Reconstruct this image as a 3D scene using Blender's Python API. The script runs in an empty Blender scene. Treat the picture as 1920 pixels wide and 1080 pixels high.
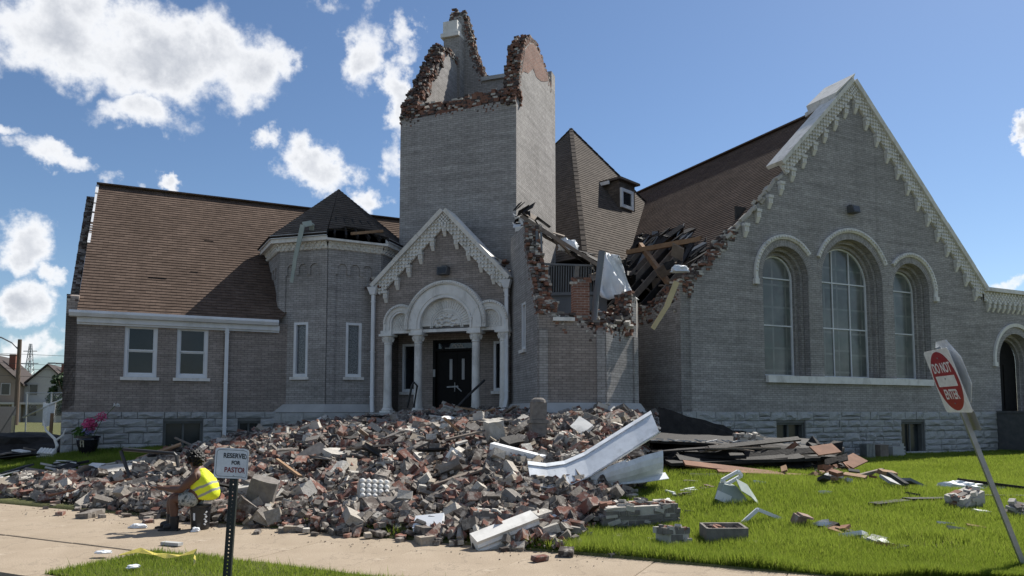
import bpy, bmesh, math, random
import numpy as np
from mathutils import Vector, Matrix, noise
from mathutils.geometry import tessellate_polygon

random.seed(11)
rnd = random.random
def U(a, b): return a + (b - a) * random.random()
R = math.radians
scene = bpy.context.scene
COL = scene.collection

# ------------------------------------------------------------------ camera
cam_data = bpy.data.cameras.new("camera")
cam = bpy.data.objects.new("camera", cam_data)
COL.objects.link(cam)
cam.location = (0, 0, 1.8)
cam.rotation_euler = (R(94.3), 0, 0)
cam_data.sensor_width = 36
cam_data.lens = 26
cam_data.shift_y = 0.0656
cam_data.clip_start = 0.1
cam_data.clip_end = 3000
scene.camera = cam

# ------------------------------------------------------------------ light
SUN_EL, SUN_AZ = R(47), math.atan2(0.70, 0.714)          # azimuth from +Y towards +X
sun_dir = Vector((math.cos(SUN_EL) * math.sin(SUN_AZ), math.cos(SUN_EL) * math.cos(SUN_AZ), math.sin(SUN_EL)))
sl = bpy.data.lights.new("sun", 'SUN')
sl.energy = 5.0
sl.angle = R(0.53)
sl.color = (1.0, 0.955, 0.88)
so = bpy.data.objects.new("sun", sl)
COL.objects.link(so)
so.rotation_euler = sun_dir.to_track_quat('Z', 'Y').to_euler()
so.location = (20, 10, 40)

vs = scene.view_settings
vs.view_transform = 'Standard'
vs.look = 'None'
vs.exposure = 0.62
vs.gamma = 1.0
vs.use_curve_mapping = False

# ------------------------------------------------------------------ world: clear sky with cumulus clouds
world = bpy.data.worlds.new("World")
scene.world = world
world.use_nodes = True
wt = world.node_tree
wt.nodes.clear()
def wn(t, **k):
    n = wt.nodes.new(t)
    for a, b in k.items(): setattr(n, a, b)
    return n
def wl(a, b): wt.links.new(a, b)
def wmath(op, a, b=None, clamp=False):
    n = wn('ShaderNodeMath', operation=op, use_clamp=clamp)
    for i, v in enumerate((a, b)):
        if v is None: continue
        if isinstance(v, (int, float)): n.inputs[i].default_value = v
        else: wl(v, n.inputs[i])
    return n.outputs[0]
sky = wn('ShaderNodeTexSky', sky_type='NISHITA')
sky.sun_disc = False
sky.sun_elevation = SUN_EL
sky.sun_rotation = SUN_AZ
sky.altitude = 150
sky.air_density = 1.0
sky.dust_density = 0.25
sky.ozone_density = 5.0
tc = wn('ShaderNodeTexCoord')
DIRV = tc.outputs['Generated']
# warp direction with noise so that cloud outlines billow
nz = wn('ShaderNodeTexNoise'); nz.inputs['Scale'].default_value = 5.0; nz.inputs['Detail'].default_value = 9; nz.inputs['Roughness'].default_value = 0.62
wl(DIRV, nz.inputs['Vector'])
nz2 = wn('ShaderNodeTexNoise'); nz2.inputs['Scale'].default_value = 16; nz2.inputs['Detail'].default_value = 8; nz2.inputs['Roughness'].default_value = 0.6
wl(DIRV, nz2.inputs['Vector'])
# cumulus banks: direction (azimuth deg from +Y to +X, elevation deg), half sizes in degrees, weight
BANKS = [(-32.1, 24.2, 5.6, 3.2, 1), (-26.2, 23.8, 5.9, 3.4, 1), (-21.5, 24.2, 4.3, 3.5, 1), (-27.1, 20.1, 4.6, 1.7, .9), (-18.1, 24.7, 1.7, 1.8, .75), (-14.9, 18.1, 3.1, 2.1, 1), (-11.2, 15.9, 2.2, 1.5, .85), (-18.8, 19.2, 1.7, 1.2, .8),
         (-11.4, 26.4, 2.5, 3.3, .95), (-14.3, 28.7, 2.8, 1.2, .7), (-9.1, 23, 1.8, 3.9, .95), (-8.5, 27, 1.6, 2.1, .85), (-9.4, 18.8, 1.6, 2.1, .8), (-31.8, 16.7, 3.0, 1.0, .85), (-29.2, 15.6, 1.5, 1.3, .85), (-34.8, 17.3, 1.8, .7, .65), (-25.3, 16.1, 1.6, .9, 1),
         (-33.3, 10.4, 2.6, 2.0, 1), (-33.8, 7.2, 2.4, 1.8, 1), (-32.1, 8.8, 1.4, 1.4, .9), (-33, 3.8, 1.8, 1.4, .8), (-34.4, 2.7, 1.6, 1.4, .75), (34.8, 18.1, .8, .9, .9), (35.4, 17.1, .7, 1.1, .8), (34, 8.2, 1.8, .5, .8), (33, 9.4, .6, .6, .65),
         (-40, 8, 4, 4, .9), (42, 9, 4, 2, .8)]
sepv = wn('ShaderNodeSeparateXYZ'); wl(DIRV, sepv.inputs[0])
nzw = wn('ShaderNodeTexNoise'); nzw.inputs['Scale'].default_value = 11; nzw.inputs['Detail'].default_value = 6; nzw.inputs['Roughness'].default_value = 0.62
wl(DIRV, nzw.inputs['Vector'])
sepw = wn('ShaderNodeSeparateColor'); wl(nzw.outputs[1], sepw.inputs[0])
az_n = wmath('ADD', wmath('ARCTAN2', sepv.outputs[0], sepv.outputs[1]), wmath('MULTIPLY', wmath('SUBTRACT', sepw.outputs[0], .5), R(9)))
el_n = wmath('ADD', wmath('ARCSINE', sepv.outputs[2]), wmath('MULTIPLY', wmath('SUBTRACT', sepw.outputs[1], .5), R(7)))
field = None
shade = None
for (az, el, sx, sy, w) in BANKS:
    dx = wmath('DIVIDE', wmath('SUBTRACT', az_n, R(az)), R(sx))
    dy = wmath('DIVIDE', wmath('SUBTRACT', el_n, R(el)), R(sy))
    q = wmath('ADD', wmath('MULTIPLY', dx, dx), wmath('MULTIPLY', dy, dy))
    g = wmath('MULTIPLY', wmath('POWER', 2.718, wmath('MULTIPLY', q, -0.70)), w)
    field = g if field is None else wmath('MAXIMUM', field, g)
# beyond the banks unseen cumulus is added all round, to brighten the shaded walls
rest = wn('ShaderNodeMapRange', interpolation_type='SMOOTHSTEP'); rest.inputs['From Min'].default_value = R(41); rest.inputs['From Max'].default_value = R(52); rest.inputs['To Max'].default_value = 0.50
wl(wmath('ABSOLUTE', az_n), rest.inputs['Value'])
hi_ = wn('ShaderNodeMapRange', interpolation_type='SMOOTHSTEP'); hi_.inputs['From Min'].default_value = R(34); hi_.inputs['From Max'].default_value = R(44); hi_.inputs['To Max'].default_value = 0.50
wl(el_n, hi_.inputs['Value'])
field = wmath('MAXIMUM', field, wmath('MAXIMUM', rest.outputs[0], hi_.outputs[0]))
n1 = wmath('MULTIPLY', wmath('SUBTRACT', nz.outputs[0], 0.5), 1.15)
n2 = wmath('MULTIPLY', wmath('SUBTRACT', nz2.outputs[0], 0.5), 0.9)
dens = wmath('ADD', field, wmath('ADD', n1, n2))
cov = wn('ShaderNodeMapRange', interpolation_type='SMOOTHSTEP'); cov.inputs['From Min'].default_value = 0.46; cov.inputs['From Max'].default_value = 0.82
wl(dens, cov.inputs['Value'])
# cloud body tone: thick middles are greyer, thin rims are bright
thick = wn('ShaderNodeMapRange', interpolation_type='SMOOTHSTEP'); thick.inputs['From Min'].default_value = 0.68; thick.inputs['From Max'].default_value = 1.22
wl(dens, thick.inputs['Value'])
cm = wn('ShaderNodeMix', data_type='RGBA')
cm.inputs[6].default_value = (9.2, 9.3, 9.5, 1)
cm.inputs[7].default_value = (4.7, 5.0, 5.6, 1)
wl(thick.outputs[0], cm.inputs[0])
mx = wn('ShaderNodeMix', data_type='RGBA')
wl(wmath('MULTIPLY', cov.outputs[0], 0.96), mx.inputs[0]); wl(sky.outputs[0], mx.inputs[6]); wl(cm.outputs[2], mx.inputs[7])
bg = wn('ShaderNodeBackground'); bg.inputs['Strength'].default_value = 0.072
wl(mx.outputs[2], bg.inputs['Color'])
wo = wn('ShaderNodeOutputWorld'); wl(bg.outputs[0], wo.inputs['Surface'])

# ------------------------------------------------------------------ helpers
def ss(t):
    t = max(0.0, min(1.0, t)); return t * t * (3 - 2 * t)

class Frame:
    """vertical working plane: s runs along it, n points out of it, z is up"""
    def __init__(self, x, y, deg):
        self.deg = deg; a = R(deg); self.o = Vector((x, y, 0))
        self.u = Vector((math.cos(a), math.sin(a), 0)); self.n = Vector((math.sin(a), -math.cos(a), 0))
    def pt(self, s, n, z): return self.o + self.u * s + self.n * n + Vector((0, 0, z))
    def sub(self, s, n, ddeg=0):
        p = self.pt(s, n, 0); return Frame(p.x, p.y, self.deg + ddeg)

class MB:
    """collects faces in world (or local) coordinates and builds one mesh object"""
    def __init__(self): self.v = []; self.f = []; self.uv = []; self.m = []
    def poly(self, pts, m=0, uv=None):
        b = len(self.v)
        self.v.extend([Vector(p) for p in pts]); self.f.append(list(range(b, b + len(pts)))); self.m.append(m); self.uv.append(uv)
    def hexa(self, c, m=0):
        """8 corners: bottom 4 ccw, top 4 ccw"""
        b = len(self.v); self.v.extend([Vector(p) for p in c])
        for q in ((3, 2, 1, 0), (4, 5, 6, 7), (0, 1, 5, 4), (1, 2, 6, 5), (2, 3, 7, 6), (3, 0, 4, 7)):
            self.f.append([b + i for i in q]); self.m.append(m); self.uv.append(None)
    def fbox(self, fr, s0, s1, n0, n1, z0, z1, m=0):
        P = fr.pt
        self.hexa([P(s0, n1, z0), P(s1, n1, z0), P(s1, n0, z0), P(s0, n0, z0), P(s0, n1, z1), P(s1, n1, z1), P(s1, n0, z1), P(s0, n0, z1)], m)
    def box(self, c, size, rot=None, m=0):
        c = Vector(c); hx, hy, hz = size[0] / 2, size[1] / 2, size[2] / 2
        pts = [Vector(p) for p in ((-hx, -hy, -hz), (hx, -hy, -hz), (hx, hy, -hz), (-hx, hy, -hz), (-hx, -hy, hz), (hx, -hy, hz), (hx, hy, hz), (-hx, hy, hz))]
        if rot is not None: pts = [rot @ p for p in pts]
        self.hexa([c + p for p in pts], m)
    def bar(self, p0, p1, w, h, up=(0, 0, 1), m=0):
        p0, p1 = Vector(p0), Vector(p1); d = (p1 - p0); L = d.length
        if L < 1e-5: return
        d /= L; up = Vector(up); side = d.cross(up)
        if side.length < 1e-4: side = d.cross(Vector((1, 0, 0)))
        side.normalize(); up2 = side.cross(d)
        a, b = side * w / 2, up2 * h / 2
        self.hexa([p0 - a - b, p1 - a - b, p1 + a - b, p0 + a - b, p0 - a + b, p1 - a + b, p1 + a + b, p0 + a + b], m)
    def tube(self, pts, r, seg=8, m=0, cap=True):
        pts = [Vector(p) for p in pts]; rings = []
        rr = r if isinstance(r, (list, tuple)) else [r] * len(pts)
        for i, p in enumerate(pts):
            d = (pts[min(i + 1, len(pts) - 1)] - pts[max(i - 1, 0)]).normalized()
            a = d.cross(Vector((0, 0, 1)))
            if a.length < 0.05: a = d.cross(Vector((1, 0, 0)))
            a.normalize(); b = a.cross(d)
            rings.append([p + (a * math.cos(2 * math.pi * k / seg) + b * math.sin(2 * math.pi * k / seg)) * rr[i] for k in range(seg)])
        for i in range(len(rings) - 1):
            for k in range(seg):
                self.poly([rings[i][k], rings[i][(k + 1) % seg], rings[i + 1][(k + 1) % seg], rings[i + 1][k]], m)
        if cap: self.poly(rings[0][::-1], m); self.poly(rings[-1], m)
    def lathe(self, c, prof, seg=20, m=0):
        c = Vector(c)
        rings = [[c + Vector((r * math.cos(2 * math.pi * k / seg), r * math.sin(2 * math.pi * k / seg), z)) for k in range(seg)] for r, z in prof]
        for i in range(len(rings) - 1):
            for k in range(seg):
                self.poly([rings[i][k], rings[i][(k + 1) % seg], rings[i + 1][(k + 1) % seg], rings[i + 1][k]], m)
        self.poly(rings[0][::-1], m); self.poly(rings[-1], m)
    def panel(self, fr, outer, holes=(), n=0.0, thick=0.3, m=0, mr=None):
        """a wall slab in the plane of a frame with openings cut through"""
        loops = [list(outer)] + [list(h) for h in holes]
        tri = tessellate_polygon([[Vector((s, z, 0)) for s, z in lp] for lp in loops])
        flat = [p for lp in loops for p in lp]
        for t in tri:
            a, b, c = (flat[i] for i in t)
            if (b[0] - a[0]) * (c[1] - a[1]) - (b[1] - a[1]) * (c[0] - a[0]) < 0: t = (t[0], t[2], t[1])
            self.poly([fr.pt(flat[i][0], n, flat[i][1]) for i in t], m)
            self.poly([fr.pt(flat[i][0], n - thick, flat[i][1]) for i in reversed(t)], m)
        for k, lp in enumerate(loops):
            for i in range(len(lp)):
                a, b = lp[i], lp[(i + 1) % len(lp)]
                self.poly([fr.pt(a[0], n, a[1]), fr.pt(b[0], n, b[1]), fr.pt(b[0], n - thick, b[1]), fr.pt(a[0], n - thick, a[1])], m if (mr is None or k == 0) else mr)
    def ring(self, fr, c, zc, prof, a0=0, a1=180, seg=28, m=0):
        """sweep a closed (radius, n) profile round an arc in the frame's plane"""
        st = []
        for i in range(seg + 1):
            a = R(a0 + (a1 - a0) * i / seg)
            st.append([(fr.pt(c + r * math.cos(a), n, zc + r * math.sin(a)), (r * a, r)) for r, n in prof])
        k = len(prof)
        for i in range(seg):
            for j in range(k):
                A, B, C, D = st[i][j], st[i][(j + 1) % k], st[i + 1][(j + 1) % k], st[i + 1][j]
                rm = prof[0][0]
                self.poly([A[0], B[0], C[0], D[0]], m, [(q[1][1], rm * q[1][0] / q[1][1]) for q in (A, B, C, D)])
        self.poly([q[0] for q in st[0]], m); self.poly([q[0] for q in st[-1]][::-1], m)
    def build(self, name, mats, parent=None, off=None, smooth=False, kind=None, label=None):
        me = bpy.data.meshes.new(name)
        o0 = Vector(off) if off is not None else Vector((0, 0, 0))
        me.from_pydata([tuple(p - o0) for p in self.v], [], self.f)
        if not isinstance(mats, (list, tuple)): mats = [mats]
        for k in mats: me.materials.append(k)
        me.polygons.foreach_set('material_index', self.m)
        if smooth: me.polygons.foreach_set('use_smooth', [True] * len(self.f))
        uvl = me.uv_layers.new(name='UVMap')
        co = np.empty(len(me.loops) * 2, dtype=np.float32); k = 0
        for fi, f in enumerate(self.f):
            uv = self.uv[fi]
            if uv is None:
                p = [self.v[i] for i in f]
                N = Vector((0, 0, 0))
                for i in range(1, len(p) - 1): N += (p[i] - p[0]).cross(p[i + 1] - p[0])
                if N.length < 1e-12: N = Vector((0, 0, 1))
                N.normalize()
                if abs(N.z) < 0.96:
                    t = Vector((0, 0, 1)).cross(N).normalized(); b = N.cross(t)
                    uv = [(q.dot(t), q.dot(b)) for q in p]
                else: uv = [(q.x, q.y) for q in p]
            for q in uv: co[k] = q[0]; co[k + 1] = q[1]; k += 2
        uvl.data.foreach_set('uv', co)
        me.validate(); me.update()
        o = bpy.data.objects.new(name, me); COL.objects.link(o)
        if parent is not None: o.parent = parent
        if kind: o['kind'] = kind
        if label: o['label'] = label
        return o

def tag(o, label, cat, group=None, kind=None):
    o['label'] = label; o['category'] = cat
    if group: o['group'] = group
    if kind: o['kind'] = kind
    return o
def empty(name, loc, rz=0.0):
    o = bpy.data.objects.new(name, None); COL.objects.link(o); o.location = loc; o.rotation_euler = (0, 0, rz); o.empty_display_size = 0.2
    return o
def inst(name, me, loc, rot=(0, 0, 0), scale=(1, 1, 1), parent=None, color=None):
    o = bpy.data.objects.new(name, me); COL.objects.link(o)
    o.location = loc; o.rotation_euler = rot; o.scale = scale
    if parent is not None: o.parent = parent
    if color is not None: o.color = (*color, 1)
    return o
def arch(c, r, zb, zs, seg=18):
    return [(c - r, zb), (c + r, zb)] + [(c + r * math.cos(math.pi * i / seg), zs + r * math.sin(math.pi * i / seg)) for i in range(seg + 1)]
def rect(s0, s1, z0, z1): return [(s0, z0), (s1, z0), (s1, z1), (s0, z1)]
def text_mesh(body, size, bold=0.0, extrude=0.001, bend=None):
    cu = bpy.data.curves.new('txt', 'FONT'); cu.body = body; cu.size = size; cu.align_x = 'CENTER'; cu.align_y = 'CENTER'; cu.offset = bold; cu.extrude = extrude
    to = bpy.data.objects.new('txt', cu); COL.objects.link(to)
    dg = bpy.context.evaluated_depsgraph_get(); dg.update()
    me = bpy.data.meshes.new_from_object(to.evaluated_get(dg))
    bpy.data.objects.remove(to); bpy.data.curves.remove(cu)
    return me

# ------------------------------------------------------------------ materials
MAT = {}
class NT:
    def __init__(self, name, rough=0.8, spec=0.3, metal=0.0):
        m = bpy.data.materials.new(name); m.use_nodes = True; self.m = m; self.t = m.node_tree
        self.b = self.t.nodes['Principled BSDF']
        self.b.inputs['Roughness'].default_value = rough; self.b.inputs['Metallic'].default_value = metal
        self.b.inputs['Specular IOR Level'].default_value = spec
        MAT[name] = m
    def n(self, t, **k):
        n = self.t.nodes.new(t)
        for a, b in k.items(): setattr(n, a, b)
        return n
    def l(self, a, b): self.t.links.new(a, b)
    def coord(self, out='Object'): return self.n('ShaderNodeTexCoord').outputs[out]
    def noise(self, vec, scale, detail=5, rough=0.6, out=0):
        q = self.n('ShaderNodeTexNoise'); q.inputs['Scale'].default_value = scale; q.inputs['Detail'].default_value = detail; q.inputs['Roughness'].default_value = rough
        if vec is not None: self.l(vec, q.inputs['Vector'])
        return q.outputs[out]
    def ramp(self, fac, stops):
        q = self.n('ShaderNodeValToRGB'); e = q.color_ramp.elements
        while len(e) < len(stops): e.new(0.5)
        for i, (p, c) in enumerate(stops): e[i].position = p; e[i].color = (*c, 1) if len(c) == 3 else c
        self.l(fac, q.inputs[0]); return q.outputs[0]
    def rng(self, v, a, b, c=0.0, d=1.0):
        q = self.n('ShaderNodeMapRange'); q.inputs[1].default_value = a; q.inputs[2].default_value = b; q.inputs[3].default_value = c; q.inputs[4].default_value = d
        self.l(v, q.inputs[0]); return q.outputs[0]
    def mix(self, fac, a, b, mode='MIX'):
        q = self.n('ShaderNodeMix', data_type='RGBA', blend_type=mode)
        for i, v in ((0, fac), (6, a), (7, b)):
            if isinstance(v, (int, float)): q.inputs[i].default_value = v
            elif isinstance(v, tuple): q.inputs[i].default_value = (*v, 1)
            else: self.l(v, q.inputs[i])
        return q.outputs[2]
    def mapping(self, vec, scale=(1, 1, 1), rot=(0, 0, 0)):
        q = self.n('ShaderNodeMapping'); q.inputs['Scale'].default_value = scale; q.inputs['Rotation'].default_value = rot; self.l(vec, q.inputs[0]); return q.outputs[0]
    def bump(self, h, strength=0.4, dist=0.02):
        q = self.n('ShaderNodeBump'); q.inputs['Strength'].default_value = strength; q.inputs['Distance'].default_value = dist
        self.l(h, q.inputs['Height']); self.l(q.outputs[0], self.b.inputs['Normal']); return q
    def base(self, c):
        if isinstance(c, tuple): self.b.inputs['Base Color'].default_value = (*c, 1)
        else: self.l(c, self.b.inputs['Base Color'])
    def brick(self, vec, w, h, mortar, c1, c2, cm, off=0.5, smooth=0.1):
        q = self.n('ShaderNodeTexBrick'); q.offset = off
        q.inputs['Scale'].default_value = 1; q.inputs['Brick Width'].default_value = w; q.inputs['Row Height'].default_value = h
        q.inputs['Mortar Size'].default_value = mortar; q.inputs['Mortar Smooth'].default_value = smooth
        q.inputs['Color1'].default_value = (*c1, 1); q.inputs['Color2'].default_value = (*c2, 1); q.inputs['Mortar'].default_value = (*cm, 1)
        self.l(vec, q.inputs['Vector']); return q

def brick_mat(name, c1, c2, cm, stain=(0.125, 0.12, 0.11), amt=0.35):
    t = NT(name, 0.9, 0.15); uv = t.coord('UV'); ob = t.coord('Object')
    q = t.brick(uv, 0.215, 0.070, 0.0065, c1, c2, cm)
    f = t.rng(t.noise(ob, 0.45, 6), 0.47, 0.72, 0, amt)
    c = t.mix(f, q.outputs[0], stain)
    st = t.noise(t.mapping(ob, (2.2, 2.2, 0.16)), 1.0, 5)
    c = t.mix(t.rng(st, 0.52, 0.75, 0, 0.4), c, tuple(x * 0.55 for x in c1))
    pale = t.noise(ob, 1.3, 8, 0.7)
    c = t.mix(t.rng(pale, 0.55, 0.8, 0, 0.35), c, tuple(min(1, x * 1.5) for x in c2))
    c = t.mix(0.55, c, t.rng(t.noise(uv, 7, 4), 0.3, 0.7, 0.72, 1.25), 'MULTIPLY')
    c = t.mix(0.55, c, t.rng(t.noise(t.mapping(uv, (0.35, 5.6, 1)), 1.0, 4, .75), 0.32, 0.68, 0.62, 1.34), 'MULTIPLY')
    t.base(c); t.bump(q.outputs['Fac'], -0.6, 0.012); return t.m
brick_mat('brick', (0.325, 0.306, 0.290), (0.395, 0.374, 0.355), (0.18, 0.17, 0.162))
brick_mat('brick_warm', (0.275, 0.236, 0.210), (0.335, 0.29, 0.26), (0.155, 0.135, 0.12), amt=0.25)
brick_mat('red_brick', (0.19, 0.085, 0.06), (0.25, 0.13, 0.095), (0.30, 0.27, 0.24), (0.10, 0.08, 0.07), 0.5)

def mottled(name, a, b, rough=0.85, scale=3.0, bump=0.2, bscale=25, dist=0.01, spec=0.25, metal=0.0, out='Object', dirt=None):
    t = NT(name, rough, spec, metal); ob = t.coord(out)
    c = t.mix(t.rng(t.noise(ob, scale, 7, 0.65), 0.3, 0.7), a, b)
    if dirt: c = t.mix(t.rng(t.noise(t.mapping(ob, (1, 1, 0.5)), scale * 0.6, 8, 0.7), 0.5, 0.72, 0, 0.75), c, dirt)
    t.base(c)
    if bump: t.bump(t.noise(ob, bscale, 6), bump, dist)
    return t.m
mottled('white_stone', (0.66, 0.64, 0.60), (0.79, 0.775, 0.74), 0.8, 3, 0.3, 30, 0.008, dirt=(0.30, 0.29, 0.26))
mottled('terracotta_white', (0.63, 0.61, 0.57), (0.77, 0.75, 0.70), 0.6, 5, 0.15, 30, 0.006, dirt=(0.36, 0.345, 0.30))
mottled('white_paint', (0.66, 0.68, 0.70), (0.76, 0.77, 0.78), 0.5, 2, 0.05, 30, 0.004, dirt=(0.48, 0.48, 0.46))
mottled('white_metal', (0.56, 0.59, 0.62), (0.72, 0.75, 0.78), 0.38, 6, 0.06, 12, 0.01, 0.4, dirt=(0.40, 0.41, 0.41))
mottled('base_stone', (0.38, 0.385, 0.38), (0.52, 0.52, 0.51), 0.9, 2.5, 0.9, 11, 0.05, dirt=(0.24, 0.245, 0.24))
mottled('joint', (0.14, 0.14, 0.137), (0.20, 0.20, 0.19), 0.95, 4, 0.2)
mottled('smooth_stone', (0.34, 0.34, 0.33), (0.43, 0.43, 0.42), 0.85, 2, 0.25, 22)
mottled('slate_frame', (0.10, 0.105, 0.10), (0.14, 0.145, 0.14), 0.7, 4, 0.05)
mottled('dark_wood', (0.007, 0.007, 0.007), (0.014, 0.013, 0.012), 0.7, 4, 0.05, spec=0.15)
mottled('char', (0.009, 0.008, 0.008), (0.030, 0.027, 0.025), 0.75, 5, 0.5, 18, 0.02)
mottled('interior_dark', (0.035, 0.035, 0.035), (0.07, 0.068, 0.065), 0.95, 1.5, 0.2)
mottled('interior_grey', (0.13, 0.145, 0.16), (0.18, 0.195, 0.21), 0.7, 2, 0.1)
mottled('timber', (0.20, 0.12, 0.07), (0.34, 0.22, 0.13), 0.85, 3, 0.3, 30)
mottled('old_timber', (0.15, 0.12, 0.10), (0.26, 0.22, 0.18), 0.9, 4, 0.3, 30)
mottled('red_timber', (0.16, 0.075, 0.045), (0.27, 0.135, 0.08), 0.8, 4, 0.3, 30)
mottled('pale_board', (0.50, 0.42, 0.24), (0.62, 0.52, 0.32), 0.8, 4, 0.1)
mottled('tarp', (0.62, 0.64, 0.66), (0.76, 0.78, 0.80), 0.55, 3, 0.25, 8, 0.04)
mottled('pale_green_metal', (0.28, 0.33, 0.30), (0.38, 0.42, 0.38), 0.5, 4, 0.1)
mottled('black_metal', (0.014, 0.014, 0.015), (0.03, 0.03, 0.03), 0.5, 8, 0.1, spec=0.5)
mottled('grey_metal', (0.22, 0.23, 0.24), (0.33, 0.34, 0.35), 0.45, 6, 0.05, metal=0.6)
mottled('mortar_crust', (0.36, 0.34, 0.30), (0.52, 0.49, 0.44), 0.95, 6, 0.6, 30, 0.02)
mottled('dark_brick', (0.055, 0.045, 0.042), (0.12, 0.09, 0.08), 0.95, 8, 0.4, 30)
mottled('broken_red', (0.15, 0.072, 0.052), (0.25, 0.14, 0.10), 0.95, 8, 0.4, 30)
mottled('broken_grey', (0.125, 0.115, 0.105), (0.23, 0.21, 0.19), 0.95, 8, 0.4, 30)
mottled('flood_lamp', (0.07, 0.075, 0.08), (0.12, 0.12, 0.12), 0.5, 5, 0.0)

def shingle_mat(name, c1, c2, cm):
    t = NT(name, 0.92, 0.1); uv = t.coord('UV'); ob = t.coord('Object')
    q = t.brick(uv, 0.30, 0.15, 0.004, c1, c2, cm)
    q.inputs['Bias'].default_value = -0.1
    c = t.mix(t.rng(t.noise(ob, 0.5, 7, .65), 0.42, 0.7, 0, 0.55), q.outputs[0], tuple(x * 0.6 for x in c1))
    c = t.mix(0.8, c, t.rng(t.noise(t.mapping(uv, (1.6, 7, 1)), 2.0, 5), 0.3, 0.7, 0.55, 1.35), 'MULTIPLY')
    t.base(c); t.bump(t.noise(uv, 40, 3), 0.3, 0.01); return t.m
shingle_mat('shingle_brown', (0.115, 0.082, 0.064), (0.155, 0.112, 0.088), (0.05, 0.036, 0.03))
shingle_mat('shingle_grey', (0.105, 0.088, 0.075), (0.140, 0.118, 0.10), (0.045, 0.038, 0.034))

def glass_mat(name, col, rough=0.08, spec=0.5, tint=None):
    t = NT(name, rough, spec); ob = t.coord('Object')
    c = t.mix(t.rng(t.noise(ob, 1.2, 3), 0.35, 0.65), col, tuple(x * 0.55 for x in col)); t.base(c)
    t.bump(t.noise(ob, 1.5, 2), 0.03, 0.05); return t.m
glass_mat('window_glass', (0.02, 0.024, 0.03))
glass_mat('basement_glass', (0.035, 0.042, 0.045), 0.2)
# storm glazing over leaded coloured glass: dim panels and hazy reflection put into the colour
t = NT('storm_glass', 0.16, 0.5); uv = t.coord('UV')
q = t.brick(uv, 0.62, 0.78, 0.045, (0.085, 0.09, 0.085), (0.13, 0.135, 0.125), (0.21, 0.215, 0.20), 0.0, 0.4)
c = t.mix(t.rng(t.noise(uv, 2.2, 4), 0.4, 0.7), q.outputs[0], (0.11, 0.135, 0.12))
c = t.mix(t.rng(t.noise(uv, 0.9, 3), 0.45, 0.7, 0, 0.6), c, (0.24, 0.245, 0.225)); t.base(c)
t = NT('lace_glass', 0.25, 0.5); uv = t.coord('UV')
c = t.mix(t.rng(t.noise(uv, 22, 4), 0.42, 0.6), (0.17, 0.18, 0.19), (0.06, 0.065, 0.075)); t.base(c)

# loose brick: colour from the object (individuals) or from the mesh attribute (heap)
def loose(name, attr):
    t = NT(name, 0.95, 0.15); ob = t.coord('Object')
    if attr: a = t.n('ShaderNodeVertexColor', layer_name='Col').outputs[0]
    else: a = t.n('ShaderNodeObjectInfo').outputs['Color']
    geo = t.coord('Object')
    f = t.rng(t.noise(geo, 9, 6, .7), 0.48, 0.62, 0, 0.75)
    c = t.mix(f, a, (0.40, 0.37, 0.33))
    c = t.mix(t.rng(t.noise(geo, 30, 3), 0.35, 0.7, 0, 0.5), c, (0.10, 0.085, 0.075))
    t.base(c); t.bump(t.noise(geo, 45, 4), 0.5, 0.01); return t.m
loose('rubble_brick', True); loose('loose_brick', False)
def plain(name, col, rough=0.6, spec=0.3, metal=0.0):
    t = NT(name, rough, spec, metal); ob = t.coord('Object')
    t.base(t.mix(t.rng(t.noise(ob, 12, 4), 0.3, 0.7), tuple(x * 0.86 for x in col), tuple(min(1, x * 1.1) for x in col))); return t.m
M = MAT
# ------------------------------------------------------------------ terrain: e runs along the sidewalk, d away from it towards the church
def ed(x, y): return ((x + 10.2) * .902 - (y - 14.7) * .431, (x + 10.2) * .431 + (y - 14.7) * .902)
def xy(e, d): return (-10.2 + e * .902 + d * .431, 14.7 - e * .431 + d * .902)
def gz(x, y):
    e, d = ed(x, y)
    b = ss(d / 7) * (0.62 - 0.45 * ss((x - 3) / 9))
    return b * (1 - ss((d - 34) / 30))
def heap_h(x, y):
    e, d = ed(x, y)
    A = (.74 + .30 * ss((e - 1.0) / 3)) * ss((e + 1.35) / 2.7) * (1 - ss((e - 9.2) / 3.2))
    h = A * (.45 * ss((d + .3) / 5) + .55 * ss((d - 1.5) / 10.5)) * .93 * (1 - ss((d - 13.5) / 2))
    return h
def top(x, y): return gz(x, y) + heap_h(x, y)

# concrete
t = NT('concrete', 0.92, 0.15); ob = t.coord('Object')
c = t.mix(t.rng(t.noise(ob, 1.1, 8, .65), 0.35, 0.68), (0.30, 0.243, 0.178), (0.385, 0.318, 0.24))
c = t.mix(t.rng(t.noise(ob, 60, 3), 0.42, 0.62, 0, 0.55), c, (0.19, 0.15, 0.11))
c = t.mix(t.rng(t.noise(ob, 0.5, 6, .7), 0.56, 0.76, 0, 0.55), c, (0.20, 0.16, 0.115))
c = t.mix(t.rng(t.noise(t.mapping(ob, (1, 3, 1), (0, 0, .5)), 1.6, 7, .75), 0.60, 0.74, 0, 0.6), c, (0.48, 0.43, 0.36))
v = t.n('ShaderNodeTexVoronoi', feature='DISTANCE_TO_EDGE'); v.inputs['Scale'].default_value = 0.42
w = t.n('ShaderNodeVectorMath', operation='ADD'); t.l(ob, w.inputs[0]); t.l(t.noise(ob, 2.2, 6, .6, 1), w.inputs[1]); t.l(w.outputs[0], v.inputs['Vector'])
c = t.mix(t.rng(v.outputs[0], 0.0, 0.007, 0.6, 0), c, (0.16, 0.13, 0.10))
t.base(c); t.bump(t.noise(ob, 90, 4), 0.35, 0.006)
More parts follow.
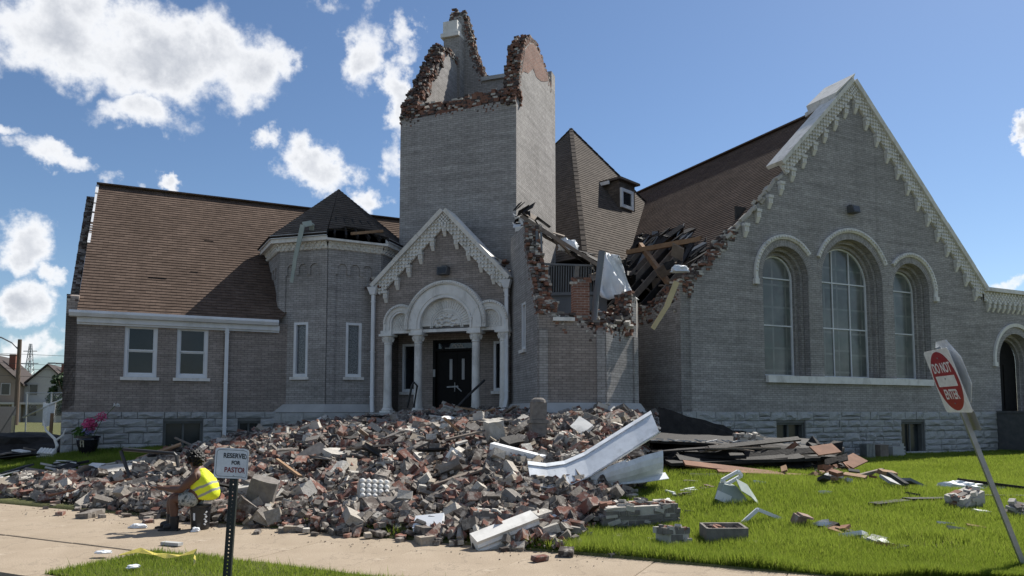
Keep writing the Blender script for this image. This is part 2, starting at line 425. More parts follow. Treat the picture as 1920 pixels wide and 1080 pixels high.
# soil and turf thatch
t = NT('turf', 0.95, 0.1); ob = t.coord('Object')
c = t.mix(t.rng(t.noise(ob, 1.8, 8, .7), 0.36, 0.66), (0.085, 0.095, 0.035), (0.13, 0.125, 0.06))
c = t.mix(t.rng(t.noise(ob, 0.7, 8, .7), 0.60, 0.74, 0, .8), c, (0.17, 0.14, 0.085))
t.base(c); t.bump(t.noise(ob, 30, 5), 0.8, 0.03)
t = NT('asphalt', 0.95, 0.2); ob = t.coord('Object')
t.base(t.mix(t.rng(t.noise(ob, 50, 4), 0.35, 0.65), (0.035, 0.035, 0.036), (0.075, 0.073, 0.07))); t.bump(t.noise(ob, 120, 3), 0.5, 0.006)
t = NT('rubble_dust', 0.97, 0.1); ob = t.coord('Object')
c = t.ramp(t.noise(ob, 7, 8, .72), [(0.30, (0.055, 0.043, 0.036)), (0.5, (0.15, 0.11, 0.085)), (0.66, (0.27, 0.22, 0.175)), (0.8, (0.18, 0.09, 0.065))])
t.base(c); t.bump(t.noise(ob, 22, 8, .7), 1.0, 0.06)

def gridmesh(name, es, ds, zf, mat, kind='structure'):
    V = []; F = []
    for d in ds:
        for e in es:
            x, y = xy(e, d); V.append((x, y, zf(x, y, e, d)))
    w = len(es)
    for j in range(len(ds) - 1):
        for i in range(w - 1): F.append((j * w + i, j * w + i + 1, (j + 1) * w + i + 1, (j + 1) * w + i))
    me = bpy.data.meshes.new(name); me.from_pydata(V, [], F); me.materials.append(mat)
    me.polygons.foreach_set('use_smooth', [True] * len(F))
    o = bpy.data.objects.new(name, me); COL.objects.link(o); o['kind'] = kind
    return o
def span(a, b, st): return [a + (b - a) * i / max(1, round((b - a) / st)) for i in range(max(1, round((b - a) / st)) + 1)]
def ground_z(x, y, e, d):
    if d < -0.01: return -0.30
    return gz(x, y) + (0.02 + 0.025 * noise.noise(Vector((x * .8, y * .8, 0))) if d < 60 else 0)
es = [-1500, -700, -350, -180, -100, -70] + span(-50, 45, .6) + [70, 100, 180, 350, 700, 1500]
ds = [-1500, -400, -100, -30, -12, -0.02, 0.0] + span(0.4, 40, .6) + [50, 65, 90, 150, 300, 700, 1500]
g = gridmesh('ground', es, ds, ground_z, M['turf']); g['label'] = 'grassy church ground sloping gently up from the sidewalk'
# road beyond the kerb
mb = MB(); mb.poly([(*xy(-200, -3.76), -.13), (*xy(-200, -40), -.13), (*xy(200, -40), -.13), (*xy(200, -3.76), -.13)])
o = mb.build('road', M['asphalt'], kind='structure')
# kerb stones
kerb = empty('kerb', (*xy(8, -3.68), 0)); kerb['kind'] = 'structure'
mb = MB(); Fk = Frame(0, 0, 0)
mb.fbox(Fk, -.744, .744, -.075, .075, -.3, 0.012); kme = mb.build('kerb_stone', M['concrete'], kerb)
ke = kme.data; SR = -math.atan2(.431, .902)
kme.rotation_euler = (0, 0, SR)
for i in range(-8, 14):
    if i == 0: continue
    p = Vector((*xy(8 + i * 1.5, -3.68), 0)) - kerb.location
    inst('kerb_stone', ke, p, (0, 0, SR + U(-.004, .004)), parent=kerb)
# sidewalk slabs with open joints, and the crossing apron
walk = empty('sidewalk', (*xy(8, -1.1), 0)); walk['kind'] = 'structure'
def slab_mesh(w, l, nm):
    bm = bmesh.new(); bmesh.ops.create_cube(bm, size=1)
    for v in bm.verts: v.co = Vector((v.co.x * w, v.co.y * l, v.co.z * .12 - .06))
    bmesh.ops.bevel(bm, geom=[e for e in bm.edges if all(v.co.z > -.01 for v in e.verts)], offset=.007, segments=1, affect='EDGES')
    me = bpy.data.meshes.new(nm); bm.to_mesh(me); bm.free(); me.materials.append(M['concrete']); return me
sm = slab_mesh(1.492, 2.19, 'slab'); am = slab_mesh(1.492, 1.37, 'apron_slab')
mb = MB(); mb.poly([(*xy(-30, -3.6), -.016), (*xy(7.2, -3.6), -.016), (*xy(7.2, -2.19), -.016), (*xy(40, -2.19), -.016), (*xy(40, -.0), -.016), (*xy(-30, -.0), -.016)])
mb.build('joint_bed', M['concrete'], walk, walk.location)
for i in range(-12, 14):
    e = 7.2 + (i + .5) * 1.5
    p = Vector((*xy(e, -1.1), U(-.004, .004))) - walk.location
    inst('slab', sm, p, (U(-.003, .003), U(-.003, .003), SR), parent=walk)
    if i < 0:
        p = Vector((*xy(e, -2.89), -.004 + U(-.004, .004))) - walk.location
        inst('slab', am, p, (U(-.003, .003), U(-.003, .003), SR), parent=walk)
# planted verge between sidewalk and kerb
vz = lambda x, y, e, d: -.02 + .05 * ss((e - 7.15) / .4) + .02 * noise.noise(Vector((x * 2, y * 2, 3)))
vg = gridmesh('verge', span(7.22, 40, .25), [-3.6, -3.3, -3.0, -2.7, -2.4, -2.2], vz, M['turf'])

# ------------------------------------------------------------------ grass blades
t = NT('grass_blade', 0.65, 0.2)
a = t.n('ShaderNodeVertexColor', layer_name='Col').outputs[0]
t.base(a)
tr = t.n('ShaderNodeBsdfTranslucent'); t.l(t.mix(0.5, a, (0.34, 0.42, 0.05)), tr.inputs[0])
mxs = t.n('ShaderNodeMixShader'); mxs.inputs[0].default_value = 0.5
outn = [n for n in t.t.nodes if n.type == 'OUTPUT_MATERIAL'][0]
t.l(t.b.outputs[0], mxs.inputs[1]); t.l(tr.outputs[0], mxs.inputs[2]); t.l(mxs.outputs[0], outn.inputs[0])
rng = np.random.default_rng(5)
def grass(name, X, Y, Z, hgt, wid, label):
    n = len(X)
    a = rng.uniform(0, 2 * math.pi, n); lean = rng.uniform(0.1, 0.75, n) * hgt; la = rng.uniform(0, 2 * math.pi, n)
    P = np.empty((n, 3, 3), np.float32)
    P[:, 0] = np.stack([X - np.cos(a) * wid, Y - np.sin(a) * wid, Z - .01], 1)
    P[:, 1] = np.stack([X + np.cos(a) * wid, Y + np.sin(a) * wid, Z - .01], 1)
    P[:, 2] = np.stack([X + np.cos(la) * lean, Y + np.sin(la) * lean, Z + hgt], 1)
    me = bpy.data.meshes.new(name)
    me.vertices.add(n * 3); me.vertices.foreach_set('co', P.ravel())
    me.loops.add(n * 3); me.loops.foreach_set('vertex_index', np.arange(n * 3, dtype=np.int32))
    me.polygons.add(n); me.polygons.foreach_set('loop_start', np.arange(0, n * 3, 3, dtype=np.int32))
    me.update()
    ca = me.color_attributes.new('Col', 'FLOAT_COLOR', 'POINT')
    g1 = np.array([0.068, 0.128, 0.016]); g2 = np.array([0.20, 0.26, 0.045]); g3 = np.array([0.25, 0.215, 0.10])
    patch = np.array([noise.noise(Vector((x * .55, y * .55, 0))) for x, y in zip(X, Y)]) * .75 + .5
    k = np.clip(patch + rng.normal(0, .34, n), 0, 1)[:, None]
    c = g1 * (1 - k) + g2 * k
    dry = rng.random(n) < .045
    c[dry] = g3
    col = np.ones((n, 3, 4), np.float32); col[:, :, :3] = c[:, None, :]
    ca.data.foreach_set('color', col.ravel())
    me.materials.append(M['grass_blade'])
    o = bpy.data.objects.new(name, me); COL.objects.link(o)
    tag(o, label, 'grass', kind='stuff'); return o
def lawn_pts():
    n = 1900000
    Y = 8.0 + 22 * rng.random(n) ** 1.9; X = rng.uniform(-.6, .76, n) * (Y + 3)
    E = (X + 10.2) * .902 - (Y - 14.7) * .431; D = (X + 10.2) * .431 + (Y - 14.7) * .902
    wob = np.array([noise.noise(Vector((x * .7, y * .7, 9))) for x, y in zip(X, Y)])
    right = (D > 0.03) & (E > 11.6 - .05 * D + wob * .9)
    left = (D > 0.05 + .25 * wob) & (E < -1.0 + wob * 1.0)
    front = (D > .05) & (D < .9 + wob) & (E > 7.5) & (rng.random(n) < .35 + wob)
    keep = right | left | front
    # keep clear of the church itself
    gab = (X - 5.27) * .434 - (Y - 23) * .901
    keep &= (gab > 0.05) | (X < 2)
    lw = (X + 13.36) * .434 - (Y - 22) * .901
    keep &= (lw > 0.05) | (X > -4)
    keep &= ~((wob < -.62) & (rng.random(n) < .7))
    return X[keep], Y[keep]
X, Y = lawn_pts()
Z = np.array([gz(x, y) + .02 + 0.025 * noise.noise(Vector((x * .8, y * .8, 0))) for x, y in zip(X, Y)])
hn = np.array([noise.noise(Vector((x * 1.3, y * 1.3, 4))) for x, y in zip(X, Y)])
hg = rng.uniform(.03, .115, len(X)) * (1 + .65 * hn)
_, Dd = ed(X, Y); hg = np.where(Dd < .35, hg * 1.45, hg)
grass('lawn_grass', X, Y, Z, hg, .0026 + .00025 * Y, 'sunlit green lawn grass beside the rubble and the gabled wall')
n = 95000
E_ = rng.uniform(7.2, 17, n); D_ = rng.uniform(-3.62, -2.15, n)
edge = np.array([noise.noise(Vector((e * 1.4, 0, 2))) for e in E_])
kp = (D_ < -2.2 + .09 * edge) & (E_ > 7.3 + .5 * np.abs(edge))
E_, D_ = E_[kp], D_[kp]
X, Y = -10.2 + E_ * .902 + D_ * .431, 14.7 - E_ * .431 + D_ * .902
hg = rng.uniform(.03, .085, len(X)); hg = np.where(rng.random(len(X)) < .01, hg * 2.2, hg)
grass('verge_grass', X, Y, np.full(len(X), .01), hg, np.full(len(X), .0055), 'patchy grass strip between the sidewalk and the kerb')
# ================================================================== the church (one building, many parts)
CHO = Vector((0, 24, 0.4))
church = empty('church', CHO)
tag(church, 'tornado-damaged grey-brown brick church with a broken square tower', 'church')
def part(mb, name, mats, parent=None, label=None, kind=None, smooth=False):
    if not isinstance(mats, (list, tuple)): mats = [mats]
    return mb.build(name, [M[k] if isinstance(k, str) else k for k in mats], parent or church, CHO, smooth, kind, label)
FW = Frame(5.27, 23, 25.7)        # gabled wing
FL = Frame(-13.36, 22, 25.7)      # long wing
FQ = Frame(-2.25, 24, -19.3)      # entrance and tower
WT = 1.77                         # height of the stone base

# ---------------- stone base blocks
def stone_mesh(k):
    rs = random.Random(40 + k); bm = bmesh.new(); nx, nz = 4, 3
    vv = []
    for j in range(nz + 1):
        for i in range(nx + 1):
            ex = i in (0, nx); ez = j in (0, nz)
            y = -1.0 + (0 if not (ex or ez) else .55) + (rs.uniform(-.35, .35) if not (ex or ez) else rs.uniform(-.12, .12))
            vv.append(bm.verts.new((-.5 + i / nx + (0 if ex else rs.uniform(-.06, .06)), y, -.5 + j / nz + (0 if ez else rs.uniform(-.08, .08)))))
    for j in range(nz):
        for i in range(nx):
            a = j * (nx + 1) + i; bm.faces.new((vv[a], vv[a + 1], vv[a + nx + 2], vv[a + nx + 1]))
    bk = [bm.verts.new(p) for p in ((-.5, 0, -.5), (.5, 0, -.5), (.5, 0, .5), (-.5, 0, .5))]
    W1 = nx + 1
    bot = [vv[i] for i in range(W1)]; topv = [vv[nz * W1 + i] for i in range(W1)]; lf = [vv[j * W1] for j in range(nz + 1)]; rt = [vv[j * W1 + nx] for j in range(nz + 1)]
    bm.faces.new(bot[::-1] + [bk[0], bk[1]]); bm.faces.new(topv + [bk[2], bk[3]]); bm.faces.new(lf + [bk[3], bk[0]]); bm.faces.new(rt[::-1] + [bk[1], bk[2]])
    me = bpy.data.meshes.new('stone'); bm.to_mesh(me); bm.free(); me.materials.append(M['base_stone']); return me
STONES = [stone_mesh(k) for k in range(7)]
def stones(fr, s0, s1, z0, z1, n, parent, holes=(), minw=.32, maxw=.95, ch=(.19, .34), depth=.085):
    z = z0
    while z < z1 - .02:
        h = U(*ch)
        if z1 - (z + h) < ch[0] * .8: h = z1 - z
        blk = sorted([(a, b) for (a, b, c, d) in holes if not (d <= z + .03 or c >= z + h - .03)])
        segs = []; cur = s0
        for a, b in blk:
            if a > cur: segs.append((cur, a))
            cur = max(cur, b)
        if cur < s1: segs.append((cur, s1))
        for a, b in segs:
            s = a
            while s < b - .01:
                w = U(minw, maxw)
                if b - (s + w) < minw * .8: w = b - s
                pcs = [(z, h)] if rnd() < .72 or h < .26 else [(z, h * .45), (z + h * .45, h * .55)]
                for zz, hh in pcs:
                    p = fr.pt(s + w / 2, n, zz + hh / 2) - CHO
                    o = inst('stone', random.choice(STONES), p, (0, (math.pi if rnd() < .5 else 0), R(fr.deg)), (w - .018, depth * U(.8, 1.25), hh - .018), parent)
                s += w
        z += h

# ---------------- windows
def sash_window(fr, s0, s1, z0, z1, n=-.10, sill=True, label=None, glass='window_glass', fw=.085, sash=True, frame='white_paint', sillm='white_stone'):
    mb = MB()
    for a, b, c, d in ((s0, s0 + fw, z0, z1), (s1 - fw, s1, z0, z1)): mb.fbox(fr, a, b, n - .10, n + .06, c, d)
    mb.fbox(fr, s0 + fw, s1 - fw, n - .10, n + .055, z1 - fw, z1); mb.fbox(fr, s0 + fw, s1 - fw, n - .10, n + .055, z0, z0 + fw * 1.2)
    w = part(mb, 'window', frame, label=label)
    zi0, zi1 = z0 + fw * 1.2, z1 - fw
    if sash:
        zm = (zi0 + zi1) / 2; q = .04
        for za, zb, nn in ((zi0, zm, n - .04), (zm, zi1, n)):
            m2 = MB()
            m2.fbox(fr, s0 + fw, s0 + fw + q, nn - .03, nn + .012, za, zb); m2.fbox(fr, s1 - fw - q, s1 - fw, nn - .03, nn + .012, za, zb)
            m2.fbox(fr, s0 + fw + q, s1 - fw - q, nn - .03, nn + .01, za, za + q); m2.fbox(fr, s0 + fw + q, s1 - fw - q, nn - .03, nn + .01, zb - q, zb)
            part(m2, 'sash', frame, w)
            m3 = MB(); m3.fbox(fr, s0 + fw + q, s1 - fw - q, nn - .02, nn - .012, za + q, zb - q); part(m3, 'pane', glass, w)
    else:
        m3 = MB(); m3.fbox(fr, s0 + fw, s1 - fw, n - .05, n - .04, zi0, zi1); part(m3, 'pane', glass, w)
    if sill:
        m4 = MB(); m4.fbox(fr, s0 - .08, s1 + .08, -.2, .09, z0 - .10, z0 - .003); part(m4, 'sill', sillm, w)
    return w
def basement_window(fr, s0, s1, z0, z1, bars=1):
    mb = MB(); n = -.16
    for a, b, c, d in ((s0, s0 + .07, z0, z1), (s1 - .07, s1, z0, z1)): mb.fbox(fr, a, b, n - .1, n + .1, c, d)
    mb.fbox(fr, s0 + .07, s1 - .07, n - .1, n + .095, z1 - .07, z1)
    for k in range(bars):
        c = s0 + (s1 - s0) * (k + 1) / (bars + 1); mb.fbox(fr, c - .03, c + .03, n - .03, n + .03, z0, z1 - .07)
    w = part(mb, 'basement_window', 'slate_frame')
    m3 = MB(); m3.fbox(fr, s0 + .07, s1 - .07, n - .08, n - .06, z0, z1 - .07); part(m3, 'pane', 'basement_glass', w)

# ---------------- stepped shingle courses on a roof plane
def clip(poly, axis, val, keep_ge):
    out = []
    for i in range(len(poly)):
        p, q = poly[i], poly[(i + 1) % len(poly)]
        a, b = p[axis] - val, q[axis] - val
        if not keep_ge: a, b = -a, -b
        if a >= 0: out.append(p)
        if (a >= 0) != (b >= 0):
            t = a / (a - b); out.append((p[0] + (q[0] - p[0]) * t, p[1] + (q[1] - p[1]) * t))
    return out
def shingle_plane(mb, O, A, B, poly, expo=.15, lift=.016, m=0, under=.09):
    A, B = Vector(A).normalized(), Vector(B).normalized(); N = A.cross(B).normalized()
    if N.z < 0: N = -N
    O = Vector(O)
    b0 = min(p[1] for p in poly); b1 = max(p[1] for p in poly); k0 = math.floor(b0 / expo)
    k = k0
    while k * expo < b1:
        lo, hi = k * expo, (k + 1) * expo
        c = clip(clip(poly, 1, lo, True), 1, hi, False)
        if len(c) >= 3:
            up = [O + A * a + B * b + N * (lift * (1 - (b - lo) / expo)) for a, b in c]
            mb.poly(up, m, [(a, b) for a, b in c])
            low = sorted([p for p in c if abs(p[1] - lo) < 1e-5])
            if len(low) >= 2:
                p, q = low[0], low[-1]
                mb.poly([O + A * p[0] + B * lo, O + A * q[0] + B * lo, O + A * q[0] + B * lo + N * lift, O + A * p[0] + B * lo + N * lift], m, [(p[0], lo), (q[0], lo), (q[0], lo + .02), (p[0], lo + .02)])
        k += 1
    if under:
        tri = tessellate_polygon([[Vector((a, b, 0)) for a, b in poly]])
        for t3 in tri: mb.poly([O + A * poly[i][0] + B * poly[i][1] - N * under for i in t3], m + 1)
        for i in range(len(poly)):
            p, q = poly[i], poly[(i + 1) % len(poly)]
            mb.poly([O + A * p[0] + B * p[1], O + A * q[0] + B * q[1], O + A * q[0] + B * q[1] - N * under, O + A * p[0] + B * p[1] - N * under], m + 1)

# ---------------- ragged broken brick edges
BRK = ['broken_red', 'dark_brick', 'mortar_crust', 'broken_grey']
def ragged(mb, path, across, th, along, up=.22, step=.13, weights=(5, 3, 2, 2), tilt=.16, base=-.1):
    """bricks left standing along a broken wall top; path = 3D polyline on the outer face, across = inward unit vector"""
    across = Vector(across).normalized(); along = Vector(along).normalized()
    M3 = Matrix((along, across, Vector((0, 0, 1)))).transposed()
    for i in range(len(path) - 1):
        p, q = Vector(path[i]), Vector(path[i + 1]); L = (q - p).length; n = max(1, int(L / step))
        for k in range(n):
            c = p + (q - p) * ((k + rnd()) / n); d = 0.0
            while d < th:
                wd = U(.09, .12)
                hgt = random.choice((.07, .07, .14, .14, .21, .28)) * (up / .22)
                top_z = U(base, base + up)
                lay = max(1, int(hgt / .07))
                for j in range(lay):
                    rot = M3 @ Matrix.Rotation(U(-tilt, tilt), 3, 'Z') @ Matrix.Rotation(U(-tilt, tilt) * .5, 3, 'X')
                    mb.box(c + across * (d + wd / 2) + along * U(-.05, .05) + Vector((0, 0, top_z - j * .07)), (U(.13, .22), wd * .97, .064), rot, random.choices(range(4), weights)[0])
                d += wd

# ---------------- chequered terracotta band
def checker(mb, p0, p1, up, out, rows=3, cell=.085, dep=.055, m=0, backm=1):
    p0, p1 = Vector(p0), Vector(p1); d = p1 - p0; L = d.length; d.normalize(); up = Vector(up).normalized(); out = Vector(out).normalized()
    n = max(1, round(L / cell)); cw = L / n; ch = cell
    H = rows * ch
    mb.hexa([p0, p1, p1 + out * .02, p0 + out * .02, p0 + up * H, p1 + up * H, p1 + up * H + out * .02, p0 + up * H + out * .02], backm)
    for j in range(rows):
        for i in range(n):
            if (i + j) % 2: continue
            a = p0 + d * (i * cw + cw * .06) + up * (j * ch + ch * .06) + out * .0; b = d * cw * .88; c = up * ch * .88
            o1 = out * (.02 + dep); sh = .16
            bs = [a, a + b, a + b + c, a + c]; cen = a + b / 2 + c / 2
            tp = [q + (cen - q) * sh + o1 for q in bs]
            mb.poly(tp, m)
            for k in range(4): mb.poly([bs[k], bs[(k + 1) % 4], tp[(k + 1) % 4], tp[k]], m)
# corbel bracket mesh: local x along the wall, y into the wall, origin at its top centre
def corbel_mesh(w=.20, h=.5):
    mb = MB(); f0 = Frame(0, 0, 0)
    mb.fbox(f0, -w * .62, w * .62, -.02, .16, -h * .22, 0)
    mb.fbox(f0, -w * .5, w * .5, -.02, .13, -h * .62, -h * .223)
    mb.hexa([f0.pt(-w * .36, .03, -h), f0.pt(w * .36, .03, -h), f0.pt(w * .36, -.02, -h), f0.pt(-w * .36, -.02, -h), f0.pt(-w * .45, .115, -h * .623), f0.pt(w * .45, .115, -h * .623), f0.pt(w * .45, -.02, -h * .623), f0.pt(-w * .45, -.02, -h * .623)])
    mb.fbox(f0, -.028, .028, .128, .145, -h * .50, -h * .36)
    me = mb.build('corbel', M['terracotta_white']); d = me.data; bpy.data.objects.remove(me); return d
CORB = corbel_mesh(.175, .46); CORB_S = corbel_mesh(.14, .40)
def corbel(fr, s, z, me=CORB, n=0.0): inst('corbel', me, fr.pt(s, n, z) - CHO, (0, 0, R(fr.deg)), parent=church)

# ================================================================== gabled wing
APX, APZ = 8.0, 13.42       # wall apex under the coping
cs = [(4.52, 1.05, 6.36), (7.78, 1.56, 6.42), (10.94, 1.02, 6.36)]     # big windows: centre, radius of the opening, springing height
ZS = 2.98
outer = [(0, WT), (15.2, WT), (15.2, APZ - (15.2 - APX)), (APX, APZ), (2.3, APZ - (APX - 2.3)), (1.25, 6.62), (.75, 6.25), (.4, 5.95), (0, 5.80)]
mb = MB(); mb.panel(FW, outer, [arch(c, r, ZS, z) for c, r, z in cs], 0, .24, 0)
part(mb, 'gable_wall', 'brick')
for c, r, z in cs:
    for k, (nn, dr) in enumerate(((-.26, .12), (-.42, .24))):
        mb = MB(); rr = r - dr
        mb.panel(FW, arch(c, r + .08, ZS - .02, z), [arch(c, rr, ZS + .001 * k, z)], nn, .155, 0)
        part(mb, 'brick_reveal', 'brick')
    # radial voussoirs flush round the arch
    mb = MB(); mb.ring(FW, c, z, [(r + .005, -.02), (r + .005, .006), (r + .24, .006), (r + .24, -.02)], 0, 180, 36); part(mb, 'brick_arch', 'brick')
    rg = r - .24
    mb = MB(); mb.panel(FW, arch(c, rg + .02, ZS, z), [arch(c, rg - .055, ZS + .06, z)], -.52, .07)
    w = part(mb, 'arched_window', 'white_paint', label='tall round-arched window with pale mullions' if r < 1.2 else 'wide round-arched middle window with pale mullions')
    mb = MB(); gl = arch(c, rg - .05, ZS + .05, z)
    tri = tessellate_polygon([[Vector((a, b, 0)) for a, b in gl]])
    vs_ = (c - rg / 3, c + rg / 3) if r > 1.2 else ()
    hs_ = (z + .02, ZS + (z - ZS) * .52)
    # panes between the bars, each with its own slight tilt
    xs = [c - rg + .055] + list(vs_) + [c + rg - .055]; zs_ = [ZS + .06] + sorted(hs_) + [z + rg]
    for i in range(len(xs) - 1):
        for j in range(len(zs_) - 1):
            pl = clip(clip(clip(clip(gl, 0, xs[i], True), 0, xs[i + 1], False), 1, zs_[j], True), 1, zs_[j + 1], False)
            if len(pl) < 3: continue
            m3 = MB(); a, b = U(-.004, .004), U(-.004, .004)
            m3.poly([FW.pt(p[0], -.575 + a * (p[0] - c) + b * (p[1] - z), p[1]) for p in pl]); part(m3, 'pane', 'storm_glass', w)
    mb = MB()
    for h in hs_:
        hw = rg - .05; mb.fbox(FW, c - hw, c + hw, -.572, -.535, h - .022, h + .022)
    for v in vs_:
        zt = z + math.sqrt(max(0, (rg - .05) ** 2 - (v - c) ** 2)); mb.fbox(FW, v - .02, v + .02, -.571, -.532, ZS + .06, zt)
    part(mb, 'mullion', 'white_paint', w)
# dark room behind the glass is not visible; white hood mould over the three arches
mb = MB()
prof = lambda r: [(r - .10, -.02), (r - .10, .055), (r - .03, .09), (r + .05, .09), (r + .05, -.02)]
R1, R2, R3 = 1.39, 1.90, 1.36
for k, (rr, a0, a1) in enumerate(((R1, 38, 188), (R2, 24, 156), (R3, -8, 140))):
    mb = MB(); mb.ring(FW, cs[k][0], cs[k][2], prof(rr), a0, a1, 38)
    if k != 1: s = cs[0][0] - R1 if k == 0 else cs[2][0] + R3; mb.fbox(FW, s - .10, s + .09, -.02, .12, 6.0, 6.18)
    part(mb, 'hood_mould', 'terracotta_white')
mb = MB()
for c, rr, z, a0, a1 in ((cs[0][0], R1, cs[0][2], 40, 178), (cs[1][0], R2, cs[1][2], 26, 154), (cs[2][0], R3, cs[2][2], 2, 138)):
    n = int(rr * R(a1 - a0) / .13)
    for i in range(n):
        a = R(a0 + (a1 - a0) * (i + .5) / n); s_, z_ = c + (rr - .015) * math.cos(a), z + (rr - .015) * math.sin(a)
        mb.box(FW.pt(s_, .10, z_), (.062, .05, .062), Matrix.Rotation(R(25.7), 3, 'Z') @ Matrix.Rotation(-a, 3, 'Y'))
part(mb, 'bead_ornament', 'terracotta_white', kind='stuff')
mb = MB()
for i in range(6):
    a = 3.5 + i * 1.392; mb.fbox(FW, a, a + 1.386, -.3, .12 + U(0, .006), 2.74, 2.972 + U(0, .006))
part(mb, 'window_sill', 'white_stone', label='long white stone sill under the three arched windows')
# stone base
holes = [(3.9, 5.2, .3, 1.40), (10.05, 11.35, .28, 1.38)]
mb = MB(); mb.panel(FW, rect(0, 15.75, -.5, WT), [rect(a, b, c, d) for a, b, c, d in holes], -.01, .3)
fo = part(mb, 'foundation', 'joint', label='rough grey ashlar base of the gabled wing')
stones(FW, .0, 15.75, .0, WT - .0, -.012, fo, [(a - .01, b + .01, c, d) for a, b, c, d in holes])
for a, b, c, d in holes: basement_window(FW, a, b, c, d)
# flood lamp
def flood(fr, s, z, n=0.0):
    mb = MB(); mb.fbox(fr, s - .09, s + .09, n - .02, n + .1, z + .13, z + .19)
    mb.hexa([fr.pt(s - .17, n + .30, z - .13), fr.pt(s + .17, n + .30, z - .13), fr.pt(s + .17, n + .02, z - .13), fr.pt(s - .17, n + .02, z - .13), fr.pt(s - .19, n + .24, z + .13), fr.pt(s + .19, n + .24, z + .13), fr.pt(s + .19, n + .02, z + .13), fr.pt(s - .19, n + .02, z + .13)])
    o = part(mb, 'flood_light', 'flood_lamp')
    m2 = MB(); m2.poly([fr.pt(s - .14, n + .302, z - .10), fr.pt(s + .14, n + .302, z - .10), fr.pt(s + .155, n + .255, z + .10), fr.pt(s - .155, n + .255, z + .10)]); part(m2, 'lens', 'basement_glass', o)
flood(FW, 7.78, 9.05); 
# rakes: coping, chequer band and corbels
def rake_band(fr, s0, z0, s1, z1, n=0.0, rows=4, cell=.10, cop=.14, copw=.5, name='gable_cornice', label=None):
    """coping above, chequer below; line runs along the underside of the coping"""
    P0, P1 = fr.pt(s0, n, z0), fr.pt(s1, n, z1)
    d = (P1 - P0).normalized(); up = d.cross(fr.n).normalized()
    if up.z < 0: up = -up
    mb = MB(); H = rows * cell
    checker(mb, P0 - up * H + fr.n * .06, P1 - up * H + fr.n * .06, up, fr.n, rows, cell, .06, 0, 0)
    mb.hexa([P0 - up * H, P1 - up * H, P1 - up * H + fr.n * .062, P0 - up * H + fr.n * .062, P0, P1, P1 + fr.n * .062, P0 + fr.n * .062], 0)
    nseg = max(1, int((P1 - P0).length / 1.1)); L = (P1 - P0).length
    for k in range(nseg):
        a = P0 + d * (L * k / nseg + .004); b = P0 + d * (L * (k + 1) / nseg - .004); j = U(0, .012); o1, o2 = fr.n * (.20 + j), fr.n * (-copw)
        mb.hexa([a + o1, b + o1, b + o2, a + o2, a + up * (cop + j) + o1 * 1.15, b + up * (cop + j) + o1 * 1.15, b + up * (cop + j) + o2, a + up * (cop + j) + o2], 0)
    return part(mb, name, 'terracotta_white', label=label)
CPZ = 13.86
rake_band(FW, APX + .0, CPZ, 15.25, CPZ - 7.25, label='chequered white cornice along the intact right rake')
rake_band(FW, 4.35, CPZ - (APX - 4.35), APX + .0, CPZ, label='chequered white cornice left near the top of the broken rake')
# the coping saddle at the ridge that still sticks up
mb = MB(); k = CPZ - .02
mb.hexa([FW.pt(APX - .95, .05, k - .85), FW.pt(APX + .1, .05, k + .12), FW.pt(APX + .1, -1.1, k + .12), FW.pt(APX - .95, -1.1, k - .85), FW.pt(APX - 1.0, .22, k - .60), FW.pt(APX, .24, k + .30), FW.pt(APX, -1.15, k + .30), FW.pt(APX - 1.0, -1.15, k - .60)])
mb.bar(FW.pt(APX - 1.02, -.1, k - .78), FW.pt(APX - .9, -1.25, k - .9), .12, .16)
part(mb, 'ridge_saddle', 'terracotta_white', label='tilted white coping stone at the gable peak')
for i in range(13): corbel(FW, APX + .16 + i * .545, 13.2 - .545 * i - .02)
for i in range(10): corbel(FW, APX - .38 - i * .545, 13.16 - .545 * i - .26)
# torn rake edge below the surviving cornice
mb = MB(); P = [FW.pt(s, .03, z) for s, z in ((0, 5.78), (.4, 5.95), (.8, 6.25), (1.25, 6.62), (1.6, 7.05), (2.3, 7.72))]
ragged(mb, P, -FW.n, .42, FW.u, .26, .085, (3, 4, 3, 3))
part(mb, 'broken_brickwork', BRK, kind='stuff', label='torn brick edge of the gabled wing')
mb = MB()
for i in range(24):
    s = 2.0 + i * .1; z = APZ - (APX - s) + U(-.06, .10); mb.box(FW.pt(s, U(-.2, .06), z), (U(.16, .3), U(.12, .3), U(.06, .14)), Matrix.Rotation(U(-.5, .5), 3, 'Z') @ Matrix.Rotation(-.78 + U(-.2, .2), 3, 'Y'))
part(mb, 'coping_bed', 'mortar_crust', kind='stuff')
# right-hand low link with its arched side door
mb = MB(); DC, DR, DZ = 17.30, 1.14, 3.84
mb.panel(FW, [(15.205, WT), (24, WT), (24, 6.55), (15.205, 6.55)], [arch(DC, DR, WT + .02, DZ)], -.004, .3)
part(mb, 'link_wall', 'brick')
for nn, dr in ((-.31, .12), (-.45, .22)):
    mb = MB(); mb.panel(FW, arch(DC, DR + .05, WT, DZ), [arch(DC, DR - dr, WT + .01, DZ)], nn, .135); part(mb, 'brick_reveal', 'brick')
mb = MB(); mb.ring(FW, DC, DZ, [(DR + .28, -.02), (DR + .28, .06), (DR + .42, .08), (DR + .42, -.02)], -4, 184, 34); mb.fbox(FW, DC - DR - .45, DC - DR - .25, -.02, .1, DZ - .25, DZ - .08); part(mb, 'hood_mould', 'terracotta_white')
mb = MB(); mb.panel(FW, arch(DC, DR - .2, WT, DZ), (), -.6, .05); d_ = part(mb, 'side_door', 'dark_wood', label='dark arched side door above the stoop')
for a in (-.46, .46):
    m2 = MB(); m2.fbox(FW, DC + a - .4, DC + a + .4, -.602, -.57, WT + .1, DZ - .1); part(m2, 'door_leaf', 'dark_wood', d_)
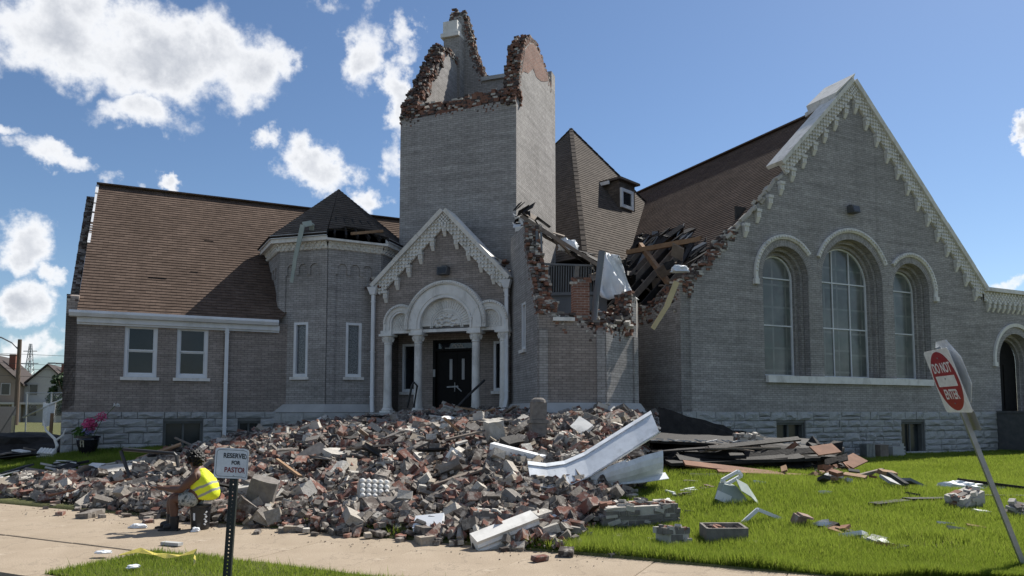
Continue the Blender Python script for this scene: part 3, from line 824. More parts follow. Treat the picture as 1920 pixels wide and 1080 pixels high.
mb = MB(); checker(mb, FW.pt(15.25, .06, 6.2), FW.pt(24, .06, 6.2), (0, 0, 1), FW.n, 4, .10, .06, 0, 0); mb.fbox(FW, 15.2, 24, -.4, .24, 6.605, 6.76); part(mb, 'link_cornice', 'terracotta_white')
for i in range(14): corbel(FW, 15.5 + i * .33, 6.2, CORB_S)
mb = MB(); mb.panel(FW, rect(15.76, 24, -.5, WT), (), -.03, .3); part(mb, 'foundation', 'joint')
# stoop with iron rail
mb = MB(); mb.fbox(FW, 15.78, 21, .0, 1.6, -.3, WT - .06); mb.fbox(FW, 15.74, 21.0, -.02, 1.66, WT - .055, WT + .02); stoop = part(mb, 'stoop', 'flood_lamp', label='dark painted side stoop')
mb = MB()
for a, b in (((15.9, 1.5, 1.79), (15.9, 1.5, 2.62)), ((15.9, 1.5, 2.6), (21, 1.5, 2.35)), ((15.3, 1.6, 2.65), (17.1, 1.5, 1.85)), ((15.9, 1.5, 2.2), (21, 1.5, 2.0))): mb.bar(FW.pt(*a), FW.pt(*b), .04, .04)
for k in range(12): mb.bar(FW.pt(16.2 + k * .4, 1.5, 1.79), FW.pt(16.2 + k * .4, 1.5, 2.6 - k * .02), .018, .018)
part(mb, 'railing', 'black_metal', stoop)
# side wall of the gabled wing running back
FS = Frame(5.27, 23, 25.7 - 90)
mb = MB(); mb.panel(FS, [(-13, WT), (0.0, WT), (0.0, 5.75), (-.3, 5.62), (-.8, 5.5), (-1.6, 5.1), (-2.6, 4.9), (-5, 4.9), (-7, 5.4), (-13, 5.5)], (), -.004, .4); part(mb, 'side_wall', 'brick')
mb = MB(); ragged(mb, [FS.pt(s, .0, z) for s, z in ((-.02, 5.72), (-.8, 5.5), (-1.6, 5.1), (-2.6, 4.9), (-5, 4.9))], -FS.n, .42, FS.u, .42, .075, (4, 3, 3, 2), .5); part(mb, 'broken_brickwork', BRK, kind='stuff')
mb = MB(); mb.panel(FS, rect(-13, .0, -.5, WT), (), .02, .3); fo = part(mb, 'foundation', 'joint'); stones(FS, -3.2, -.02, .2, WT, .02, fo)
mb = MB(); mb.fbox(FW, .0, .52, .0, .05, WT - .42, WT + .001); mb.fbox(FW, .53, 1.15, 0, .055, WT - .6, WT + .001); part(mb, 'patch_stone', 'smooth_stone')
# roof: left slope torn away along its lower edge, right slope whole
ZR = 13.30
sl2 = math.sqrt(2)
def RB(s): return (s + .3) * sl2
edge = [(.35, 1.75), (.8, 1.72), (1.1, 2.0), (1.5, 2.22), (1.9, 2.12), (2.35, 2.6), (2.8, 2.75), (3.1, 3.2), (3.7, 3.15), (4.2, 3.6), (4.7, 3.4), (5.2, 3.85), (5.8, 3.62), (6.3, 4.0), (7.0, 3.75), (7.6, 4.1), (8.5, 3.85), (9.4, 4.3), (10.2, 4.2), (11.2, 4.7), (14, 4.6), (17, 4.7)]
poly = [(a, RB(s)) for a, s in edge] + [(17, RB(8.0)), (.35, RB(8.0))]
mb = MB(); Bv = (FW.u + Vector((0, 0, 1))).normalized()
shingle_plane(mb, FW.pt(-.3, 0, ZR - 8.3), -FW.n, Bv, poly)
part(mb, 'roof', ['shingle_brown', 'char'], label='brown shingle slope torn open along its lower edge')
mb = MB(); Bv2 = (-FW.u + Vector((0, 0, 1))).normalized()
shingle_plane(mb, FW.pt(16.0, 0, ZR - 8.0), -FW.n, Bv2, [(.35, 0), (17, 0), (17, 8 * sl2), (.35, 8 * sl2)], .3); mb.bar(FW.pt(8, -.4, ZR + .03), FW.pt(8, -17, ZR + .03), .3, .06)
part(mb, 'roof', ['shingle_brown', 'char'])
# torn felt and sagging sheathing along the hole
mb = MB()
for i in range(len(edge) - 5):
    a, s = edge[i]; a2, s2_ = edge[i + 1]
    for k in range(4):
        t0 = rnd(); aa = a + (a2 - a) * t0; sx = s + (s2_ - s) * t0
        p = FW.pt(sx, -aa, ZR - (8 - sx) + .01) + Bv * U(-.1, .3); L = U(.12, .9) if rnd() < .8 else U(.9, 1.5); w = U(.08, .6)
        d1 = (-FW.n * w + Bv * U(-.25, .25) + Vector((0, 0, U(-.08, .08)))); dn = -Bv * L + Vector((U(-.25, .15), U(-.25, .15), -U(.0, .6) * L)) + FW.n * U(-.45, .45)
        th_ = Vector((-.2, -.1, .3)).normalized() * U(.012, .03); e1, e2 = U(.4, 1.1), U(.5, 1.2)
        b0, b1, b2, b3 = p, p + d1, p + d1 * U(.5, 1.2) + dn * e1, p + dn * e2
        mb.hexa([b0, b1, b2, b3, b0 + th_, b1 + th_, b2 + th_, b3 + th_], 0 if rnd() < .8 else 1)
part(mb, 'torn_felt', ['char', 'interior_grey'], kind='stuff')
# exposed rafters and beams under the hole
for i in range(15):
    a = .7 + i * .62; s0 = .3 + U(-.1, .5) if i % 4 else 1.6; mb = MB()
    mb.bar(FW.pt(s0, -a, ZR - (8 - s0) - .28), FW.pt(5.6, -a, ZR - 2.4 - .28), .07, .22)
    part(mb, 'rafter', 'old_timber' if i % 3 else 'char')
mb = MB(); mb.bar(FW.pt(1.0, -1.8, 6.1), FW.pt(2.4, -5.4, 8.35), .14, .2); part(mb, 'beam', 'timber')
mb = MB(); mb.bar(FW.pt(1.9, -5.6, 8.05), FW.pt(2.6, -2.0, 7.9), .12, .18); part(mb, 'beam', 'timber')
mb = MB(); mb.bar(FW.pt(.8, -.5, 5.6), FW.pt(2.2, -9, 5.8), .16, .22); part(mb, 'beam', 'old_timber')
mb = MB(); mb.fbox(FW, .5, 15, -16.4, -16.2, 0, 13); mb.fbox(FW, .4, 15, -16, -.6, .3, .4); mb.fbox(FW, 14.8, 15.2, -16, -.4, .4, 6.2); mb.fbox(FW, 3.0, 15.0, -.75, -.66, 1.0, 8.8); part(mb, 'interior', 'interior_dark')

# ================================================================== long wing
S1 = 6.6
wins = [(1.58, 2.50, 2.84, 4.47), (3.05, 3.97, 2.84, 4.47)]
mb = MB(); mb.panel(FL, rect(0, S1, WT, 4.72), [rect(*w) for w in wins], 0, .3); part(mb, 'front_wall', 'brick_warm')
for w in wins: sash_window(FL, *w, label='white double-hung window with dark panes')
holes = [(2.75, 3.88, .62, 1.47), (4.94, 5.62, .62, 1.46)]
mb = MB(); mb.panel(FL, rect(0, S1, -.4, WT), [rect(*w) for w in holes], -.01, .3); fo = part(mb, 'foundation', 'joint', label='rough grey ashlar base of the long wing')
stones(FL, 0, S1, .45, WT, -.012, fo, [(a - .01, b + .01, c, d) for a, b, c, d in holes], .3, .95, (.17, .36))
for w in holes: basement_window(FL, *w)
# end wall with torn parapet
FE = Frame(*FL.pt(0, 0, 0).xy, 25.7 - 90)
mb = MB(); mb.panel(FE, [(-10.2, -.4), (0, -.4), (0, 5.25), (-.25, 5.32), (-.6, 5.05), (-5, 9.62), (-10.2, 4.7)], (), .001, .32); part(mb, 'end_wall', 'brick_warm')
mb = MB(); ragged(mb, [FE.pt(-.05, 0, 5.2), FE.pt(-.6, 0, 5.2)], -FE.n, .3, FE.u, .2, .11, (1, 4, 2, 3)); ragged(mb, [FE.pt(-.6, 0, 5.0), FE.pt(-1.2, 0, 5.6), FE.pt(-3, 0, 7.5), FE.pt(-4.9, 0, 9.5)], -FE.n, .22, FE.u, .12, .13, (0, 5, 0, 2), .1, -.05); part(mb, 'broken_brickwork', BRK, kind='stuff')
mb = MB()
P0, P1 = FL.pt(.33, -.1, 4.95), FL.pt(.33, -5, 10.02)
for k in range(11):
    a, b = P0.lerp(P1, k / 11 + .004), P0.lerp(P1, (k + 1) / 11 - .006); mb.bar(a + Vector((0, 0, U(0, .05))), b + Vector((0, 0, U(0, .05))), U(.05, .09), .16)
part(mb, 'rake_flashing', 'white_paint', label='white flashing strip up the broken left rake')
# roof slopes
mb = MB(); Bf = (FL.pt(0, -5, 10.08) - FL.pt(0, .28, 4.78)); bl = Bf.length
shingle_plane(mb, FL.pt(.3, .28, 4.78), FL.u, Bf, [(0, 0), (5.75, 0), (6.3, .7), (7.4, 1.6), (8.4, 2.2), (14.5, 2.6), (14.5, bl), (0, bl)])
part(mb, 'roof', ['shingle_brown', 'old_timber'], label='long brown shingle roof slope in sunlight')
mb = MB(); Bb = (FL.pt(0, -5, 10.08) - FL.pt(0, -10.3, 4.78)); shingle_plane(mb, FL.pt(.3, -10.3, 4.78), FL.u, Bb, [(0, 0), (14.5, 0), (14.5, bl), (0, bl)], .3)
mb.bar(FL.pt(.3, -5, 10.13), FL.pt(14.8, -5, 10.10), .26, .05); part(mb, 'roof', ['shingle_brown', 'old_timber'])
mb = MB()
for (b, a0, a1) in ((3.2, 9.0, 9.5), (3.22, 9.7, 10.6), (1.9, 3.1, 4.0), (4.4, 6.0, 6.5), (2.4, 5.2, 5.6)):
    f = Bf.normalized(); p = FL.pt(.3, .28, 4.78) + f * b; mb.bar(p + FL.u * a0 * .6, p + FL.u * (a1 * .6), .04, .05)
part(mb, 'lifted_shingle', 'char', kind='stuff')
# gutter, fascia and downspout
mb = MB()
gp = [(.02, 4.62), (.30, 4.62), (.36, 4.72), (.34, 4.80), (.30, 4.80), (.31, 4.73), (.27, 4.66), (.05, 4.66)]
for i in range(len(gp)):
    a, b = gp[i], gp[(i + 1) % len(gp)]; mb.poly([FL.pt(.10, a[0], a[1]), FL.pt(6.1, a[0], a[1]), FL.pt(6.1, b[0], b[1]), FL.pt(.10, b[0], b[1])])
mb.poly([FL.pt(.10, a, b) for a, b in gp]); part(mb, 'gutter', 'white_paint')
mb = MB(); mb.fbox(FL, .3, 6.15, .002, .16, 4.46, 4.615); mb.fbox(FL, .3, 6.15, .002, .09, 4.40, 4.458); part(mb, 'fascia', 'white_paint')
def downspout(fr, s, n, z0, z1, head=None, kick=0.0):
    mb = MB(); w = .055
    pts = [fr.pt(s, n, z1), fr.pt(s, n, z0 + .3), fr.pt(s + kick, n + .02, z0)]
    mb.bar(pts[0], pts[1], w * 2, w * 1.6, fr.n); mb.bar(pts[1], pts[2], w * 2, w * 1.6, fr.n)
    for z in (z0 + .5, (z0 + z1) / 2, z1 - .3): mb.fbox(fr, s - .075, s + .075, n - .06, n + .055, z, z + .03)
    if head: mb.hexa([fr.pt(s - .09, n + .08, z1 - .05), fr.pt(s + .09, n + .08, z1 - .05), fr.pt(s + .09, n - .08, z1 - .05), fr.pt(s - .09, n - .08, z1 - .05), fr.pt(s - .17, n + .15, z1 + .2), fr.pt(s + .17, n + .15, z1 + .2), fr.pt(s + .17, n - .08, z1 + .2), fr.pt(s - .17, n - .08, z1 + .2)])
    return part(mb, 'downspout', 'white_paint')
downspout(FL, 4.52, .10, .75, 4.62)

# ================================================================== octagonal turret with pointed roof
def octa(cx, cy, rad, a0, k):
    return [Vector((cx + rad * math.sin(R(a0 + 45 * i)), cy - rad * math.cos(R(a0 + 45 * i)), 0)) for i in k]
def face_frame(p, q):
    d = q - p; return Frame(p.x, p.y, math.degrees(math.atan2(d.y, d.x))), d.length
TC = (-6.39, 26.75); TR = 2.40; TA = 6
def tz(z): return 1.8 + (z - 1.8) * 1.07
kk = range(-2, 4)
ov = octa(*TC, TR, TA, kk); oo = octa(*TC, TR + .3, TA, kk); of = octa(*TC, TR + .06, TA, kk)
TZ = 7.21
for i in range(5):
    fr, L = face_frame(ov[i], ov[i + 1])
    hol = []
    if i in (1, 2): c = L / 2 - (.05 if i == 1 else -.0); hol = [rect(c - .27, c + .27, 2.93, 4.76)]
    mb = MB(); mb.panel(fr, rect(0, L, 1.9, TZ), hol, 0, .3); part(mb, 'turret_wall', 'brick')
    # corner strips and the little blind arcade
    mb = MB(); pr = .045
    up = [(0, 2.02), (.26, 2.02), (.26, 6.35)]
    na = 3; wv = (L - .52) / na
    for a in range(na):
        c = .26 + wv * (a + .5); r = wv * .36
        up += [(c - r, 6.35)] + [(c - r * math.cos(math.pi * t_ / 10), 6.57 + r * math.sin(math.pi * t_ / 10)) for t_ in range(11)] + [(c + r, 6.35)]
    up += [(L - .26, 6.35), (L - .26, 2.02), (L, 2.02), (L, TZ), (0, TZ)]
    mb.panel(fr, up, (), pr, pr - .002); part(mb, 'corner_pilaster', 'brick')
    if hol: sash_window(fr, hol[0][0][0], hol[0][1][0], 2.93, 4.76, -.06, True, 'narrow white-framed turret window with lace curtain', 'lace_glass', .085, False)
    # flared stone table and base
    fo_, Lo = face_frame(oo[i], oo[i + 1]); m2 = MB()
    z0, z1 = WT - .02, 2.02
    m2.hexa([oo[i] + Vector((0, 0, z0)), oo[i + 1] + Vector((0, 0, z0)), ov[i + 1] + Vector((0, 0, z0)), ov[i] + Vector((0, 0, z0)), of[i] + Vector((0, 0, z1)), of[i + 1] + Vector((0, 0, z1)), ov[i + 1] + Vector((0, 0, z1)), ov[i] + Vector((0, 0, z1))]); part(m2, 'water_table', 'smooth_stone')
    m3 = MB(); m3.panel(fo_, rect(0, Lo, -.3, WT - .021), (), -.03, .25); bo = part(m3, 'foundation', 'joint')
    if i < 4: stones(fo_, .0, Lo, .75, WT - .03, -.03, bo, (), .4, .9, (.25, .36), .045)
    # cornice
    m4 = MB(); A, B = of[i] + Vector((0, 0, TZ - .02)), of[i + 1] + Vector((0, 0, TZ - .02))
    checker(m4, A, B, Vector((0, 0, 1)) + fr.n * .35, fr.n, 3, .088, .055, 0, 0)
    a2, b2 = octa(*TC, TR + .12, TA, kk), octa(*TC, TR + .36, TA, kk)
    zt = Vector((0, 0, TZ + .22)); ht = Vector((0, 0, .13 if i != 2 else .07))
    m4.hexa([b2[i] * .99 + a2[i] * .01 + zt, b2[i + 1] * .99 + a2[i + 1] * .01 + zt, ov[i + 1] + zt, ov[i] + zt, b2[i] + zt + ht, b2[i + 1] + zt + ht, ov[i + 1] + zt + ht, ov[i] + zt + ht])
    part(m4, 'turret_cornice', 'terracotta_white')
# white gutter on the unbroken sides
mb = MB(); g1, g2 = octa(*TC, TR + .42, TA, kk), octa(*TC, TR + .22, TA, kk); z = Vector((0, 0, TZ + .355)); h = Vector((0, 0, .12))
for i in (0, 1, 3):
    mb = MB(); mb.hexa([g1[i] + z, g1[i + 1] + z, g2[i + 1] + z, g2[i] + z, g1[i] + z + h, g1[i + 1] + z + h, g2[i + 1] + z + h, g2[i] + z + h]); part(mb, 'turret_gutter', 'white_paint')
mb = MB(); apx = Vector((*TC, 9.95)); RE = TR + .46
re = octa(*TC, RE, TA, range(0, 8))
for i in range(8):
    p, q = re[i] + Vector((0, 0, TZ + .42)), re[(i + 1) % 8] + Vector((0, 0, TZ + .42)); A = q - p; L = A.length; mid = (p + q) / 2; Bv_ = apx - mid; H = Bv_.length
    pl = [(-L / 2, 0), (L / 2, 0), (0, H)]
    if i == 0: pl = [(-L / 2 + .12, .3), (-.55, .42), (-.3, .62), (.1, .56), (.45, .6), (.62, .28), (L / 2 - .06, .16), (0, H)]
    shingle_plane(mb, mid, A, Bv_, pl)
part(mb, 'turret_roof', ['shingle_grey', 'char'], label='dark pointed shingle roof of the turret torn at its eave')
mb = MB()
p, q = re[0] + Vector((0, 0, TZ + .40)), re[1] + Vector((0, 0, TZ + .40))
for k in range(5):
    a = p.lerp(q, .12 + k * .19); mb.bar(a.lerp(Vector((*TC, TZ + .4)), .05), a.lerp(apx, .35) - Vector((0, 0, .05)), .06, .14)
mb.bar(p.lerp(q, .3) + Vector((.1, .25, .12)), p.lerp(q, .85) + Vector((0, .35, .38)), .07, .09, m=1)
mb.poly([Vector((v_.x, v_.y, TZ + .3)) for v_ in octa(*TC, TR - .1, TA, range(8))], 0)
part(mb, 'torn_eave', ['char', 'timber'], kind='stuff')
# bent hanging strip of gutter metal
mb = MB(); f3, L3 = face_frame(ov[1], ov[2])
pp = [f3.pt(s, n, z) for s, n, z in ((1.25, .1, 7.68), (1.45, .40, 8.0), (1.2, .55, 7.92), (1.05, .52, 7.35), (.88, .45, 6.85), (.80, .40, 6.5), (.70, .36, 6.05))]
for i in range(len(pp) - 1): mb.bar(pp[i], pp[i + 1], .20 - .015 * i, .03, f3.n)
part(mb, 'hanging_gutter', 'pale_green_metal', label='bent strip of gutter metal hanging from the turret eave')

# ================================================================== entrance
PC = .06; PL, PR = -2.5, 2.27; PE, PA = 5.78, 8.02
mb = MB()
mb.panel(FQ, [(PL, 1.2), (PR, 1.2), (PR, PE), (PC, PA), (PL, PE)], [rect(-2.12, 2.10, 1.5, 4.42)], 0, .28)
part(mb, 'entrance_wall', 'brick_warm')
mb = MB(); sd = [rect(-1.95, -1.30, 2.45, 4.1), rect(1.42, 2.02, 2.45, 4.1), rect(-.80, .92, 1.6, 4.2)]
mb.panel(FQ, rect(-2.4, 2.2, 1.2, 4.8), sd, -.95, .2); mb.fbox(FQ, -2.4, -2.12, -.95, -.28, 1.2, 4.8); mb.fbox(FQ, 2.10, 2.25, -.95, -.28, 1.2, 4.8); part(mb, 'porch_wall', 'brick_warm')
mb = MB(); mb.fbox(FQ, -2.12, 2.10, -.95, -.0, 4.421, 4.6); part(mb, 'porch_ceiling', 'smooth_stone')
mb = MB(); mb.fbox(FQ, -2.45, 2.3, -.95, .45, .3, 1.74); mb.fbox(FQ, -2.2, 2.1, .45, .85, .3, 1.56); mb.fbox(FQ, -2.2, 2.1, .85, 1.25, .3, 1.38); part(mb, 'entrance_steps', 'smooth_stone')
for q in sd[:2]: sash_window(FQ.sub(0, -.95), q[0][0], q[1][0], q[0][1], q[2][1], -.02, True, 'dark sidelight window behind the columns', 'window_glass', .08, False)
# doors
mb = MB(); mb.fbox(FQ, -.80, -.70, -1.15, -.93, 1.74, 4.2); mb.fbox(FQ, .82, .92, -1.15, -.93, 1.74, 4.2); mb.fbox(FQ, -.7, .82, -1.15, -.94, 3.82, 3.90); mb.fbox(FQ, -.7, .82, -1.15, -.95, 4.1, 4.2)
dr = part(mb, 'double_door', 'dark_wood', label='black double entrance door with two narrow lights')
mb = MB(); mb.fbox(FQ, -.7, .82, -1.08, -1.06, 3.9, 4.1); part(mb, 'transom_pane', 'window_glass', dr)
mb = MB()
for k in range(7): mb.box(FQ.pt(-.12 + k * .06, -1.05, 3.98 + .04 * (k % 2)), (.05, .02, .09), Matrix.Rotation(U(-.5, .5), 3, 'Y'))
mb.fbox(FQ, -.4, .4, -1.058, -1.04, 3.905, 3.94); part(mb, 'transom_lettering', 'smooth_stone', dr)
for a, b in ((-.695, .055), (.065, .815)):
    m2 = MB(); m2.fbox(FQ, a, b, -1.08, -1.03, 1.76, 3.81); lf = part(m2, 'door_leaf', 'dark_wood', dr)
    # kept one level: lights and pulls hang on the door itself
    c = a + (.53 if a < 0 else .22); m3 = MB(); m3.fbox(FQ, c - .05, c + .05, -1.03, -1.02, 2.85, 3.55); part(m3, 'door_light', 'smooth_stone', dr)
m3 = MB(); m3.fbox(FQ, -.02, .0, -1.03, -.99, 2.45, 2.75); m3.bar(FQ.pt(-.3, -1.0, 2.6), FQ.pt(.12, -1.0, 2.62), .03, .05); m3.bar(FQ.pt(.05, -.98, 2.62), FQ.pt(.25, -.98, 2.45), .03, .03); part(m3, 'door_pull', 'grey_metal', dr)
m3 = MB(); m3.fbox(FQ, -.78, -.70, -.929, -.90, 2.95, 3.2); part(m3, 'door_plate', 'smooth_stone', dr)
# columns
colm = {}
for s in (-2.0, -.88, 1.17, 2.12):
    p = FQ.pt(s, .02, 0); mb = MB()
    mb.lathe(p, [(.15, 1.92), (.135, 2.2), (.125, 4.0)], 20)
    co = part(mb, 'column', 'white_stone', smooth=True)
    mb = MB(); mb.fbox(FQ, s - .19, s + .19, -.17, .21, 1.74, 1.80); mb.lathe(p, [(.19, 1.80), (.20, 1.83), (.18, 1.87), (.155, 1.90), (.165, 1.93)], 20); part(mb, 'column_base', 'white_stone', co)
    mb = MB(); mb.lathe(p, [(.125, 4.0), (.15, 4.02), (.13, 4.05), (.15, 4.14), (.19, 4.24), (.215, 4.27)], 16)
    for k in range(8):
        a = 2 * math.pi * k / 8; mb.box(p + Vector((math.cos(a) * .165, math.sin(a) * .165, 4.15 + .05 * (k % 2))), (.06, .08, .13), Matrix.Rotation(a, 3, 'Z') @ Matrix.Rotation(.35, 3, 'Y'))
    mb.fbox(FQ, s - .235, s + .235, -.2, .25, 4.27, 4.345); part(mb, 'capital', 'white_stone', co)
# arches: one big, two small
ZSP = 4.46
for s in (-2.0, -.88, 1.17, 2.12):
    mb = MB(); mb.fbox(FQ, s - .2, s + .2, -.1, .19, 4.346, ZSP); part(mb, 'impost', 'white_stone')
AC = (-.88 + 1.17) / 2; AR = 1.03
def white_arch(c, r0, r1, name, parts, ZSP=ZSP):
    mb = MB()
    for a, b, n in parts:
        mb.ring(FQ, c, ZSP, [(a, -.05), (a, n), (b, n), (b, -.05)], 0, 180, 40)
        for sg in (-1, 1): mb.fbox(FQ, *sorted((c + sg * a, c + sg * b)), -.05, n, 4.461, ZSP)
    o = part(mb, name, 'white_stone'); m2 = MB(); n = int(math.pi * r1 / .085)
    for i in range(n):
        a = math.pi * (i + .5) / n; m2.box(FQ.pt(c + (r1 - .05) * math.cos(a), .20 if r1 < 1 else .26, ZSP + (r1 - .05) * math.sin(a)), (.06, .05, .055), Matrix.Rotation(R(-19.3), 3, 'Z') @ Matrix.Rotation(-a, 3, 'Y'))
    ob_ = part(m2, 'bead_ornament', 'white_stone', o, kind='stuff')
white_arch(AC, .93, 1.44, 'great_arch', ((.88, .95, .23), (.95, 1.0, .19), (1.0, 1.28, .215), (1.28, 1.33, .18), (1.33, 1.44, .25)), 4.58)
for c in (-1.47, 1.67): white_arch(c, .36, .64, 'small_arch', ((.35, .39, .16), (.39, .43, .12), (.43, .55, .145), (.55, .64, .175)), 4.68)
# carved tympanum
mb = MB(); mb.panel(FQ, [(AC + .90 * math.cos(math.pi * i / 24), 4.56 + .90 * math.sin(math.pi * i / 24)) for i in range(25)], (), .03, .05)
ty = part(mb, 'tympanum', 'white_stone', label='carved white lunette above the door')
mb = MB()
for r_ in (.50, .56): mb.ring(FQ, AC, 4.50, [(r_, .02), (r_, .06), (r_ + .03, .06), (r_ + .03, .02)], 0, 180, 24)
for k in range(26):
    a = math.pi * (k + .5) / 26; mb.box(FQ.pt(AC + .70 * math.cos(a), .04, 4.56 + .70 * math.sin(a)), (.24, .03, .05), Matrix.Rotation(R(-19.3), 3, 'Z') @ Matrix.Rotation(-a, 3, 'Y'))
for i in range(7):
    a = math.pi * (i + .5) / 7
    for rr_, sz in ((.2, .06), (.33, .075), (.43, .05)):
        cc = FQ.pt(AC + rr_ * math.cos(a + (.12 if rr_ == .33 else 0)), .04, 4.50 + rr_ * math.sin(a + (.12 if rr_ == .33 else 0)))
        mb.lathe(cc, [(sz * .5, -.03), (sz, 0), (sz * .5, .03)], 8)
mb.fbox(FQ, AC - .98, AC + .98, .0, .10, 4.36, 4.46); part(mb, 'carving', 'white_stone', ty, kind='stuff')
for c in (-1.47, 1.67):
    mb = MB(); mb.panel(FQ, [(c - .36, 4.44), (c + .36, 4.44)] + [(c + .36 * math.cos(math.pi * i / 16), 4.68 + .36 * math.sin(math.pi * i / 16)) for i in range(17)], (), .03, .04); lp = part(mb, 'arch_panel', 'white_stone')
    mb = MB()
    for j in range(8):
        for i in range(9):
            x, z_ = -.36 + i * .09 + (j % 2) * .045, .03 + j * .075
            if abs(x) < .33 and x * x + max(0, z_ - .2) ** 2 < .33 ** 2: mb.box(FQ.pt(c + x, .04, 4.47 + z_), (.05, .03, .05), Matrix.Rotation(R(-19.3), 3, 'Z') @ Matrix.Rotation(.785, 3, 'Y'))
    mb.fbox(FQ, c - .42, c + .42, .0, .08, 4.36, 4.455); part(mb, 'lattice_carving', 'white_stone', lp, kind='stuff')
# entrance gable cornice
rake_band(FQ, PL - .03, PE + .16, PC, PA + .30, .02, 4, .088, .12, .55, 'entrance_cornice'); rake_band(FQ, PC, PA + .30, PR + .03, PE + .16, .02, 4, .088, .12, .55, 'entrance_cornice')
for i in range(-5, 6):
    s = PC + i * .43 ; corbel(FQ, s, PA - .10 - abs(i) * .43 * .955 - (.05 if i else .0), CORB_S)
flood(FQ, PC, 6.35)
mb = MB(); mb.poly([FQ.pt(PL, -.0, PE + .1), FQ.pt(PC, 0, PA + .25), FQ.pt(PC, -1.3, PA + .25), FQ.pt(PL, -1.3, PE + .1)]); mb.poly([FQ.pt(PR, 0, PE + .1), FQ.pt(PC, 0, PA + .25), FQ.pt(PC, -1.3, PA + .25), FQ.pt(PR, -1.3, PE + .1)])
mb.fbox(FQ, PL, -2.12, -1.3, -.28, 1.2, PE); mb.fbox(FQ, 2.1, PR, -1.3, -.28, 1.2, PE); part(mb, 'entrance_roof', 'shingle_grey')
downspout(FQ, PL - .02, .13, 1.75, 5.75, True, .03); downspout(FQ, PR - .02, .13, 1.9, 5.72, True, -.05)
mb = MB()
for k in range(16): mb.box(FQ.pt(PL + U(-.3, .25), U(-.6, .1), PE + U(.15, .5)), (U(.1, .3), U(.1, .25), U(.04, .12)), Matrix.Rotation(U(0, 3), 3, 'Z') @ Matrix.Rotation(U(-.6, .6), 3, 'X'), random.randrange(4))
for k in range(26): mb.box(FQ.pt(PR + U(-.6, .3), U(-.9, -.1), PE + U(.25, .9)), (U(.1, .35), U(.1, .25), U(.04, .14)), Matrix.Rotation(U(0, 3), 3, 'Z') @ Matrix.Rotation(U(-.6, .6), 3, 'X'), random.randrange(4))
part(mb, 'fallen_brickwork', BRK, kind='stuff')

# ================================================================== square tower, its head torn off
TN = -1.3; TLs, TRs = -2.33, 2.08; TT = .5; TB = TN - 4.35
mb = MB(); mb.panel(FQ, [(TLs, .8), (TRs, .8), (TRs, 12.40), (1.2, 12.42), (.3, 12.34), (-.8, 12.30), (-1.6, 12.26), (TLs, 12.32)], (), TN, TT); part(mb, 'tower_front', 'brick')
FT_R = FQ.sub(TRs, TN, 90); FT_L = FQ.sub(TLs, TN, -90)
rp = [(0, 12.42), (.25, 12.7), (.42, 13.3), (.62, 13.9), (.95, 14.65), (1.5, 15.15), (2.1, 15.38), (2.9, 15.28), (3.6, 14.95), (4.1, 14.75), (4.35, 14.5)]
mb = MB(); mb.panel(FT_R, [(0.002, .8), (4.35, .8)] + rp[::-1], (), .002, TT); part(mb, 'tower_side', 'brick', label='sunlit right face of the tower')
mb = MB(); mb.panel(FT_R, [(.55, 13.55), (.8, 13.75), (1.3, 13.9), (1.9, 14.35), (2.3, 14.2), (2.9, 14.3), (3.5, 14.55), (3.9, 14.75), (3.4, 14.98), (2.9, 15.25), (2.1, 15.33), (1.5, 15.1), (.95, 14.6)], (), .012, .02); part(mb, 'bare_backing', 'red_brick', label='patch of bare red brick backing on the tower')
lp_ = [(0, 12.35), (-.5, 13.05), (-.9, 13.55), (-1.3, 14.2), (-1.7, 14.7), (-2.1, 15.3), (-2.5, 15.95), (-3.0, 16.2), (-3.7, 16.25), (-4.35, 16.3)]
mb = MB(); mb.panel(FT_L, [(-4.35, .8), (-.503, .8), (-.503, lp_[1][1])] + lp_[1:], (), .002, TT); part(mb, 'tower_side', 'brick')
bp = [(TLs - .05, 17.2), (TLs + .1, 18.45), (TLs + .55, 18.3), (-1.55, 17.4), (-1.35, 16.6), (-1.15, 16.0), (-.9, 15.5), (-.2, 15.45), (TRs, 15.35)]
mb = MB(); mb.panel(FQ, [(TLs, 1), (TRs, 1)] + bp[::-1], (), TB, TT); part(mb, 'tower_back', 'brick')
mb = MB(); mb.fbox(FQ, TLs - .12, TLs + .62, TB - .5, TB + .45, 12.5, 17.25); part(mb, 'corner_pier', 'brick')
mb = MB(); mb.fbox(FQ, TLs - .22, TLs + .60, TB - .5, TB + .56, 17.25, 17.42); mb.fbox(FQ, TLs - .14, TLs + .50, TB - .4, TB + .48, 17.42, 17.95); part(mb, 'pier_cap', 'white_stone', label='white capstone on the tall tower remnant')
mb = MB(); mb.fbox(FQ, -.9, TRs - .45, TB - .1, TB + .1, 15.36, 15.52); part(mb, 'wall_plate', 'smooth_stone')
mb = MB(); mb.fbox(FQ, TLs + .4, TRs - .4, TB + .1, TN - .4, 11.3, 11.4); mb.bar(FQ.pt(-1.5, TB + .5, 13.4), FQ.pt(1.7, TB + .6, 13.9), .14, .18); mb.bar(FQ.pt(-1.5, TN - .9, 11.8), FQ.pt(.4, TB + .4, 13.6), .12, .14); part(mb, 'tower_deck', 'char')
mb = MB()
ragged(mb, [FQ.pt(s, TN + .0, z) for s, z in ((TLs, 12.36), (-1.6, 12.32), (-.6, 12.4), (.4, 12.45), (1.2, 12.5), (TRs, 12.6))], -FQ.n, .48, FQ.u, .42, .06, (6, 3, 1, 0), .12, .0)
for a in range(90): mb.box(FQ.pt(U(TLs + .02, TRs - .5), TN - U(.04, .4), 12.4 + U(-.05, .22)), (.2, .1, .064), Matrix.Rotation(R(-19.3) + U(-.1, .1), 3, 'Z'), random.choices(range(4), (6, 3, 1, 0))[0])
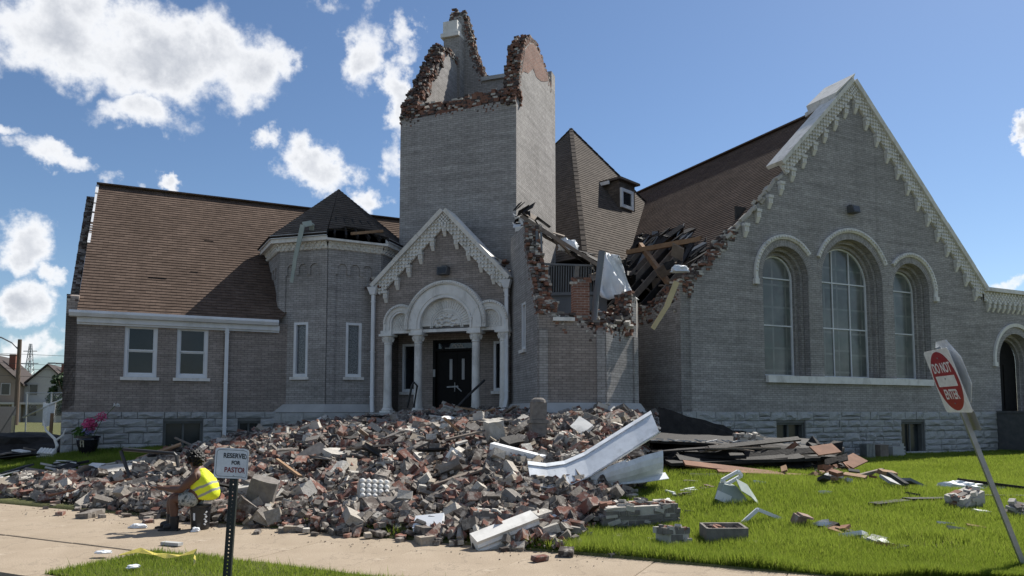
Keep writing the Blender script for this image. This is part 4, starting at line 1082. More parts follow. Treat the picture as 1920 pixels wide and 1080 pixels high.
ragged(mb, [FT_R.pt(s, 0, z) for s, z in rp], -FT_R.n, .5, FT_R.u, .36, .055, (6, 4, 1, 1), .15, -.06)
ragged(mb, [FT_L.pt(s, 0, z) for s, z in lp_[:7]], -FT_L.n, .52, FT_L.u, .42, .055, (4, 6, 1, 1), .15, -.02)
ragged(mb, [FT_L.pt(s, 0, z) for s, z in lp_[6:]], -FT_L.n, .5, FT_L.u, .2, .08, (3, 4, 2, 2))
ragged(mb, [FQ.pt(s, TB, z) for s, z in bp[:7]], -FQ.n, .5, FQ.u, .36, .05, (3, 5, 1, 2), .15, -.05)
part(mb, 'broken_brickwork', BRK, kind='stuff', label='ragged red and black broken brick edges of the tower')

# ================================================================== crossing roof behind the tower
mb = MB(); SC = Vector((2.95, 36.0, 0)); SZ = 15.85; SR_ = 8.0
hips = [SC + Vector((SR_ * math.sin(R(-1 + 90 * i)), -SR_ * math.cos(R(-1 + 90 * i)), SZ - SR_ * 1.02)) for i in range(4)]
ap_ = SC + Vector((0, 0, SZ))
for i in range(4):
    p, q = hips[i], hips[(i + 1) % 4]; mid = (p + q) / 2; L = (q - p).length; H = (ap_ - mid).length
    shingle_plane(mb, mid, q - p, ap_ - mid, [(-L / 2, 0), (L / 2, 0), (0, H)], .16)
for i in (0, 1, 3):
    for k in range(30):
        a, b = ap_.lerp(hips[i], k / 30), ap_.lerp(hips[i], (k + 1) / 30); mb.bar(a + Vector((0, 0, .01)), b + Vector((0, 0, .03)), .2, .02)
part(mb, 'crossing_roof', ['shingle_grey', 'char'], label='tall pyramid shingle roof over the crossing')
FD = Frame(5.0, 33.2, 47)
mb = MB(); mb.fbox(FD, -.05, 1.2, -3.4, -.06, 10.4, 12.35); dm = part(mb, 'dormer', 'shingle_grey', label='small dormer with a white window on the crossing roof')
mb = MB()
for a in ((-.02, .13, 11.1, 12.0), (.82, .97, 11.1, 12.0), (.13, .82, 11.85, 12.0), (.13, .82, 11.1, 11.25)): mb.fbox(FD, a[0], a[1], -.07, .03, a[2], a[3])
part(mb, 'window_frame', 'white_paint', dm)
mb = MB(); mb.fbox(FD, .13, .82, -.05, -.03, 11.25, 11.85); part(mb, 'pane', 'window_glass', dm)
mb = MB(); mb.fbox(FD, -.22, 1.4, -3.4, .12, 12.36, 12.46); part(mb, 'dormer_roof', 'shingle_grey', dm)
mb = MB(); mb.fbox(FD, -.26, -.2, -1.9, -.5, 12.22, 12.38); part(mb, 'dormer_fascia', 'white_paint', dm)

# ================================================================== burst octagonal stair turret beside the gabled wing
def offset_line(P, d):
    out = []
    for i, p in enumerate(P):
        ns = []
        prs = ([(P[i - 1], p)] if i else []) + ([(p, P[i + 1])] if i < len(P) - 1 else [])
        for q, r_ in prs:
            v = (r_ - q).normalized(); ns.append(Vector((v.y, -v.x, 0)))
        n = sum(ns, Vector((0, 0, 0))).normalized(); out.append(p + n * (d / max(.3, n.dot(ns[0]))))
    return out
bv = [Vector(p) for p in ((-.04, 23.5, 0), (.73, 19.98, 0), (2.55, 20.22, 0), (3.67, 21.68, 0), (4.05, 23.6, 0))]
bo_, bf = offset_line(bv, .26), offset_line(bv, .06)
LA = (bv[1] - bv[0]).length
tops = {0: [(0, 7.35), (LA - 1.75, 7.3), (LA - 1.6, 6.6), (LA - 1.2, 6.1), (LA - .75, 5.4), (LA - .35, 4.8), (LA, 4.5)],
        1: [(0, 4.5), (.35, 4.42), (.36, 4.30), (.95, 4.28), (1.25, 4.22), (1.5, 4.05), (1.837, 4.1)],
        2: [(0, 4.1), (.5, 4.0), (1.0, 4.05), (1.35, 4.15), (1.5, 4.6), (1.6, 5.1), (1.84, 5.15)],
        3: [(0, 5.15), (2, 5.2)]}
for i in range(4):
    fr, L = face_frame(bv[i], bv[i + 1]); tp = [(min(L, a), z) for a, z in tops[i]]
    tp[-1] = (L, tp[-1][1])
    W0, W1_ = LA - 2.05, LA - 1.55
    hol = [rect(W0, W1_, 3.6, 5.0)] if i == 0 else []
    mb = MB(); mb.panel(fr, [(0, 1.9), (L, 1.9)] + tp[::-1], hol, 0, .42); part(mb, 'broken_turret_wall', 'brick' if i != 1 else 'brick_warm')
    if hol: sash_window(fr, W0, W1_, 3.6, 5.0, -.06, True, 'narrow white-framed window beside the entrance', 'lace_glass', .07, False)
    if i < 3:
        zt = min(z for a, z in tp) - .05
        for a, b in (((0, .24), (L - .24, L)) if i else ((L - .24, L), )):
            mb = MB(); mb.panel(fr, [(a, 2.02), (b, 2.02), (b, zt), (a, zt)], (), .045, .043); part(mb, 'corner_pilaster', 'brick')
        mb = MB(); ragged(mb, [fr.pt(a, 0, z) for a, z in tp[(1 if i == 0 else 0):]], -fr.n, .42, fr.u, .28, .07, (5, 3, 2, 2), .2, -.08); part(mb, 'broken_brickwork', BRK, kind='stuff')
    z0, z1 = WT - .02, 2.02; m2 = MB()
    m2.hexa([bo_[i] + Vector((0, 0, z0)), bo_[i + 1] + Vector((0, 0, z0)), bv[i + 1] + Vector((0, 0, z0)), bv[i] + Vector((0, 0, z0)), bf[i] + Vector((0, 0, z1)), bf[i + 1] + Vector((0, 0, z1)), bv[i + 1] + Vector((0, 0, z1)), bv[i] + Vector((0, 0, z1))]); part(m2, 'water_table', 'smooth_stone')
    fo_, Lo = face_frame(bo_[i], bo_[i + 1]); m3 = MB(); m3.panel(fo_, rect(0, Lo, -.3, WT - .021), (), -.03, .25); bo = part(m3, 'foundation', 'joint')
    if i < 3: stones(fo_, 0, Lo, .9, WT - .03, -.03, bo, (), .4, .9, (.25, .36), .045)
f2, L2 = face_frame(bv[1], bv[2])
# brick pier, stub of wall and window sill left on the middle face
mb = MB(); mb.fbox(f2, .0, .52, -.40, -.06, 4.30, 4.78); mb.fbox(f2, .98, 1.42, -.38, -.02, 4.2, 5.35); part(mb, 'bare_pier', 'red_brick', label='bare red brick pier between broken openings')
mb = MB(); ragged(mb, [f2.pt(.98, -.02, 5.38), f2.pt(1.42, -.02, 5.38)], -f2.n, .36, f2.u, .2, .08, (4, 1, 4, 1)); ragged(mb, [f2.pt(0, -.06, 4.8), f2.pt(.5, -.06, 4.8)], -f2.n, .34, f2.u, .2, .08, (4, 1, 4, 1)); mb.box(f2.pt(1.1, -.2, 5.6), (.12, .12, .4), Matrix.Rotation(.1, 3, 'Y'), 3); part(mb, 'broken_brickwork', BRK, kind='stuff')
mb = MB(); mb.fbox(f2, .38, .98, -.3, .10, 4.24, 4.34); part(mb, 'window_sill', 'white_stone')
# inside: stair gallery with balusters, grey plaster, hanging post
FI = Frame(.55, 22.9, -6)
mb = MB(); mb.fbox(FI, -.3, 2.4, -.3, -.2, 4.65, 5.45); mb.fbox(FI, -.3, 2.4, -.34, -.12, 5.4, 5.5); mb.fbox(FI, -.3, 2.6, -1.8, -.3, 4.55, 4.65); gal = part(mb, 'gallery_front', 'interior_grey', label='grey gallery parapet inside the burst turret')
for k in range(33):
    mb = MB(); s = -.2 + k * .078; mb.bar(FI.pt(s, -.2 + U(-.01, .01), 5.5), FI.pt(s + .02, -.2, 6.42 - .004 * k), .03, .03); part(mb, 'baluster', 'interior_grey', gal)
mb = MB(); mb.bar(FI.pt(-.28, -.2, 6.46), FI.pt(2.5, -.2, 6.30), .07, .06); part(mb, 'handrail', 'interior_grey', gal)
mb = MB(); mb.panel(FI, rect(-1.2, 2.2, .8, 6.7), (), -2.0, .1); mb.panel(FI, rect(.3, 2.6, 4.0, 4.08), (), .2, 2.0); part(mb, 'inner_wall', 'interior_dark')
mb = MB(); mb.fbox(FI, 1.1, 3.1, -.9, -.8, 3.8, 4.75); part(mb, 'plaster_panel', 'interior_grey')
mb = MB(); p = f2.pt(1.62, -.45, 4.0); mb.tube([p, p + Vector((.1, .2, .9)), p + Vector((.3, .25, 2.35))], [.085, .09, .10], 10); part(mb, 'leaning_post', 'interior_grey', label='grey post leaning inside the burst turret')
# torn jamb, collapsed lean-to roof and sheets
mb = MB(); fr, L = face_frame(bv[0], bv[1])
mb.fbox(fr, LA - 1.74, LA - 1.62, -.42, -.02, 6.0, 7.2); mb.bar(fr.pt(LA - 1.5, -.34, 5.6), fr.pt(LA - 1.55, -.34, 7.1), .07, .08, m=1); mb.bar(fr.pt(LA - 1.35, -.45, 5.6), fr.pt(LA - 1.45, -.45, 7.05), .05, .06, m=1); part(mb, 'torn_jamb', ['red_brick', 'interior_grey'])
mb = MB()
def shard(p, d1, d2, th=.05, m=0):
    p, d1, d2 = Vector(p), Vector(d1), Vector(d2); n = d1.cross(d2).normalized() * th
    mb.hexa([p, p + d1, p + d1 + d2, p + d2, p + n, p + d1 + n, p + d1 + d2 * U(.8, 1.2) + n, p + d2 * U(.8, 1.1) + n], m)
shard((.25, 23.7, 8.1), (2.3, -.6, -1.75), (.15, 1.5, .2), .06, 0)
for k in range(26):
    t0 = rnd(); p = Vector((.25, 23.5, 8.15)).lerp(Vector((2.6, 22.7, 6.3)), t0)
    shard(p + Vector((U(-.1, .2), U(-.2, .4), U(-.1, .12))), (U(.15, .5), U(-.2, .2), -U(.1, .45)), (U(-.05, .2), U(.1, .5), U(-.15, .15)), U(.015, .05), random.choice((0, 0, 0, 1, 2)))
mb.bar((.3, 23.2, 8.0), (2.75, 22.3, 6.15), .06, .11, m=1)
for k in range(16):
    p = Vector((U(.0, .5), U(22.9, 23.5), U(7.6, 8.2))); shard(p, (U(.1, .4), U(-.1, .1), U(-.3, .3)), (U(-.1, .15), U(.05, .2), U(-.25, .25)), .02, random.choice((0, 0, 2)))
for k in range(38):
    t0 = rnd(); p = Vector((2.4, 22.7, 6.25)).lerp(FW.pt(2.6, -7.5, 8.0), t0) + Vector((U(-.2, .2), U(-.3, .3), U(-.5, .1)))
    shard(p, (U(.3, .9), U(-.2, .5), U(-.15, .35)), (U(-.1, .3), U(-.4, .1), U(-.35, .0)), U(.02, .05), random.choice((0, 0, 0, 0, 1)))
for k in range(46):
    a = U(0, 1); p = FW.pt(U(.2, 2.2), -U(1.0, 9), 5.4 + U(.3, 1.6)); shard(p, (U(-.7, .7), U(-.7, .7), U(-.3, .3)), (U(-.3, .3), U(-.3, .3), U(-.4, .4)), U(.02, .06), random.choice((0, 0, 0, 1, 1)))
part(mb, 'collapsed_roof', ['char', 'old_timber', 'white_paint'], kind='stuff', label='shattered roof boards hanging over the burst turret')
mb = MB()
for k in range(420):
    if rnd() < .5: s, n_, z = U(-2.4, -.1), U(-.55, .7), 0; p = FS.pt(s, -abs(n_) * .8, 5.05 + .25 * s * .3 + U(-.2, .45))
    else:
        a = U(0, 1); p = Vector((U(2.2, 3.5), U(20.9, 23.6), 0)); p.z = 4.2 + max(0, (p.y - 21.0)) * .32 + U(-.3, .25)
    mb.box(p, (U(.1, .24), U(.08, .14), U(.05, .09)), Matrix.Rotation(U(0, 3.1), 3, 'Z') @ Matrix.Rotation(U(-.8, .8), 3, 'X'), random.choices(range(4), (4, 3, 4, 3))[0])
part(mb, 'fallen_brickwork', BRK, kind='stuff')
# ================================================================== rubble
PAL = [((0.20, 0.085, 0.06), 'red'), ((0.155, 0.068, 0.052), 'red'), ((0.26, 0.13, 0.095), 'red'), ((0.19, 0.172, 0.152), 'grey'), ((0.145, 0.13, 0.115), 'grey'), ((0.25, 0.225, 0.195), 'grey'),
       ((0.43, 0.395, 0.34), 'pale'), ((0.54, 0.51, 0.45), 'pale'), ((0.35, 0.30, 0.235), 'pale'), ((0.05, 0.042, 0.038), 'dark'), ((0.09, 0.075, 0.066), 'dark')]
WGT = [7, 8, 4, 9, 9, 6, 5, 3, 6, 9, 9]
def in_heap(x, y):
    """0..1 cover of fallen masonry"""
    e, d = ed(x, y)
    w = .8 * noise.noise(Vector((x * .5, y * .5, 7)))
    right = 11.9 - .10 * d + w * .6
    a = ss((e + 2.6 + w) / 1.0) * (1 - ss((e - right) / .5)) * ss((d + .25 + w * .25 - .55 * ss((5.5 - e) / 5)) / .5) * (1 - ss((d - 12.8) / .4))
    # thin spread on the long-wing side
    b = 1 - ss((d - (1.8 + 1.0 * ss((e + 2.5) / 4) + w)) / .6)
    if e < .3: a *= max(b, ss((e + 1.3) / 1.4))
    return a
# dusty bed of the heap
V = []; F = []; ex = span(-3.6, 13.6, .16); dx = span(-.5, 13.0, .16); idx = {}
for j, d in enumerate(dx):
    for i, e in enumerate(ex):
        x, y = xy(e, d); c = in_heap(x, y)
        z = top(x, y) + .10 * c - .09 * (1 - c) * 1.6 + .10 * c * noise.fractal(Vector((x * 1.6, y * 1.6, 1)), 1, 2, 4)
        V.append((x, y, z if d > .02 else min(z, -.02 + .1 * c)))
w_ = len(ex)
for j in range(len(dx) - 1):
    for i in range(w_ - 1):
        x, y = xy(ex[i] + .08, dx[j] + .08)
        if in_heap(x, y) > .12: F.append((j * w_ + i, j * w_ + i + 1, (j + 1) * w_ + i + 1, (j + 1) * w_ + i))
me = bpy.data.meshes.new('rubble_bed'); me.from_pydata(V, [], F); me.materials.append(M['rubble_dust'])
me.polygons.foreach_set('use_smooth', [True] * len(F))
o = bpy.data.objects.new('rubble_bed', me); COL.objects.link(o); tag(o, 'crushed mortar and dust under the heap of bricks', 'rubble', kind='stuff')

def brick_shape(seed, broken):
    rs = random.Random(seed); L, Wd, Hh = (.205, .098, .064)
    if broken: L *= rs.uniform(.35, .7)
    c = [(-1, -1, -1), (1, -1, -1), (1, 1, -1), (-1, 1, -1), (-1, -1, 1), (1, -1, 1), (1, 1, 1), (-1, 1, 1)]
    j = .012 if not broken else .03
    return [Vector((x * L / 2 + (rs.uniform(-j, j) if x > 0 else rs.uniform(-.004, .004)), y * Wd / 2 + rs.uniform(-.004, .004), z * Hh / 2 + rs.uniform(-.004, .004))) for x, y, z in c]
SHAPES = [brick_shape(100 + k, k >= 5) for k in range(12)]
def brick_mesh(k):
    bm = bmesh.new(); vs_b = [bm.verts.new(p) for p in SHAPES[k]]
    for q in ((3, 2, 1, 0), (4, 5, 6, 7), (0, 1, 5, 4), (1, 2, 6, 5), (2, 3, 7, 6), (3, 0, 4, 7)): bm.faces.new([vs_b[i] for i in q])
    bmesh.ops.bevel(bm, geom=bm.edges[:], offset=.004, segments=1, affect='EDGES')
    me = bpy.data.meshes.new('brick'); bm.to_mesh(me); bm.free(); me.materials.append(M['loose_brick']); return me
BM = [brick_mesh(k) for k in range(12)]
# positions over the heap; the 300 that show largest become objects, the rest one mass
cand = []
n_try = 0
while len(cand) < 11500 and n_try < 90000:
    n_try += 1
    e, d = U(-3.4, 13.4), -.4 + 13.2 * rnd() ** 1.35
    x, y = xy(e, d); c = in_heap(x, y)
    if rnd() > c * (.30 + 1.5 * max(0, noise.noise(Vector((x * 1.1, y * 1.1, 2))) + .35)): continue
    cand.append((x, y))
for k in range(260):                                   # strays on lawn and walk edge
    e, d = U(10.5, 14.2), U(.05, 6); x, y = xy(e, d); 
    if rnd() < math.exp(-max(0, e - 12) * 1.5): cand.append((x, y))
for k in range(46):
    e, d = U(1.5, 12), .3 - .9 * rnd() ** 2.2; cand.append(xy(e, d))
cand.sort(key=lambda p: p[1])
def bez(x, y):
    c = in_heap(x, y); e, d = ed(x, y)
    return (top(x, y) if d > 0 else 0.0) + .13 * c * rnd() + .10 * c
TONE = {'red': 'red', 'grey': 'grey facing', 'pale': 'pale mortar-caked', 'dark': 'sooty dark'}
def brick_words(kind, k, x, y):
    e, d = ed(x, y); form = ('whole ' if k < 5 else 'broken half ') + TONE[kind] + ' brick'
    if d < -.05: place = 'lying on the sidewalk before the heap'
    elif e > 11.6 - .05 * d: place = 'lying on the grass beside the heap'
    elif e < 4.5: place = 'at the foot of the heap before the long wing' if e < 2.2 else 'at the foot of the heap beside the seated person'
    elif e < 8.2: place = 'at the foot of the heap near the knobbed cornice chunk'
    else: place = 'at the foot of the heap near the long moulded block'
    return form + ' ' + place, form.replace('brick', 'bricks') + ' ' + place
nv = 0; BV = []; BF = []; BCOL = []
for i, (x, y) in enumerate(cand):
    col, kind = random.choices(PAL, WGT)[0]; k = random.randrange(12); z = bez(x, y) + (.012 if in_heap(x, y) < .1 else 0)
    flat = in_heap(x, y) < .2
    rot = (U(-.12, .12), U(-.12, .12), U(0, 6.28)) if flat else (U(-1.2, 1.2) if rnd() < .7 else U(-.2, .2), U(-.7, .7), U(0, 6.28))
    kf = U(.7, 1.25); col = tuple(min(1, c * kf) for c in col)
    if i % 6 == 0 and i < 1800:
        o = inst('brick', BM[k], (x, y, z + .03), rot, parent=None, color=col); lb, gp_ = brick_words(kind, k, x, y); tag(o, lb, 'brick', gp_)
    else:
        s_ = U(.75, 1.2) if rnd() < .86 else U(1.3, 2.4)
        mt = Matrix.Translation((x, y, z + .01)) @ Matrix.Rotation(rot[2], 4, 'Z') @ Matrix.Rotation(rot[1], 4, 'Y') @ Matrix.Rotation(rot[0], 4, 'X') @ Matrix.Scale(s_, 4)
        BV.extend([tuple(mt @ p) for p in SHAPES[k]])
        for q in ((3, 2, 1, 0), (4, 5, 6, 7), (0, 1, 5, 4), (1, 2, 6, 5), (2, 3, 7, 6), (3, 0, 4, 7)): BF.append(tuple(nv + j for j in q))
        nv += 8; BCOL.extend([(*col, 1)] * 8)
# crumbs
for i in range(16000):
    e, d = U(-3.2, 12.8), -.8 + 11.5 * rnd() ** 2.1; x, y = xy(e, d); c = in_heap(x, y)
    near = c > .05 or (-.8 < d < .3 and rnd() < .25 and e > .5 and rnd() < math.exp(d * 2.5 if d < 0 else 0))
    if not near: continue
    s_ = U(.06, .42) if c > .3 else U(.03, .13); col = random.choices(PAL, WGT)[0][0] if c > .3 else random.choice(((.34, .28, .21), (.26, .20, .15), (.40, .35, .28), (.22, .13, .10))); k = random.randrange(12); z = bez(x, y) + .008
    mt = Matrix.Translation((x, y, z)) @ Matrix.Rotation(U(0, 6.28), 4, 'Z') @ Matrix.Rotation(U(-1, 1), 4, 'X') @ Matrix.Diagonal((s_ * .8, s_ * 1.3, s_ * 1.3, 1))
    BV.extend([tuple(mt @ p) for p in SHAPES[k]])
    for q in ((3, 2, 1, 0), (4, 5, 6, 7), (0, 1, 5, 4), (1, 2, 6, 5), (2, 3, 7, 6), (3, 0, 4, 7)): BF.append(tuple(nv + j for j in q))
    nv += 8; BCOL.extend([(*col, 1)] * 8)
me = bpy.data.meshes.new('brick_rubble'); me.from_pydata(BV, [], BF)
ca = me.color_attributes.new('Col', 'FLOAT_COLOR', 'POINT'); ca.data.foreach_set('color', np.array(BCOL, np.float32).ravel())
me.materials.append(M['rubble_brick']); o = bpy.data.objects.new('brick_rubble', me); COL.objects.link(o)
tag(o, 'deep heap of tumbled broken bricks before the entrance', 'rubble', kind='stuff')

# ---------------- lumps of bonded masonry, slabs, planks
def lump(name, size, loc, rz, tilt=(0, 0), courses=3, mats=None, seed=0, jag=.05, facing='broken_grey', parent=None):
    """several bricks still bonded together: stacked courses with ragged ends"""
    rs = random.Random(seed); mb = MB(); L, Wd, Hh = size; ch = Hh / courses
    for c in range(courses):
        a = rs.uniform(0, .1); s = -L / 2 + rs.uniform(-jag, jag)
        while s < L / 2 - .05:
            w = min(rs.choice((.1, .2, .2, .21)), L / 2 + rs.uniform(-jag, jag) - s)
            if w < .04: break
            y0 = -Wd / 2
            while y0 < Wd / 2 - .04:
                dw = min(.105, Wd / 2 - y0)
                if not (c == courses - 1 and rs.random() < .22):
                    mb.box((s + w / 2, y0 + dw / 2 + rs.uniform(-.014, .014), -Hh / 2 + ch * (c + .5) + rs.uniform(-.004, .004)), (w - rs.uniform(.004, .02), dw - rs.uniform(.004, .02), ch - rs.uniform(.004, .014)), Matrix.Rotation(rs.uniform(-.05, .05), 3, 'Z') @ Matrix.Rotation(rs.uniform(-.04, .04), 3, 'X'), 0 if y0 < -Wd / 2 + .01 else rs.choice((1, 2, 3)))
                y0 += dw
            s += w
    mb.box((0, 0, -.01), (L * .9, Wd * .92, Hh * .93), None, 2)
    for k in range(int(6 + L * 26)):
        s3 = rs.uniform(.03, .11); mb.box((rs.uniform(-L / 2, L / 2) * .95, rs.uniform(-Wd / 2, Wd / 2) * .9, Hh / 2 + rs.uniform(-.05, .02)), (s3, s3 * rs.uniform(.5, 1), s3 * rs.uniform(.3, .7)), Matrix.Rotation(rs.uniform(0, 3), 3, 'Z') @ Matrix.Rotation(rs.uniform(-.6, .6), 3, 'X'), rs.choice((1, 2, 2, 3)))
    for k in range(int(L * 10)):
        mb.box((rs.uniform(-L / 2, L / 2) * .9, -Wd / 2 - .004, rs.uniform(-Hh / 2, Hh / 2) * .9), (rs.uniform(.05, .2), .02, rs.uniform(.02, .08)), Matrix.Rotation(rs.uniform(-.3, .3), 3, 'Y'), 2)
    o = mb.build(name, [M[facing], M['broken_red'], M['mortar_crust'], M['broken_grey']])
    o.location = loc; o.rotation_euler = (tilt[0], tilt[1], rz); return o
def put(px, py, z=0.0): return (px, py, top(px, py) + z)
tag(lump('masonry_chunk', (1.15, .42, .36), put(1.85, 11.0, .17), .12, (.05, -.03), 5, seed=1), 'long brick masonry chunk lying on the lawn edge', 'masonry')
tag(lump('masonry_chunk', (.36, .30, .27), put(2.1, 9.85, .12), .5, (-.05, .04), 3, seed=2), 'small square masonry chunk beside the kerb of the lawn', 'masonry')
tag(lump('masonry_chunk', (.80, .30, .26), put(1.25, 14.0, .18), .2, (.1, -.15), 4, seed=3), 'brick chunk behind the curled white metal', 'masonry')
tag(lump('masonry_chunk', (.34, .34, .30), put(-.4, 10.7, .2), .3, (.1, .1), 3, seed=4), 'cube-shaped masonry chunk beside the pale moulded block', 'masonry')
tag(lump('masonry_chunk', (.5, .3, .22), put(1.15, 14.9, .25), .9, (.3, .1), 3, seed=5), 'tilted brick chunk near the leaning dark board', 'masonry')
tag(lump('masonry_chunk', (.55, .32, .3), put(6.9, 11.4, .12), .4, (.15, -.25), 3, seed=6, facing='mortar_crust'), 'tipped grey masonry chunk on the black roofing strip', 'masonry')
tag(lump('masonry_chunk', (.34, .2, .2), put(7.35, 10.8, .1), -.6, (.5, .2), 2, seed=7), 'brick fragment lying past the leaning sign post', 'masonry')
tag(lump('masonry_chunk', (.62, .3, .26), (5.2, 16.35, 1.16), .2, (.05, .05), 3, seed=8), 'masonry chunk resting on the black roof slab', 'masonry')
for i, (x, y, w, l, h, rz, tx, ty, nm, lab) in enumerate([
    (-8.5, 16.1, .75, .45, .22, .3, .25, -.1, 'stone_block', 'large pale stone block beside the bent handrail'),
    (-2.2, 16.8, .62, .42, .16, -.2, .2, .1, 'stone_slab', 'flat pale stone slab high on the rubble heap'),
    (-3.6, 15.4, .55, .34, .14, .8, .3, 0, 'stone_slab', 'tan stone slab beside the curved handrail'),
    (-4.55, 13.6, .85, .24, .18, .35, .1, -.1, 'stone_block', 'long pale stone block behind the parking sign'),
    (-4.15, 12.4, .42, .3, .55, .2, .15, .25, 'stone_block', 'upright grey stone block behind the parking sign post'),
    (-.35, 15.2, .34, .3, .5, .4, .1, -.2, 'stone_block', 'rough buff stone lump near the upright block'),
    (-1.7, 18.4, .7, .3, .2, .4, .15, .1, 'stone_block', 'pale stone block below the entrance steps'),
    (.1, 11.9, .55, .3, .12, 1.0, .6, .2, 'stone_slab', 'tilted dark slab at the right front of the heap'),
    (-3.1, 18.3, .5, .35, .16, .3, .2, .2, 'stone_slab', 'dull grey slab below the turret')]):
    bm = bmesh.new(); bmesh.ops.create_cube(bm, size=1); bmesh.ops.subdivide_edges(bm, edges=bm.edges[:], cuts=2, use_grid_fill=True)
    for v in bm.verts:
        q = Vector((v.co.x * w, v.co.y * l, v.co.z * h)); q += Vector((noise.noise(q * 6 + Vector((i * 9, 0, 0))), noise.noise(q * 6 + Vector((0, i * 9, 5))), noise.noise(q * 6 + Vector((3, 0, i * 9))))) * .035; v.co = q
    me = bpy.data.meshes.new(nm); bm.to_mesh(me); bm.free(); me.materials.append(M['mortar_crust' if i not in (4, 7, 8) else 'broken_grey'])
    o = bpy.data.objects.new(nm, me); COL.objects.link(o); o.location = put(x, y, h * .45 + .12); o.rotation_euler = (tx, ty, rz); tag(o, lab, 'stone')
# upright carved block on the heap
mb = MB(); f0 = Frame(0, 0, 0); mb.fbox(f0, -.16, .16, -.15, .15, 0, .42); mb.fbox(f0, -.19, .19, -.17, .17, .425, .50); mb.fbox(f0, -.15, .15, -.14, .14, .505, .86); mb.lathe((0, 0, .86), [(.17, 0), (.15, .06), (.09, .1)], 12)
o = mb.build('stone_pillar', M['broken_grey']); o.location = put(.52, 15.4, .0); o.rotation_euler = (-.06, .05, .2); tag(o, 'upright stone pillar block standing in the rubble', 'stone')
# moulded white cornice blocks
def moulded(name, L, W_, H_, loc, rot, lab, mat='terracotta_white', knobs=False):
    mb = MB(); pr = [(-W_ / 2, -H_ / 2), (W_ / 2, -H_ / 2), (W_ / 2, -H_ * .1), (W_ * .40, 0), (W_ * .46, H_ * .15), (W_ * .34, H_ * .28), (W_ * .40, H_ / 2), (-W_ / 2, H_ / 2)]
    for i in range(len(pr)):
        a, b = pr[i], pr[(i + 1) % len(pr)]; mb.poly([(-L / 2, -a[0], a[1]), (L / 2, -a[0], a[1]), (L / 2, -b[0], b[1]), (-L / 2, -b[0], b[1])])
    mb.poly([(-L / 2, -a, b) for a, b in pr]); mb.poly([(L / 2, -a, b) for a, b in pr][::-1])
    o = mb.build(name, M[mat]); o.location = loc; o.rotation_euler = rot; tag(o, lab, 'stone')
    if knobs:
        for i in range(5):
            for j in range(4):
                m2 = MB(); m2.lathe((0, 0, 0), [(.042, 0), (.045, .03), (.03, .055), (.008, .062)], 10)
                if i == j == 0: kme_ = m2.build('knob', M['white_stone'], o, smooth=True); k0 = kme_.data; kme_.location = (-L / 2 + .06, 0, H_ / 2); kme_.location = (-L / 2 + .05 + i * L / 5.2, W_ * .38 - j * W_ / 4.4, H_ / 2)
                else: inst('knob', k0, (-L / 2 + .05 + i * L / 5.2, W_ * .38 - j * W_ / 4.4, H_ / 2), parent=o)
    return o
moulded('cornice_block', .52, .40, .22, put(-2.3, 12.45, .25), (.95, .1, .35), 'cornice chunk studded with rows of white knobs', 'mortar_crust', True)
moulded('cornice_block', .42, .28, .14, (-13.25, 21.2, gz(-13.2, 21.2) + .12), (.5, .1, .2), 'white knobbed cornice chunk beside the flower pot', 'white_stone', True)
moulded('cornice_block', .92, .26, .24, (-.08, 9.98, .17), (.35, -.28, .42), 'long pale moulded block at the sidewalk edge')
moulded('cornice_block', .55, .36, .1, put(.62, 10.6, .12), (.5, -.35, .5), 'white moulded strip leaning on small rubble', 'white_paint')
moulded('cornice_block', .42, .30, .14, (-1.18, 10.68, .18), (.55, -.12, -.15), 'white moulded piece at the sidewalk edge of the heap', 'white_paint')
moulded('cornice_block', .42, .28, .22, put(-1.0, 14.2, .15), (.3, .5, .8), 'pale moulded block half buried in brick', 'terracotta_white')
# hollow blocks on the lawn
def trough(loc, rz, lab):
    mb = MB(); f0 = Frame(0, 0, 0); L, W_, H_ = .55, .34, .22
    for a in ((-L / 2, L / 2, -W_ / 2, -W_ / 2 + .035), (-L / 2, L / 2, W_ / 2 - .035, W_ / 2), (-L / 2, -L / 2 + .035, -W_ / 2 + .036, W_ / 2 - .036), (L / 2 - .035, L / 2, -W_ / 2 + .036, W_ / 2 - .036)): mb.fbox(f0, a[0], a[1], a[2], a[3], 0, H_)
    mb.fbox(f0, -L / 2 + .034, L / 2 - .034, -W_ / 2 + .034, W_ / 2 - .034, .01, .12, 1)
    rs = random.Random(4)
    for k in range(26): mb.box((rs.uniform(-.2, .2), rs.uniform(-.11, .11), rs.uniform(.12, .21)), (rs.uniform(.04, .12), rs.uniform(.04, .09), .05), Matrix.Rotation(rs.uniform(0, 3), 3, 'Z') @ Matrix.Rotation(rs.uniform(-.7, .7), 3, 'X'), rs.choice((1, 2, 3)))
    o = mb.build('coping_trough', [M['broken_grey'], M['dark_brick'], M['mortar_crust'], M['broken_red']]); o.location = loc; o.rotation_euler = (.08, 0, rz); tag(o, lab, 'masonry')
trough(put(2.8, 9.95, .01), .03, 'hollow grey coping box filled with broken brick on the lawn')

